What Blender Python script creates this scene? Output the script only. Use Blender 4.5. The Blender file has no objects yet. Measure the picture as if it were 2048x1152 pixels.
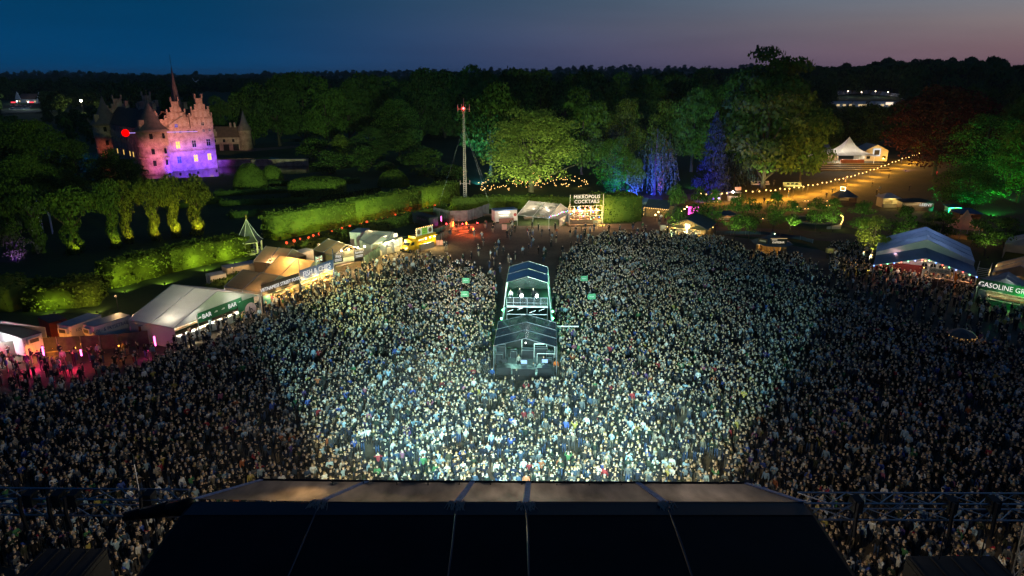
import bpy, bmesh, math, random
import numpy as np
from mathutils import Vector, Matrix
random.seed(7); RNG = np.random.default_rng(7)
SC = bpy.context.scene; COL = SC.collection
R = math.radians; PI = math.pi
# ------------------------------------------------------------------ camera
F, CX, CY, TILT, CAMH = 1400.0, 1024.0, 576.0, R(16.92), 35.0
cam_d = bpy.data.cameras.new('camera'); cam = bpy.data.objects.new('camera', cam_d); COL.objects.link(cam)
cam_d.sensor_width = 36; cam_d.lens = 36*F/2048; cam_d.clip_end = 20000; cam_d.clip_start = .5
cam.location = (0, 0, CAMH); cam.rotation_euler = (PI/2-TILT, 0, 0); SC.camera = cam
# ------------------------------------------------------------------ dusk sky
def lin(r, g, b):
    f = lambda c: (c/255/12.92 if c/255 <= .04045 else ((c/255+.055)/1.055)**2.4)
    return (f(r), f(g), f(b), 1)
W = bpy.data.worlds.new('World'); SC.world = W; W.use_nodes = True
nt = W.node_tree; N = nt.nodes; L = nt.links
bg = N['Background']; bg.inputs[1].default_value = 1.12
tc = N.new('ShaderNodeTexCoord'); sp = N.new('ShaderNodeSeparateXYZ'); L.new(tc.outputs['Generated'], sp.inputs[0])
def vmath(op, a, b):
    n = N.new('ShaderNodeVectorMath'); n.operation = op
    for i, s in enumerate((a, b)):
        if s is None: continue
        if isinstance(s, tuple): n.inputs[i].default_value = s
        else: L.new(s, n.inputs[i])
    return n
flat = vmath('MULTIPLY', tc.outputs['Generated'], (1, 1, 0)); nrm = vmath('NORMALIZE', flat.outputs[0], None)
SUNAZ = R(66)
dt = vmath('DOT_PRODUCT', nrm.outputs[0], (math.sin(SUNAZ), math.cos(SUNAZ), 0))
def ramp(sock, stops):
    n = N.new('ShaderNodeValToRGB'); cr = n.color_ramp
    while len(cr.elements) < len(stops): cr.elements.new(.5)
    for e, (p, c) in zip(cr.elements, stops): e.position = p; e.color = c
    L.new(sock, n.inputs[0]); return n
warm = ramp(sp.outputs[2], [(0, lin(118, 86, 97)), (.03, lin(125, 99, 103)), (.06, lin(127, 114, 114)), (.095, lin(116, 124, 132)), (.3, lin(62, 90, 118)), (1, lin(18, 44, 80))])
cool = ramp(sp.outputs[2], [(0, lin(2, 60, 102)), (.05, lin(2, 58, 98)), (.095, lin(2, 54, 88)), (.3, lin(3, 42, 78)), (1, lin(4, 28, 60))])
az = N.new('ShaderNodeMapRange'); az.inputs[1].default_value = -.05; az.inputs[2].default_value = .88
L.new(dt.outputs['Value'], az.inputs[0])
pw = N.new('ShaderNodeMath'); pw.operation = 'POWER'; pw.inputs[1].default_value = 2.2; L.new(az.outputs[0], pw.inputs[0])
mx = N.new('ShaderNodeMix'); mx.data_type = 'RGBA'
L.new(pw.outputs[0], mx.inputs[0]); L.new(cool.outputs[0], mx.inputs[6]); L.new(warm.outputs[0], mx.inputs[7])
# faint uneven veils of high cloud
vn = N.new('ShaderNodeTexNoise'); vn.inputs['Scale'].default_value = 3.0; vn.inputs['Detail'].default_value = 6; vm_ = N.new('ShaderNodeMapping'); vm_.inputs['Scale'].default_value = (1, 1, 9); L.new(tc.outputs['Generated'], vm_.inputs[0]); L.new(vm_.outputs[0], vn.inputs['Vector'])
vr = N.new('ShaderNodeMapRange'); vr.inputs[1].default_value = .3; vr.inputs[2].default_value = .7; vr.inputs[3].default_value = .92; vr.inputs[4].default_value = 1.08; L.new(vn.outputs['Fac'], vr.inputs[0])
vs_ = N.new('ShaderNodeVectorMath'); vs_.operation = 'SCALE'; L.new(mx.outputs[2], vs_.inputs[0]); L.new(vr.outputs[0], vs_.inputs['Scale']); L.new(vs_.outputs[0], bg.inputs[0])
# the sun has set: only a faint, very soft warm glow low in the north-west is left of it
sun_d = bpy.data.lights.new('sun', 'SUN'); sun = bpy.data.objects.new('sun', sun_d); COL.objects.link(sun)
sun_d.energy = .02; sun_d.angle = R(30); sun_d.color = (1, .8, .7); sun.rotation_euler = (R(84), 0, -SUNAZ + PI)
# ------------------------------------------------------------------ render settings
VS = SC.view_settings; VS.view_transform = 'Standard'; VS.look = 'None'; VS.exposure = 0; VS.gamma = 1; VS.use_curve_mapping = False
CY_ = SC.cycles
CY_.use_denoising = True; CY_.max_bounces = 3; CY_.diffuse_bounces = 1; CY_.glossy_bounces = 2; CY_.transmission_bounces = 2
CY_.transparent_max_bounces = 6; CY_.use_light_tree = True; CY_.sample_clamp_indirect = 3; CY_.caustics_reflective = False; CY_.caustics_refractive = False
# ------------------------------------------------------------------ picture <-> place
cT, sT = math.cos(TILT), math.sin(TILT)
def ray(px, py):
    a = (px-CX)/F; b = -(py-CY)/F
    return Vector((a, cT+b*sT, -sT+b*cT))
def at(px, py, z=0.0):
    d = ray(px, py); t = (z-CAMH)/d.z; return Vector((d.x*t, d.y*t, z))
def atY(px, py, Y):
    d = ray(px, py); t = Y/d.y; return Vector((d.x*t, Y, CAMH+d.z*t))
def proj(x, y, z):
    zc = y*cT+(CAMH-z)*sT; u = y*sT-(CAMH-z)*cT
    return CX+F*x/zc, CY-F*u/zc
def on_plane(px, py, p0, n):
    d = ray(px, py); c = Vector((0, 0, CAMH)); t = (Vector(p0)-c).dot(n)/d.dot(n); return c+d*t
def front(pl, pr, z):
    a = at(*pl, z); b = at(*pr, z); v = b-a; c = (a+b)/2; c.z = 0
    return c, v.length, math.atan2(v.y, v.x)
# ------------------------------------------------------------------ materials
MATS = {}
def newmat(name):
    m = bpy.data.materials.new(name); m.use_nodes = True; MATS[name] = m
    return m, m.node_tree, m.node_tree.nodes['Principled BSDF']
def mat(name, col, rough=.75, metal=0., var=.18, scale=1.5, bump=0., spec=.4):
    if name in MATS: return MATS[name]
    m, t, p = newmat(name); n = t.nodes
    co = n.new('ShaderNodeTexCoord'); no = n.new('ShaderNodeTexNoise'); no.inputs['Scale'].default_value = scale; no.inputs['Detail'].default_value = 5
    t.links.new(co.outputs['Object'], no.inputs['Vector'])
    mr = n.new('ShaderNodeMapRange'); mr.inputs[1].default_value = .3; mr.inputs[2].default_value = .7; mr.inputs[3].default_value = 1-var; mr.inputs[4].default_value = 1+var*.6
    t.links.new(no.outputs['Fac'], mr.inputs[0])
    vm = n.new('ShaderNodeVectorMath'); vm.operation = 'SCALE'; vm.inputs[0].default_value = col[:3]; t.links.new(mr.outputs[0], vm.inputs['Scale'])
    t.links.new(vm.outputs[0], p.inputs['Base Color'])
    p.inputs['Roughness'].default_value = rough; p.inputs['Metallic'].default_value = metal; p.inputs['Specular IOR Level'].default_value = spec
    if bump:
        b = n.new('ShaderNodeBump'); b.inputs['Strength'].default_value = bump; b.inputs['Distance'].default_value = .1
        t.links.new(no.outputs['Fac'], b.inputs['Height']); t.links.new(b.outputs[0], p.inputs['Normal'])
    return m
def emat(name, col, s):
    if name in MATS: return MATS[name]
    m = bpy.data.materials.new(name); m.use_nodes = True; MATS[name] = m
    t = m.node_tree; t.nodes.clear(); e = t.nodes.new('ShaderNodeEmission'); o = t.nodes.new('ShaderNodeOutputMaterial')
    e.inputs[0].default_value = (*col[:3], 1); e.inputs[1].default_value = s; t.links.new(e.outputs[0], o.inputs[0])
    m.cycles.emission_sampling = 'NONE'; return m
def fabric(name, col, trans=.35, var=.12, clear=0., scale=.6):
    """tent cloth: diffuse + light coming through; clear = share that is see-through foil"""
    if name in MATS: return MATS[name]
    m = bpy.data.materials.new(name); m.use_nodes = True; MATS[name] = m
    t = m.node_tree; n = t.nodes; n.clear(); o = n.new('ShaderNodeOutputMaterial')
    co = n.new('ShaderNodeTexCoord'); no = n.new('ShaderNodeTexNoise'); no.inputs['Scale'].default_value = scale; no.inputs['Detail'].default_value = 6
    mp = n.new('ShaderNodeMapping'); mp.inputs['Scale'].default_value = (1, .35, 1); t.links.new(co.outputs['Object'], mp.inputs[0]); t.links.new(mp.outputs[0], no.inputs['Vector'])
    mr = n.new('ShaderNodeMapRange'); mr.inputs[1].default_value = .3; mr.inputs[2].default_value = .7; mr.inputs[3].default_value = 1-var; mr.inputs[4].default_value = 1+var*.5
    t.links.new(no.outputs['Fac'], mr.inputs[0])
    vm = n.new('ShaderNodeVectorMath'); vm.operation = 'SCALE'; vm.inputs[0].default_value = col[:3]; t.links.new(mr.outputs[0], vm.inputs['Scale'])
    bp = n.new('ShaderNodeBump'); bp.inputs['Strength'].default_value = .35; bp.inputs['Distance'].default_value = .25; t.links.new(no.outputs['Fac'], bp.inputs['Height'])
    d = n.new('ShaderNodeBsdfPrincipled'); d.inputs['Roughness'].default_value = .5; tr = n.new('ShaderNodeBsdfTranslucent'); mi = n.new('ShaderNodeMixShader'); mi.inputs[0].default_value = trans
    t.links.new(vm.outputs[0], d.inputs['Base Color']); t.links.new(vm.outputs[0], tr.inputs[0]); t.links.new(bp.outputs[0], d.inputs['Normal'])
    t.links.new(d.outputs[0], mi.inputs[1]); t.links.new(tr.outputs[0], mi.inputs[2]); out = mi.outputs[0]
    if clear:
        ts = n.new('ShaderNodeBsdfTransparent'); m2 = n.new('ShaderNodeMixShader'); m2.inputs[0].default_value = clear
        t.links.new(out, m2.inputs[1]); t.links.new(ts.outputs[0], m2.inputs[2]); out = m2.outputs[0]
    t.links.new(out, o.inputs[0]); return m
def leafmat(name, col, var=.8, hue=(1.08, 1.08, .75), trans=.25):
    """foliage: each leaf clump gets its own tone, each tree a slightly different one"""
    if name in MATS: return MATS[name]
    m = bpy.data.materials.new(name); m.use_nodes = True; MATS[name] = m
    t = m.node_tree; n = t.nodes; n.clear(); o = n.new('ShaderNodeOutputMaterial')
    ge = n.new('ShaderNodeNewGeometry'); oi = n.new('ShaderNodeObjectInfo')
    co = n.new('ShaderNodeTexCoord'); no = n.new('ShaderNodeTexNoise'); no.inputs['Scale'].default_value = .35; no.inputs['Detail'].default_value = 3
    t.links.new(co.outputs['Object'], no.inputs['Vector'])
    ad = n.new('ShaderNodeMath'); ad.operation = 'MULTIPLY_ADD'; ad.inputs[1].default_value = .65
    t.links.new(ge.outputs['Random Per Island'], ad.inputs[0]); t.links.new(no.outputs['Fac'], ad.inputs[2])
    a2 = n.new('ShaderNodeMath'); a2.operation = 'MULTIPLY_ADD'; a2.inputs[1].default_value = .35; t.links.new(oi.outputs['Random'], a2.inputs[0]); t.links.new(ad.outputs[0], a2.inputs[2])
    mr = n.new('ShaderNodeMapRange'); mr.inputs[1].default_value = .5; mr.inputs[2].default_value = 1.05; mr.inputs[3].default_value = 0; mr.inputs[4].default_value = 1
    t.links.new(a2.outputs[0], mr.inputs[0])
    mi = n.new('ShaderNodeMix'); mi.data_type = 'RGBA'; t.links.new(mr.outputs[0], mi.inputs[0])
    mi.inputs[6].default_value = (*[c*(1-var) for c in col], 1); mi.inputs[7].default_value = (*[min(1, c*(1+var)*h) for c, h in zip(col, hue)], 1)
    d = n.new('ShaderNodeBsdfDiffuse'); tr = n.new('ShaderNodeBsdfTranslucent'); ms = n.new('ShaderNodeMixShader'); ms.inputs[0].default_value = trans
    t.links.new(mi.outputs[2], d.inputs[0]); t.links.new(mi.outputs[2], tr.inputs[0]); t.links.new(d.outputs[0], ms.inputs[1]); t.links.new(tr.outputs[0], ms.inputs[2])
    t.links.new(ms.outputs[0], o.inputs[0]); return m
# ------------------------------------------------------------------ objects
def tag(o, label=None, cat=None, group=None, kind=None):
    for k, v in (('label', label), ('category', cat), ('group', group), ('kind', kind)):
        if v: o[k] = v
    return o
def thing(name, label, cat, loc=(0, 0, 0), rz=0., group=None):
    o = bpy.data.objects.new(name, None); COL.objects.link(o); o.location = loc; o.rotation_euler = (0, 0, rz); o.empty_display_size = .3
    return tag(o, label, cat, group)
def link(name, me, parent=None, loc=None, rot=None, scale=None):
    o = bpy.data.objects.new(name, me); COL.objects.link(o)
    if parent: o.parent = parent
    if loc is not None: o.location = loc
    if rot is not None: o.rotation_euler = rot
    if scale is not None: o.scale = scale
    return o
class MB:
    def __init__(s): s.v = []; s.f = []; s.mi = []; s.M = 0
    def add(s, vs, fs):
        b = len(s.v); s.v += [tuple(p) for p in vs]
        for f in fs: s.f.append([i+b for i in f]); s.mi.append(s.M)
        return s
    def box(s, x0, y0, z0, x1, y1, z1):
        return s.add([(x0,y0,z0),(x1,y0,z0),(x1,y1,z0),(x0,y1,z0),(x0,y0,z1),(x1,y0,z1),(x1,y1,z1),(x0,y1,z1)],
                     [(3,2,1,0),(4,5,6,7),(0,1,5,4),(1,2,6,5),(2,3,7,6),(3,0,4,7)])
    def poly(s, *ps): return s.add(ps, [list(range(len(ps)))])
    def slab(s, ps, th):
        """flat polygon ps given thickness th along its normal"""
        ps = [Vector(p) for p in ps]; nn = (ps[1]-ps[0]).cross(ps[2]-ps[0]).normalized()*th; k = len(ps)
        return s.add([p for p in ps]+[p-nn for p in ps], [list(range(k)), list(range(2*k-1, k-1, -1))]+[[i, i+k, (i+1) % k+k, (i+1) % k] for i in range(k)])
    def bar(s, p, q, r, n=5, r2=None):
        p = Vector(p); q = Vector(q); d = (q-p); r2 = r if r2 is None else r2
        if d.length < 1e-6: return s
        d.normalize(); u = d.cross(Vector((0, 0, 1)) if abs(d.z) < .9 else Vector((1, 0, 0))).normalized(); w = d.cross(u)
        vs = []
        for c, rr in ((p, r), (q, r2)):
            for k in range(n):
                a = 2*PI*k/n+PI/n; vs.append(c+u*(math.cos(a)*rr)+w*(math.sin(a)*rr))
        return s.add(vs, [[k, (k+1) % n, (k+1) % n+n, k+n] for k in range(n)]+[list(range(n-1, -1, -1)), list(range(n, 2*n))])
    def path(s, pts, r, n=5, r2=None):
        for i in range(len(pts)-1):
            k0 = i/(len(pts)-1); k1 = (i+1)/(len(pts)-1); e = r if r2 is None else r2
            s.bar(pts[i], pts[i+1], r+(e-r)*k0, n, r+(e-r)*k1)
        return s
    def lathe(s, prof, n=16, c=(0, 0), cap=True):
        vs = [(c[0]+r*math.cos(2*PI*k/n), c[1]+r*math.sin(2*PI*k/n), z) for r, z in prof for k in range(n)]
        fs = [[i*n+k, i*n+(k+1) % n, (i+1)*n+(k+1) % n, (i+1)*n+k] for i in range(len(prof)-1) for k in range(n)]
        if cap: fs += [list(range(n-1, -1, -1)), [(len(prof)-1)*n+k for k in range(n)]]
        return s.add(vs, fs)
    def ball(s, c, r, nu=8, nv=6):
        rx, ry, rz = r if isinstance(r, tuple) else (r, r, r)
        vs = [(c[0], c[1], c[2]-rz)]
        for i in range(1, nv):
            a = -PI/2+PI*i/nv
            vs += [(c[0]+rx*math.cos(a)*math.cos(2*PI*k/nu), c[1]+ry*math.cos(a)*math.sin(2*PI*k/nu), c[2]+rz*math.sin(a)) for k in range(nu)]
        vs.append((c[0], c[1], c[2]+rz)); t = len(vs)-1
        fs = [[0, 1+(k+1) % nu, 1+k] for k in range(nu)]
        fs += [[1+i*nu+k, 1+i*nu+(k+1) % nu, 1+(i+1)*nu+(k+1) % nu, 1+(i+1)*nu+k] for i in range(nv-2) for k in range(nu)]
        fs += [[t, 1+(nv-2)*nu+k, 1+(nv-2)*nu+(k+1) % nu] for k in range(nu)]
        return s.add(vs, fs)
    def mesh(s, name, mats, smooth=False):
        me = bpy.data.meshes.new(name); me.from_pydata(s.v, [], s.f)
        for m in (mats if isinstance(mats, (list, tuple)) else [mats]): me.materials.append(m)
        if any(s.mi): me.polygons.foreach_set('material_index', s.mi)
        if smooth: me.polygons.foreach_set('use_smooth', [True]*len(s.f))
        me.update(); return me
    def build(s, name, mats, parent=None, smooth=False, loc=None, rot=None): return link(name, s.mesh(name, mats, smooth), parent, loc, rot)
def box(name, x0, y0, z0, x1, y1, z1, m, parent=None, bev=0):
    return MB().box(x0, y0, z0, x1, y1, z1).build(name, m, parent)
_tc = {}
def text(body, size, m, parent, loc, rot=(PI/2, 0, 0), name='lettering', ext=.02, align='CENTER', sx=1.):
    k = (body, size, ext, align, m.name)
    if k not in _tc:
        cu = bpy.data.curves.new('t', 'FONT'); cu.body = body; cu.size = size; cu.extrude = ext; cu.align_x = align; cu.align_y = 'CENTER'; cu.resolution_u = 2
        o = bpy.data.objects.new('t', cu); COL.objects.link(o); dg = bpy.context.evaluated_depsgraph_get()
        me = bpy.data.meshes.new_from_object(o.evaluated_get(dg)); bpy.data.objects.remove(o); bpy.data.curves.remove(cu)
        me.materials.clear(); me.materials.append(m); _tc[k] = me
    return link(name, _tc[k], parent, loc, rot, (sx, 1, 1))
def light(kind, parent, loc, power, col, size=.15, aim=None, angle=60, blend=.5, name='lamp_light'):
    d = bpy.data.lights.new(name, kind); d.energy = power; d.color = col; d.shadow_soft_size = size
    if kind == 'SPOT': d.spot_size = R(angle); d.spot_blend = blend
    o = bpy.data.objects.new(name, d); COL.objects.link(o)
    if parent: o.parent = parent
    o.location = loc
    if aim is not None:
        v = Vector(aim)-Vector(loc); o.rotation_euler = v.to_track_quat('-Z', 'Y').to_euler()
    return o
ORD = 'first second third fourth fifth sixth seventh eighth ninth tenth eleventh twelfth thirteenth fourteenth fifteenth sixteenth seventeenth eighteenth nineteenth twentieth twenty-first twenty-second twenty-third twenty-fourth twenty-fifth twenty-sixth'.split()
def shared(key, fn, cache={}):
    if key not in cache: cache[key] = fn()
    return cache[key]
WARM, COOLW = (1, .62, .28), (.85, .95, 1)
M_bulb = emat('bulb_warm', (1, .56, .16), 4.5); M_white_bulb = emat('bulb_white', (1, .95, .85), 14)
def hang_lamp(parent, loc, power, col=WARM, r=.12, m=None):
    shared('lampball', lambda: 0)
    o = MB().ball((0, 0, 0), r, 6, 4).build('lamp_bulb', m or M_bulb, parent, loc=loc)
    light('POINT', parent, (loc[0], loc[1], loc[2]-r-.05), power, col, r)
    return o
# ================================================================== ground, water, hills
def sstep(a, b, x):
    t = np.clip((np.asarray(x, float)-a)/(b-a), 0, 1); return t*t*(3-2*t)
def gz(x, y):
    x = np.asarray(x, float); y = np.asarray(y, float); D = np.hypot(x, y); az = np.degrees(np.arctan2(x, np.maximum(y, 1)))
    h = 12*sstep(420, 1100, D)+22*sstep(1200, 3200, D)
    h = h+15*sstep(420, 800, D)*sstep(8, 26, az)
    h = h+sstep(500, 1500, D)*(5*np.sin(x/410+1.3)*np.cos(y/530)+4*np.sin(x/170+y/260))+12*np.exp(-((x+90)/170)**2-((y-1500)/300)**2)-10*sstep(-12, -24, az)*sstep(900, 1500, D)
    return h+sstep(1500, 3500, D)*(9*np.sin(x/600+.7)+6*np.sin(x/230))
def sheet(name, pts, z, m, kind='structure'):
    me = bpy.data.meshes.new(name); me.from_pydata([(p[0], p[1], z) for p in pts], [], [list(range(len(pts)))]); me.materials.append(m)
    o = link(name, me); tag(o, kind=kind); return o
def soil(name, c1, c2, scale, bump=.3):
    m, t, p = newmat(name); n = t.nodes
    co = n.new('ShaderNodeTexCoord'); a = n.new('ShaderNodeTexNoise'); a.inputs['Scale'].default_value = scale; a.inputs['Detail'].default_value = 8
    b = n.new('ShaderNodeTexNoise'); b.inputs['Scale'].default_value = scale*14; b.inputs['Detail'].default_value = 4
    t.links.new(co.outputs['Object'], a.inputs['Vector']); t.links.new(co.outputs['Object'], b.inputs['Vector'])
    ad = n.new('ShaderNodeMath'); ad.operation = 'MULTIPLY_ADD'; ad.inputs[1].default_value = .5; t.links.new(b.outputs['Fac'], ad.inputs[0]); t.links.new(a.outputs['Fac'], ad.inputs[2])
    mr = n.new('ShaderNodeMapRange'); mr.inputs[1].default_value = .5; mr.inputs[2].default_value = 1.0; t.links.new(ad.outputs[0], mr.inputs[0])
    mi = n.new('ShaderNodeMix'); mi.data_type = 'RGBA'; mi.inputs[6].default_value = (*c1, 1); mi.inputs[7].default_value = (*c2, 1); t.links.new(mr.outputs[0], mi.inputs[0])
    t.links.new(mi.outputs[2], p.inputs['Base Color']); p.inputs['Roughness'].default_value = .95; p.inputs['Specular IOR Level'].default_value = .15
    bp = n.new('ShaderNodeBump'); bp.inputs['Strength'].default_value = bump; bp.inputs['Distance'].default_value = .15; t.links.new(b.outputs['Fac'], bp.inputs['Height']); t.links.new(bp.outputs[0], p.inputs['Normal'])
    return m
M_grass = soil('meadow_grass', (.026, .046, .014), (.055, .088, .028), .05)
M_lawn = soil('park_lawn', (.085, .078, .03), (.16, .125, .05), .08)
M_dirt = soil('trampled_earth', (.07, .058, .042), (.19, .145, .10), .12)
M_path = soil('gravel', (.16, .11, .09), (.24, .17, .13), .4)
def terrain():
    xs = np.concatenate([-np.geomspace(9000, 260, 60), np.linspace(-250, 250, 26), np.geomspace(260, 9000, 60)])
    ys = np.concatenate([np.linspace(-400, 400, 30), np.geomspace(415, 9500, 80)])
    X, Y = np.meshgrid(xs, ys); Z = gz(X, Y); nx, ny = len(xs), len(ys)
    V = np.stack([X, Y, Z], -1).reshape(-1, 3); i = np.arange(nx*ny).reshape(ny, nx)
    Fq = np.stack([i[:-1, :-1], i[:-1, 1:], i[1:, 1:], i[1:, :-1]], -1).reshape(-1, 4)
    me = bpy.data.meshes.new('ground'); me.from_pydata(V.tolist(), [], Fq.tolist()); me.materials.append(M_grass)
    me.polygons.foreach_set('use_smooth', [True]*len(Fq)); o = link('ground', me); tag(o, kind='structure')
terrain()
P2 = lambda l: [at(*p) for p in l]
sheet('arena_ground', [(-130, -30), (130, -30), (120, 90)]+[(p.x, p.y) for p in P2([(2150, 640), (1990, 585), (1760, 545), (1640, 500), (1500, 478), (1440, 470), (1320, 462), (1270, 452), (1200, 450), (1040, 452), (985, 445), (880, 452), (840, 480), (760, 490), (660, 530), (500, 600), (300, 690), (90, 700), (-150, 720)])], .006, M_dirt)
sheet('park_lawn', P2([(1180, 400), (1270, 420), (1330, 415), (1440, 425), (1600, 430), (1760, 470), (1950, 480), (2300, 520), (2300, 330), (1900, 312), (1800, 308), (1640, 318), (1500, 345), (1400, 375), (1300, 388)]), .006, M_lawn)
sheet('gravel_path', P2([(1150, 452), (1320, 462), (1345, 455), (1340, 420), (1385, 395), (1430, 382), (1410, 380), (1360, 392), (1290, 430), (1270, 447), (1200, 448)]), .012, M_path)
sheet('promenade', P2([(1432, 470), (1600, 478), (1770, 492), (1770, 474), (1620, 462), (1432, 452)]), .011, soil('asphalt_walk', (.05, .047, .045), (.085, .08, .075), .3))
sheet('castle_path', P2([(430, 300), (500, 303), (640, 292), (700, 288), (690, 284), (520, 296), (440, 294)]), .010, M_path)
mw, t_, p_ = newmat('lake_water'); p_.inputs['Base Color'].default_value = (.004, .008, .012, 1); p_.inputs['Roughness'].default_value = .12
nz = t_.nodes.new('ShaderNodeTexNoise'); nz.inputs['Scale'].default_value = .6; nb = t_.nodes.new('ShaderNodeBump'); nb.inputs['Strength'].default_value = .25; nb.inputs['Distance'].default_value = .1
t_.links.new(nz.outputs['Fac'], nb.inputs['Height']); t_.links.new(nb.outputs[0], p_.inputs['Normal'])
sheet('moat', P2([(120, 362), (300, 358), (460, 352), (600, 348), (700, 336), (760, 322), (640, 322), (540, 315), (440, 318), (300, 300), (120, 310)]), .008, mw)
sheet('garden_lake', P2([(560, 285), (700, 280), (860, 272), (880, 262), (700, 268), (540, 276)]), .009, mw)
M_field = soil('far_field', (.03, .05, .022), (.05, .075, .03), .02)
def field(pl, z0, m=M_field, name='field'):
    # a meadow draped over the rising ground, found by walking each sight line out to the terrain
    out = []
    for px, py in pl:
        d = ray(px, py); t = 300.
        while t < 4000 and CAMH+d.z*t > gz(d.x*t, d.y*t)+.4: t += 4
        out.append((d.x*t, d.y*t, float(gz(d.x*t, d.y*t))+z0))
    me = bpy.data.meshes.new(name); me.from_pydata(out, [], [list(range(len(out)))]); me.materials.append(m); tag(link(name, me), kind='structure'); return out
FIELD_A = field([(388, 216), (470, 206), (468, 187), (392, 190)], .5)
FIELD_C = field([(2, 228), (88, 226), (84, 207), (4, 205)], .6)
FIELD_B = field([(1662, 220), (1815, 218), (1810, 196), (1740, 190), (1668, 193)], .8)
# ================================================================== foliage
def leaf_mesh(name, P, Nn, S, m, extra=None):
    n = len(P); Nn = Nn/np.linalg.norm(Nn, axis=1, keepdims=True)
    r = RNG.normal(size=(n, 3)); T = np.cross(Nn, r); T /= np.linalg.norm(T, axis=1, keepdims=True)+1e-9; B = np.cross(Nn, T)
    S = S[:, None]; a = .55+.5*RNG.random((n, 1))
    V = np.stack([P-T*S*.5, P-B*S*.5*a, P+T*S*.5, P+B*S*.5*a], 1).reshape(-1, 3); Fi = np.arange(4*n)
    if extra is not None:
        ev, ef = extra; V = np.concatenate([V, np.array(ev, float)]); Fi = np.concatenate([Fi, (np.array(ef)+4*n).ravel()])
    nf = len(Fi)//4
    me = bpy.data.meshes.new(name); me.vertices.add(len(V)); me.vertices.foreach_set('co', V.ravel().astype(np.float32))
    me.loops.add(len(Fi)); me.loops.foreach_set('vertex_index', Fi.astype(np.int32))
    me.polygons.add(nf); me.polygons.foreach_set('loop_start', np.arange(0, 4*nf, 4, dtype=np.int32))
    me.materials.append(m); me.update(); me.validate(); return me
def unit(n):
    v = RNG.normal(size=(n, 3)); return v/np.linalg.norm(v, axis=1, keepdims=True)
def crown_points(lobes, per, jit=.25, up=.35):
    Ps, Ns = [], []
    for (cx, cy, cz, r, rz) in lobes:
        k = int(per*(r/.2)**2)+8; u = unit(k); u[:, 2] = np.where(u[:, 2] < -up, -u[:, 2], u[:, 2])
        rad = 1-jit*RNG.random((k, 1))**1.5+.09*RNG.standard_normal((k, 1))
        Ps.append(np.array([cx, cy, cz])+u*rad*np.array([r, r, rz])); Ns.append(u+.55*RNG.normal(size=(k, 3)))
    return np.concatenate(Ps), np.concatenate(Ns)
def lobes_round(n, zb, seed, rx=.5, small=.15):
    rg = np.random.default_rng(seed); out = [(0, 0, (zb+1)/2, .30, (1-zb)*.36)]
    while len(out) < n:
        u = rg.normal(size=3); u /= np.linalg.norm(u); t = .62+.3*rg.random()
        z = (zb+1)/2+u[2]*(1-zb)*.5*t
        w = 1 if z > zb+.25*(1-zb) else .85
        r = small*(.7+.75*rg.random()); out.append((u[0]*(rx-.06)*t*w, u[1]*(rx-.06)*t*w, z, r, r*.62))
    return out
def trunk_mesh(zb, zt, seed, m, r=.028, limbs=6, spread=.32):
    rg = random.Random(seed); b = MB(); b.path([(0, 0, 0), (.005, .004, zb*.5), (-.006, .008, zb), (.01, 0, zt)], r*1.3, 7, r*.45)
    for k in range(limbs):
        a = 2*PI*k/limbs+rg.random(); z0 = zb*.8+rg.random()*(zt-zb)*.5; s = spread*(.6+.5*rg.random())
        b.path([(0, 0, z0), (math.cos(a)*s*.5, math.sin(a)*s*.5, z0+.1), (math.cos(a)*s, math.sin(a)*s, z0+.22)], r*.5, 5, r*.14)
    return b.mesh('trunk', m)
M_bark = mat('bark', (.07, .055, .04), .9, var=.35, scale=8, bump=.4)
M_leaf = leafmat('leaf_green', (.070, .118, .030)); M_leafd = leafmat('leaf_dark', (.052, .088, .028)); M_leafy = leafmat('leaf_yellow', (.10, .122, .030))
M_leafr = leafmat('leaf_copper', (.045, .020, .018), hue=(1.2, .85, .8)); M_leafb = leafmat('needle_blue', (.040, .055, .060), hue=(1, 1.1, 1.15)); M_hedge = leafmat('hedge_leaf', (.085, .12, .026), .75)
PROTO = {}
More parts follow.
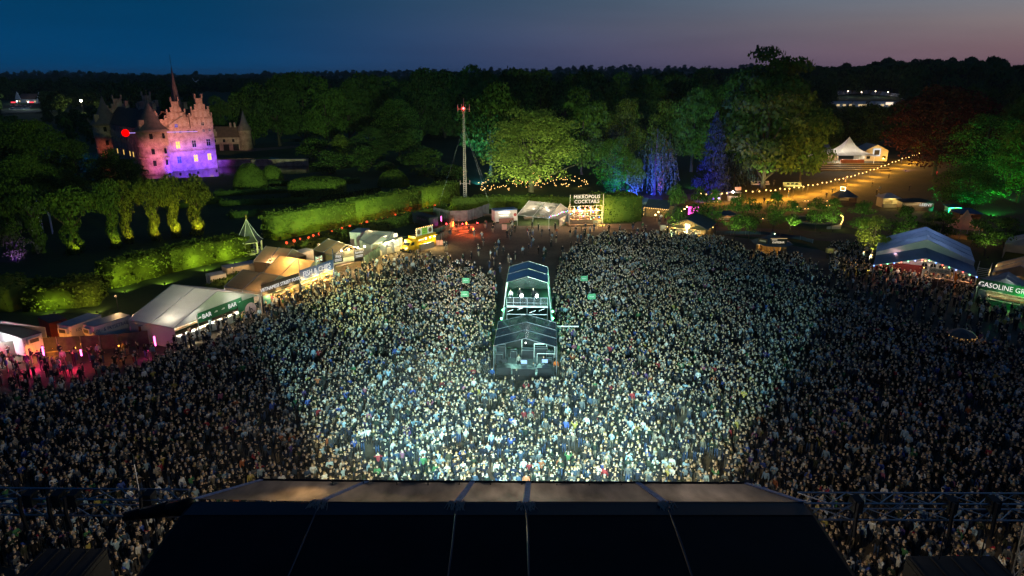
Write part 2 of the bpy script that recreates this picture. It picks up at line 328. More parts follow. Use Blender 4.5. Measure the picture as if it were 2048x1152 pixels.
def proto(kind, var, m):
    k = (kind, var, m.name)
    if k in PROTO: return PROTO[k]
    s = hash((kind, var)) % 1000 if False else (var*37+len(kind)*11+ord(kind[0]))
    if kind == 'broad':
        zb = .03+.04*(var % 3); P, Nn = crown_points(lobes_round(46, zb, s, .5, .145), 230); S = .030+.022*RNG.random(len(P))
        tr = trunk_mesh(zb, .75, s, M_bark)
    elif kind == 'dome':   # wide crown reaching almost to the ground
        P, Nn = crown_points([(a*.9, b*.9, c*.98, r*1.05, q) for a, b, c, r, q in lobes_round(70, .02, s, .5, .125)], 330); S = .015+.012*RNG.random(len(P))
        P[:, :2] *= (1.12-.5*np.clip(P[:, 2:3]-.25, 0, 1)); tr = trunk_mesh(.15, .8, s, M_bark, .02, 8, .4)
    elif kind == 'bush':
        P, Nn = crown_points(lobes_round(20, .02, s, .5, .2), 85); S = .045+.035*RNG.random(len(P)); tr = trunk_mesh(.1, .6, s, M_bark, .02, 4)
    elif kind == 'loose':   # an oak seen against the sky: open crown, separate clumps
        P, Nn = crown_points(lobes_round(34, .30, s, .5, .11), 420, .5); S = .022+.018*RNG.random(len(P)); tr = trunk_mesh(.35, .88, s, M_bark, .022, 12, .42)
    elif kind == 'conifer':
        lb = []; rg = np.random.default_rng(s)
        for j in range(95):
            h = rg.random()**1.1; a = rg.random()*2*PI; r = .46*(1-h)**.75*(.25+.85*rg.random()); q = .04+.07*(1-h)*(.6+.8*rg.random()); lb.append((math.cos(a)*r, math.sin(a)*r, .05+.92*h-.10*r, q*1.3, q*.55))
        P0_, N0_ = crown_points(lb, 170, .6)
        k = 1500; h = RNG.random(k)**.85; a = RNG.random(k)*2*PI; z = .03+.97*h; tier = .55+.45*np.abs(np.sin(z*24+2.2*np.sin(a*3+var)+a)); rad = .5*np.minimum(1, 1.25*(1-h)**.8)*tier*(.45+.55*RNG.random(k))+.012
        P = np.stack([np.cos(a)*rad, np.sin(a)*rad, z-.12*rad], 1); Nn = np.stack([np.cos(a)*.5, np.sin(a)*.5, np.full(k, .8)], 1)+.35*RNG.normal(size=(k, 3)); P = np.concatenate([P, P0_]); Nn = np.concatenate([Nn, N0_]); S = .022+.022*RNG.random(len(P))
        tr = trunk_mesh(.1, .97, s, M_bark, .014, 0)
    elif kind == 'weeping':
        Ps = []
        rg = np.random.default_rng(s)
        for j in range(110):
            a = rg.random()*2*PI; r = .12+.38*rg.random()**.6; top = 1-.5*(r/.5)**1.6*(.7+.5*rg.random()); low = .04+.25*rg.random()**2; k = 34
            t = np.linspace(0, 1, k); z = top+(low-top)*t; rr = r*(.75+.3*np.sqrt(t)); Ps.append(np.stack([np.cos(a+.1*t)*rr, np.sin(a+.1*t)*rr, z], 1)+.008*rg.normal(size=(k, 3)))
        P = np.concatenate(Ps); Nn = P*np.array([1, 1, 0])+.3*RNG.normal(size=P.shape)+.01; S = .022+.018*RNG.random(len(P)); tr = trunk_mesh(.4, .92, s, M_bark, .03, 7, .3)
    elif kind == 'young':   # staked avenue sapling: bare stem, slim pointed crown of loose tiers
        rg = np.random.default_rng(s); Ps, Ns = [], []
        for j in range(38):
            h = rg.random(); z = .27+.70*h; r = .50*np.sin(PI*(h*.80+.18))**.9*(.35+.75*rg.random()); a = rg.random()*2*PI; k = 52; q = .05+.07*rg.random()
            u = unit(k); Ps.append(np.array([np.cos(a)*r, np.sin(a)*r, z])+u*np.array([q*2.0, q*2.0, q*.55])); Ns.append(u+[0, 0, .8])
        P = np.concatenate(Ps); Nn = np.concatenate(Ns)+.4*RNG.normal(size=P.shape); S = .035+.03*RNG.random(len(P)); tr = trunk_mesh(.3, .9, s, M_bark, .018, 8, .2)
    elif kind == 'lime':    # avenue lime clothed with leaf down the stem
        P, Nn = crown_points(lobes_round(22, .48, s, .5, .17), 90); k = 900; a = RNG.random(k)*2*PI; z = RNG.random(k)*.55; r = .10+.07*RNG.random(k)+.05*np.sin(z*17+a)
        Q = np.stack([np.cos(a)*r, np.sin(a)*r, z], 1); P = np.concatenate([P, Q]); Nn = np.concatenate([Nn, Q*[1, 1, 0]+.05*RNG.normal(size=Q.shape)]); S = .034+.03*RNG.random(len(P)); tr = trunk_mesh(.45, .75, s, M_bark, .03, 5)
    elif kind == 'far':
        P, Nn = crown_points(lobes_round(9, .06, s, .5, .24), 34); S = .09+.06*RNG.random(len(P)); tr = None
    PROTO[k] = (leaf_mesh('crown', P, Nn, S, m), tr); return PROTO[k]
NAMES = dict(broad='broadleaf_tree', dome='broadleaf_tree', bush='bush', loose='oak_tree', conifer='conifer_tree', weeping='weeping_tree', young='young_tree', lime='lime_tree')
TREES = []
def tree(px, by, ty, wpx, kind, label, m=None, var=0, group=None, z0=0):
    b = at(px, by); Y = b.y; h = atY(px, ty, Y).z; w = wpx*(Y*cT+CAMH*sT-h*.4*sT)/F
    cr, tr = proto(kind, var, m or M_leaf)
    o = thing(NAMES[kind], label, 'bush' if kind == 'bush' else 'tree', (b.x, b.y, z0), random.random()*6.28, group); o.scale = (w, w, h)
    link('trunk', tr, o); link('crown', cr, o); TREES.append((b.x, b.y, w, h)); return o
def hedge(name, label, pts, width, height, m=M_hedge, leaf=.38, dens=9, cat='hedge', closed_top=True, wob=.34):
    """clipped hedge along a ground polyline: solid dark core and a skin of leaves"""
    pts = [Vector((p[0], p[1], 0)) for p in pts]; Ps, Ns, ev, ef = [], [], [], []
    for i in range(len(pts)-1):
        a, b = pts[i], pts[i+1]; d = b-a; ln = d.length; d = d/ln; nn = Vector((-d.y, d.x, 0)); w = width/2
        for (side, hh) in ((1, 0), (-1, 0), (0, 1), (2, 0), (3, 0)):
            area = ln*height if side in (1, -1) else (ln*width if side == 0 else width*height); k = int(area*dens)
            if side in (2, 3) and not ((side == 2 and i == 0) or (side == 3 and i == len(pts)-2)): continue
            s = RNG.random(k)*ln; q = RNG.random(k)
            if side in (1, -1): o = np.full(k, w*side); z = q*height; n0 = np.tile(np.array(nn)*side, (k, 1))
            elif side == 0: o = (q*2-1)*w; z = np.full(k, height); n0 = np.tile([0, 0, 1.], (k, 1))
            else: s = np.full(k, 0. if side == 2 else ln); o = (RNG.random(k)*2-1)*w; z = q*height; n0 = np.tile(np.array(d)*(-1 if side == 2 else 1), (k, 1))
            wv = wob*(np.sin(s*1.1+side)+np.sin(s*.43+z*1.3)+.9*np.sin(s*2.3+o*2)*np.sin(z*2.1+s*.7)+.8*np.sin(s*3.7+z*3.1))*.5+.14*RNG.standard_normal(k)
            Pp = np.outer(s, np.array(d))+np.outer(o, np.array(nn))+np.array(a); Pp[:, 2] = z; Pp += n0*wv[:, None]; Pp[:, 2] = np.maximum(Pp[:, 2], .03)
            Ps.append(Pp); Ns.append(n0+.75*RNG.normal(size=(k, 3)))
        b0 = len(ev); iw = w-.15
        for p in (a, b):
            for (o, z) in ((-iw, 0), (iw, 0), (iw, height-.15), (-iw, height-.15)): q = p+nn*o; ev.append((q.x, q.y, z))
        ef += [[b0, b0+1, b0+5, b0+4], [b0+1, b0+2, b0+6, b0+5], [b0+2, b0+3, b0+7, b0+6], [b0+3, b0, b0+4, b0+7], [b0, b0+3, b0+2, b0+1], [b0+4, b0+5, b0+6, b0+7]]
    P = np.concatenate(Ps); S = leaf*(.7+.7*RNG.random(len(P)))
    return tag(link(name, leaf_mesh(name, P, np.concatenate(Ns), S, m, (ev, ef))), label, cat)
def topiary(label, px, by, ty, wpx, shape, m=M_hedge):
    b = at(px, by); Y = b.y; h = atY(px, ty, Y+wpx*.02).z; w = wpx*(Y*cT+CAMH*sT)/F/2
    k = int(900+w*w*60); u = unit(k); u[:, 2] = np.abs(u[:, 2])
    if shape == 'dome': P = u*np.array([w, w, h])
    else:   # flat-topped drum with a rounded rim
        q = np.sign(u[:, 2])*np.abs(u[:, 2])**.35; s = np.sqrt(np.maximum(0, 1-u[:, 2]**4)); P = np.stack([u[:, 0]/np.hypot(u[:, 0], u[:, 1])*w*s, u[:, 1]/np.hypot(u[:, 0], u[:, 1])*w*s, q*h], 1)
    P += .08*RNG.normal(size=P.shape); P[:, 2] = np.maximum(P[:, 2], .05)
    bb = MB(); bb.lathe([(w*.93, 0), (w*.9, h*.5 if shape == 'dome' else h*.8), (w*.55, h*.8 if shape == 'dome' else h*.93), (.05, h*.93)], 16)
    ev = bb.v; ef = [f for f in bb.f if len(f) == 4]
    o = link('topiary', leaf_mesh('topiary', P, u+.4*RNG.normal(size=P.shape), .40*(.7+.7*RNG.random(k)), m, (ev, ef))); o.location = (b.x, b.y, 0)
    return tag(o, label, 'topiary')
# ================================================================== people
def attr_mat(name, attr, rough=.8):
    m, t, p = newmat(name); a = t.nodes.new('ShaderNodeAttribute'); a.attribute_type = 'INSTANCER'; a.attribute_name = attr
    t.links.new(a.outputs['Color'], p.inputs['Base Color']); p.inputs['Roughness'].default_value = rough; p.inputs['Specular IOR Level'].default_value = .25
    return m
PM = [attr_mat('skin', 'skin', .6), attr_mat('jacket_cloth', 'jacket'), attr_mat('trouser_cloth', 'legs'), attr_mat('hair_strands', 'hair', .6), mat('shoe_leather', (.03, .03, .03), .6)]
def person_mesh(pose):
    J = {}; E = []
    def j(n, co, r, par=None, seg='jacket'):
        J[n] = (co, r if isinstance(r, tuple) else (r, r), seg)
        if par: E.append((par, n, seg))
    sit = pose == 'sit'; dz = -.45 if sit else 0
    j('pel', (0, 0, .95+dz), (.17, .13)); j('waist', (0, 0, 1.09+dz), (.165, .125), 'pel'); j('chest', (0, -.01, 1.28+dz), (.19, .135), 'waist'); j('up', (0, .01, 1.42+dz), (.135, .095), 'chest')
    j('neck', (0, 0, 1.50+dz), .055, 'up', 'skin'); j('jaw', (0, -.02, 1.565+dz), (.070, .086), 'neck', 'skin'); j('head', (0, -.012, 1.66+dz), (.090, .108), 'jaw', 'skin'); j('top', (0, 0, 1.735+dz), (.055, .065), 'head', 'skin')
    for s, n in ((1, 'l'), (-1, 'r')):
        if pose == 'clap': el, wr, ha = (.27*s, -.08, 1.16), (.08*s, -.27, 1.28), (.03*s, -.30, 1.37)
        elif pose == 'cheer': el, wr, ha = (.30*s, -.10, 1.50), (.20*s, -.14, 1.78), (.15*s, -.16, 1.88)
        elif pose == 'phone' and s > 0: el, wr, ha = (.25*s, -.18, 1.24), (.12*s, -.34, 1.50), (.09*s, -.36, 1.58)
        elif pose == 'crossed': el, wr, ha = (.26*s, -.05, 1.16), (.0*s, -.20, 1.17+.03*s), (-.10*s, -.19, 1.19+.03*s)
        elif pose == 'mouth': el, wr, ha = (.32*s, -.12, 1.36), (.14*s, -.20, 1.55), (.08*s, -.17, 1.62)
        else: el, wr, ha = (.245*s, .02, 1.14), (.265*s, -.06, .90), (.262*s, -.09, .81)
        f = lambda c: (c[0], c[1], c[2]+dz)
        j('sh'+n, (.18*s, .01, 1.405+dz), .080, 'up'); j('el'+n, f(el), .062, 'sh'+n); j('wr'+n, f(wr), .044, 'el'+n); j('ha'+n, f(ha), (.028, .042), 'wr'+n, 'skin')
        if sit: kn, an, to = (.11*s, -.42, .50), (.12*s, -.42, .09), (.12*s, -.56, .05)
        elif pose == 'walk': kn, an, to = (.09*s, -.06-.10*s, .52), (.09*s, .02-.26*s, .10+.05*(s < 0)), (.09*s, -.11-.26*s, .05)
        else: kn, an, to = (.10*s, -.02, .50), (.105*s, .01, .09), (.115*s, -.13, .045)
        j('hip'+n, (.09*s, 0, .90+dz), .098, 'pel', 'legs'); j('kn'+n, kn, .066, 'hip'+n, 'legs'); j('an'+n, an, .045, 'kn'+n, 'legs'); j('to'+n, to, (.045, .035), 'an'+n, 'shoe')
    names = list(J); ix = {n: i for i, n in enumerate(names)}
    me = bpy.data.meshes.new('body'); me.from_pydata([J[n][0] for n in names], [(ix[a], ix[b]) for a, b, _ in E], []); o = bpy.data.objects.new('body', me); COL.objects.link(o)
    o.modifiers.new('s', 'SKIN'); sk = me.skin_vertices[0].data
    for i, n in enumerate(names): sk[i].radius = J[n][1]
    sk[0].use_root = True
    ss = o.modifiers.new('u', 'SUBSURF'); ss.levels = 1
    dg = bpy.context.evaluated_depsgraph_get(); out = bpy.data.meshes.new_from_object(o.evaluated_get(dg)); bpy.data.objects.remove(o)
    for v in out.vertices:   # nose, brow and chin on the face
        x, y, z = v.co; z -= dz
        if abs(x) < .03 and y < -.06 and 1.60 < z < 1.67: v.co.y -= .022
    segs = [(np.array(J[a][0]), np.array(J[b][0]), s) for a, b, s in E]; sid = {'skin': 0, 'jacket': 1, 'legs': 2, 'shoe': 4}
    out.materials.clear()
    for m in PM: out.materials.append(m)
    for p in out.polygons:
        c = np.array(p.center); best = (9, 1)
        for a, b, s in segs:
            ab = b-a; t = np.clip(np.dot(c-a, ab)/np.dot(ab, ab), 0, 1); d = np.linalg.norm(c-a-ab*t)
            if d < best[0]: best = (d, sid[s])
        p.material_index = best[1]; p.use_smooth = True
    b = MB(); b.M = 0   # five fingers on each hand, unequal and slightly bent, thumb from the side of the palm
    for n in 'lr':
        w = Vector(J['wr'+n][0]); h = Vector(J['ha'+n][0]); d = (h-w).normalized(); side = d.cross(Vector((1, 0, 0))).normalized()
        for q, ln in ((-.03, .055), (-.01, .07), (.01, .075), (.028, .065)):
            p0 = h+side*q; p1 = p0+d*ln*.55; p2 = p1+(d+Vector((0, -.35, -.1))).normalized()*ln*.6; b.bar(p0, p1, .009, 4); b.bar(p1, p2, .008, 4, .006)
        t0 = h-d*.03-side*.035; b.bar(t0, t0-side*.03+d*.03, .010, 4); b.bar(t0-side*.03+d*.03, t0-side*.035+d*.06, .009, 4, .007)
    return out, b, dz
def hair_mb(kind, dz=0):
    b = MB(); c = Vector((0, .004, 1.672+dz)); nu, nv = 10, 7; b.M = 3
    if kind == 'none': return b
    g = MB(); g.ball((0, 0, 0), 1., nu, nv)
    r = (.100, .118, .104)
    vs = [(c.x+x*r[0], c.y+y*r[1]+.012, c.z+z*r[2]+.008) for x, y, z in g.v]
    fs = []
    for f in g.f:
        m = sum((Vector(g.v[i]) for i in f), Vector())/len(f)
        if m.z > .42 or (m.y > -.05 and m.z > -.55): fs.append(f)
    b.add(vs, fs)
    if kind == 'long':
        pr = [(-1, 1.68), (-.9, 1.58), (-.85, 1.46), (-.7, 1.36)]
        for k, (q, z) in enumerate(pr[:-1]):
            z1 = pr[k+1][1]
            arc = lambda zz, rr: [(math.cos(t)*rr, .01+math.sin(t)*rr*1.05, zz+dz) for t in np.linspace(-.35, PI+.35, 8)]
            a0, a1 = arc(z, .098-.004*k), arc(z1, .098+.006*k)
            b.add(a0+a1, [[i, i+1, i+9, i+8] for i in range(7)])
    if kind == 'cap':
        b.add([(-.075, -.085, 1.70+dz), (.075, -.085, 1.70+dz), (.06, -.20, 1.685+dz), (-.06, -.20, 1.685+dz)], [(0, 1, 2, 3), (3, 2, 1, 0)])
    if kind == 'hood': b.lathe([(.15, 1.47+dz), (.125, 1.56+dz), (.10, 1.60+dz)], 10, (0, .05), False)
    return b
POSES = ['stand', 'clap', 'cheer', 'phone', 'crossed', 'mouth', 'walk', 'sit']; HAIRS = ['short', 'long', 'cap', 'hood']
BODY = {}; HAIR = {}
def join(me, *mbs):
    bm = bmesh.new(); bm.from_mesh(me)
    for b in mbs:
        if not b.v: continue
        vs = [bm.verts.new(v) for v in b.v]
        for f, mi in zip(b.f, b.mi):
            try: q = bm.faces.new([vs[i] for i in f]); q.material_index = mi; q.smooth = True
            except ValueError: pass
    out = bpy.data.meshes.new('person'); bm.to_mesh(out); bm.free()
    for m in PM: out.materials.append(m)
    return out
CROWD_PROTO = []
for ps in POSES:
    me, fing, dz = person_mesh(ps); BODY[ps] = join(me, fing); BODY[ps].name = 'body'
    for hk in HAIRS:
        HAIR[(hk, dz != 0)] = HAIR.get((hk, dz != 0)) or hair_mb(hk, dz).mesh('hair', PM, True)
        if ps in ('stand', 'clap', 'cheer', 'crossed', 'mouth', 'phone') and (ps in ('stand', 'clap') or hk in ('short', 'long')): CROWD_PROTO.append(join(me, hair_mb(hk, dz)))
JACK_ = [('black', (.008, .008, .010), 26), ('charcoal', (.020, .021, .024), 18), ('navy', (.012, .020, .05), 14), ('dark green', (.015, .032, .02), 7), ('brown', (.040, .03, .022), 4), ('grey', (.12, .13, .14), 8), ('olive', (.05, .06, .035), 5),
        ('denim blue', (.05, .10, .18), 5), ('white', (.62, .62, .60), 6), ('pale blue', (.26, .40, .50), 6), ('beige', (.34, .30, .23), 4), ('red', (.30, .02, .03), 1.4), ('bright blue', (.03, .08, .36), 1.6), ('green', (.05, .20, .07), 1.2), ('yellow', (.42, .33, .05), .9), ('pink', (.36, .10, .19), .7), ('orange', (.40, .11, .03), .7), ('purple', (.10, .05, .2), .7)]
HAIRC = [('blond', (.33, .23, .10)), ('brown', (.07, .04, .02)), ('dark', (.015, .012, .01)), ('grey', (.28, .28, .28)), ('fair', (.2, .13, .06))]
JACK = [(a, tuple((.85*q+.15*sum(b)/3)*(.75 if a in ('grey', 'denim blue', 'olive', 'beige', 'navy') else 1) for q in b), c) for a, b, c in JACK_]
SKINC = [(.68, .50, .35), (.72, .54, .39), (.64, .46, .32), (.56, .38, .26)]
LEGC = [('black', (.01, .01, .012)), ('blue jeans', (.04, .07, .15)), ('grey', (.06, .06, .065)), ('beige', (.25, .2, .14))]
JW = np.array([j[2] for j in JACK], float); JW /= JW.sum()
PEOPLE_XY = []
def person(loc, face, pose, label, jacket, hair=('short', (.07, .04, .02)), legs=(.02, .02, .03), skin=None, group=None, scale=1., name='person'):
    """face = heading in degrees, 0 looks at the stage (-Y)"""
    hk, hc = hair; o = thing(name, label, 'person', loc, R(face), group); o.scale = (scale,)*3
    skin = skin or random.choice(SKINC)
    for nm, me in (('body', BODY[pose]), ('hair', HAIR[(hk, pose == 'sit')])):
        q = link(nm if hk != 'cap' or nm == 'body' else 'cap', me, o)
        q['skin'] = tuple(float(c) for c in skin); q['jacket'] = tuple(float(c) for c in jacket); q['legs'] = tuple(float(c) for c in legs); q['hair'] = tuple(float(c) for c in hc)
    PEOPLE_XY.append((loc[0], loc[1])); return o
# ================================================================== the stage in the foreground
M_black = mat('black_pvc', (.004, .0045, .006), .55, var=.5, scale=.5, bump=.15, spec=.10); M_blackband = mat('black_band', (.007, .010, .016), .45, var=.4, scale=.4, bump=.1, spec=.25)
M_tan = fabric('stage_front_cloth', (.21, .18, .15), .42, .55, scale=1.1); M_strap = mat('strap', (.50, .48, .58), .6, var=.3, scale=6)
M_alu = mat('aluminium', (.42, .43, .46), .38, .9, .15, 4); M_steel = mat('dark_steel', (.06, .06, .065), .45, .7, .2, 4); M_rope = mat('rope', (.36, .25, .20), .9)
M_dark = mat('matt_black', (.012, .012, .013), .8, var=.3); M_deck = mat('stage_deck', (.012, .012, .013), .7)
ZR = 16.0
stage = thing('stage', 'large covered stage with black roof and tan front strip in the foreground', 'stage', (0, 20, 0))
def S(p): return (p[0], p[1]-20, p[2])
NE = [at(x, y, ZR) for x, y in ((392, 998), (642, 1003), (914, 1006), (1052, 1007), (1331, 1006), (1606, 1004))]
FE = [at(x, y, ZR-.75) for x, y in ((524, 960), (735, 963), (945, 964), (1057, 965), (1275, 966), (1491, 967))]
YN = sum(p.y for p in NE)/6
for i in range(5):
    a, b, c, d = (Vector(S(p)) for p in (NE[i], NE[i+1], FE[i+1], FE[i]))
    mb = MB(); nx_, ny_ = 10, 5; vs = []
    for q in range(ny_+1):
        for k in range(nx_+1):
            u, v = k/nx_, q/ny_; p = (a*(1-u)+b*u)*(1-v)+(d*(1-u)+c*u)*v; s = -.14*math.sin(PI*u)*math.sin(PI*v)*(1 if i != 2 else .5); vs.append((p.x, p.y, p.z+s))
    mb.add(vs, [[q*(nx_+1)+k, q*(nx_+1)+k+1, (q+1)*(nx_+1)+k+1, (q+1)*(nx_+1)+k] for q in range(ny_) for k in range(nx_)])
    pn = mb.build('front_panel', M_tan, stage, True)
for i in range(6):
    a, b = Vector(S(NE[i])), Vector(S(FE[i])); up = Vector((0, 0, .05)); w = Vector((.16, 0, 0))
    MB().slab([a-w+up, a+w+up, b+w*.8+up, b-w*.8+up], .04).build('strap', M_strap, stage)
    if 0 < i < 5:
        mb = MB(); rg = random.Random(i)
        for k in range(26):
            p = a+Vector((rg.uniform(-.35, .35), rg.uniform(-.05, .1), .06)); mb.path([p, p+Vector((rg.uniform(-.1, .1), -.2, .05)), p+Vector((rg.uniform(-.25, .25), -.45-rg.random()*.4, -.02))], .035, 4, .016)
        mb.build('lashing', M_rope, stage)
edge = MB()
for i in range(5): edge.bar(Vector(S(FE[i])), Vector(S(FE[i+1])), .09, 6)
edge.build('front_rail', M_dark, stage)
xs = [p.x for p in NE]
for i in range(5):
    x0, x1 = xs[i]+.02, xs[i+1]-.02; y0 = YN-20; y1 = y0-1.15; y2 = 6-20
    sag = lambda u, y: -.10*math.sin(PI*u)-(.12 if y == y1 else 0)
    for nm, ya, yb, za, zb, m in (('ridge_band', y0+.06, y1, ZR-.02, ZR+.10, M_blackband), ('roof_panel', y1+.05, y2, ZR+.07, ZR-.5, M_black)):
        mb = MB(); K = 8; vs = []
        for q in range(7):
            t = q/6; y = ya+(yb-ya)*t
            for k in range(K+1): u = k/K; vs.append((x0+(x1-x0)*u, y, za+(zb-za)*t-(.09*math.sin(PI*u)*math.sin(PI*t) if nm == 'roof_panel' else 0)))
        mb.add(vs, [[q*(K+1)+k, (q+1)*(K+1)+k, (q+1)*(K+1)+k+1, q*(K+1)+k+1] for q in range(6) for k in range(K)]); mb.build(nm, m, stage, True)
    if i: # ratchet cord along the seam
        MB().path([(xs[i], y0-.3, ZR+.08), (xs[i]+.05, y0-3, ZR+.07), (xs[i]-.03, y0-9, ZR-.15), (xs[i], y2, ZR-.4)], .03, 5).build('seam_cord', mat('cord_blue', (.035, .045, .07), .6), stage)
for sx, x in ((-1, xs[0]), (1, xs[-1])):
    mb = MB(); pr = [(0, 0), (.25, -.12), (.42, -.5), (.45, -2.2)]; vs = []
    for y in (YN-20, -14): vs += [(x+sx*a, y, ZR+b-(0 if y > 0 else .4)) for a, b in pr]
    mb.add(vs, [[k, k+1, k+5, k+4] if sx > 0 else [k+4, k+5, k+1, k] for k in range(3)]); mb.build('side_skirt', M_black, stage, True)
    if sx < 0: p = Vector((x+sx*.2, YN-20+.05, ZR-.3)); MB().path([p, p+Vector((sx*1.2, .35, -.35)), p+Vector((sx*2.6, .5, -.7)), p+Vector((sx*3.4, .4, -.8))], .42, 8, .22).build('rolled_side_cloth', M_black, stage, True)
    for y in (YN-20-.8, -12):
        for z0 in range(0, 15, 3):
            box('tower_leg', x-sx*.9-.3, y-.3, z0+.01, x-sx*.9+.3, y+.3, z0+3, M_steel, stage)
box('stage_deck', -13, -13.5, 0, 12.5, 10, 1.8, M_deck, stage); box('backdrop', -13, -13.8, 1.81, 12.5, -13.55, 15.2, M_dark, stage)
# spotlights under the front edge: what lights the crowd
def stage_lamp(x, y, z, aim, power, col, angle, blend, size=.35):
    d = (Vector(aim)-Vector((x, y, z))).normalized(); p = Vector((x, y-20, z))
    mb = MB(); mb.bar(p-d*.5, p, .22, 10, .25); mb.bar(p-d*.25+Vector((0, 0, .1)), p-d*.25+Vector((0, 0, .6)), .03, 4); mb.build('spotlight', M_dark, stage)
    MB().bar(p+d*.01, p+d*.03, .2, 10).build('spotlight_lens', M_white_bulb, stage)
    light('SPOT', stage, p+d*.12, power, col, size, (p+d*20), angle, blend)
YF = sum(p.y for p in FE)/6+.6
LAMPK = 1.0
for k, (x, ax, ay, pw_, an) in enumerate([(-8, -10, 62, 28000, 38), (-4, -4, 68, 40000, 42), (0, 3, 64, 38000, 44), (4, 6, 72, 44000, 44), (8, 13, 64, 28000, 38), (-6, -17, 95, 52000, 36), (6, 22, 98, 46000, 38)]):
    stage_lamp(x, YF, 14.2, (ax, ay, 1), pw_*LAMPK, (.40, .95, 1.0) if k in (1, 3, 5, 6) else (.98, 1, .62), an, .38)
for x, ax, pw_ in ((-10, -45, 5600), (10, 48, 4000)): stage_lamp(x, YF, 13.8, (ax, 72, 1), pw_, (1, .80, .48), 100, .8, .6)
stage_lamp(0, YF, 13.6, (5, 130, 4), 24000, (.22, .62, 1.0), 95, .9, .6)
# spotlights added to brighten the open ground, hedges, garden and park trees past the crowd
for k, (px, Y, z, pw_, an, col) in enumerate([(1010, 168, 1, 170000, 18, (1, .88, .76)), (1200, 160, 1, 120000, 20, (.75, .92, 1)), (860, 150, 2, 60000, 18, (1, .9, .7)), (1060, 235, 12, 420000, 13, (.72, 1, .38)), (1240, 270, 14, 400000, 14, (.70, 1, .32)), (1420, 260, 16, 230000, 15, (.5, .9, .6)), (1580, 260, 16, 110000, 16, (.50, 1, .40)), (780, 300, 14, 430000, 16, (.68, 1, .38)), (600, 290, 14, 360000, 16, (.62, 1, .42)), (540, 225, 1, 520000, 18, (.7, 1, .42)), (1000, 290, 16, 260000, 15, (.55, 1, .5)), (1900, 260, 16, 110000, 16, (.55, 1, .5)), (120, 200, 12, 230000, 18, (.7, 1, .30)), (330, 190, 9, 120000, 12, (.75, 1, .28))]):
    q = atY(px, 300, Y); stage_lamp(-9+k*1.6, YF-.7, 14.9-.02*k, (q.x, Y, z), pw_, col, an, .9, .25)
# one warm lamp close under the cloth at the left, shining up through it
q = at(600, 985, ZR-.2); light('SPOT', stage, (q.x+.5, q.y-20, ZR-2.6), 620, (1, .58, .2), .1, (q.x, q.y-20, ZR), 75, .7)
light('POINT', stage, (0, YN-19.2, ZR-3.2), 640, (1, .84, .66), 1.0); light('POINT', stage, (9, YN-19.2, ZR-3.2), 480, (1, .85, .72), 1.0); light('POINT', stage, (-9, YN-19.2, ZR-3.2), 400, (1, .8, .6), 1.0)
# ------------------------------------------------------------------ lighting trusses left and right of the roof
def truss(label, a, b, s=.95, m=M_alu, bay=1.15, name='lighting_truss', group=None):
    a, b = Vector(a), Vector(b); d = (b-a); ln = d.length; d.normalize(); o = thing(name, label, 'truss', a, math.atan2(d.y, d.x) if abs(d.z) < .9 else 0, group)
    vert = abs(d.z) > .9
    P = (lambda t, u, v: (u, v, t)) if vert else (lambda t, u, v: (t, u, v))
    h = s/2; cs = [(-h, -h), (h, -h), (h, h), (-h, h)]
    for u, v in cs: MB().bar(P(0, u, v), P(ln, u, v), .05, 6).build('chord', m, o)
    n = max(1, int(ln/bay)); st = ln/n
    meshes = []
    for k in range(4):
        (u0, v0), (u1, v1) = cs[k], cs[(k+1) % 4]
        meshes.append((MB().bar(P(0, u0, v0), P(st, u1, v1), .028, 4).mesh('brace', m), MB().bar(P(0, u1, v1), P(st, u0, v0), .028, 4).mesh('brace', m)))
    for i in range(n):
        for k in range(4): link('brace', meshes[k][i % 2], o, P(i*st, 0, 0))
    return o, ln
tl, ln = truss('aluminium box truss left of the black stage roof', at(-40, 1002, 14), at(372, 1006, 14))
tr_, ln2 = truss('aluminium box truss right of the black stage roof', at(1600, 1012, 14), at(2090, 1014, 14))
def hoist(tx, parent_loc, label):
    o = thing('chain_hoist', label, 'hoist', parent_loc, 0, 'chain hoists on the trusses')
    box('motor', -.22, -.3, -.25, .22, .3, .45, M_dark, o); MB().bar((0, 0, -.25), (0, 0, -3.2), .03, 4).build('chain', M_dark, o); MB().path([(-.15, -.5, .5), (-.2, -.55, -.3), (-.12, -.5, -1.4)], .10, 6).build('chain_bag', M_dark, o)
for k, px in enumerate((62, 118, 150, 300)):
    p = at(px, 1000, 14.3); hoist(0, p, ('leftmost black chain hoist on the left truss', 'black chain hoist second from left on the left truss', 'black chain hoist third from left on the left truss', 'black chain hoist on the left truss nearest the roof')[k])
for k, px in enumerate((1712, 1900, 1985)):
    p = at(px, 1012, 14.3); hoist(0, p, ('black chain hoist on the right truss nearest the roof', 'middle black chain hoist on the right truss', 'rightmost black chain hoist on the right truss')[k])
p = at(283, 1012, 14.0); o = thing('pole', 'thin upright pole standing on the left truss', 'pole', p); MB().bar((0, 0, -.6), (0, 0, 2.4), .05, 6, .035).build('mast_tube', M_alu, o); MB().bar((0, 0, 2.4), (.02, 0, 3.0), .012, 4).build('antenna', M_alu, o); MB().bar((.22, 0, -.9), (.2, 0, .9), .05, 5).build('clamp_tube', M_dark, o)
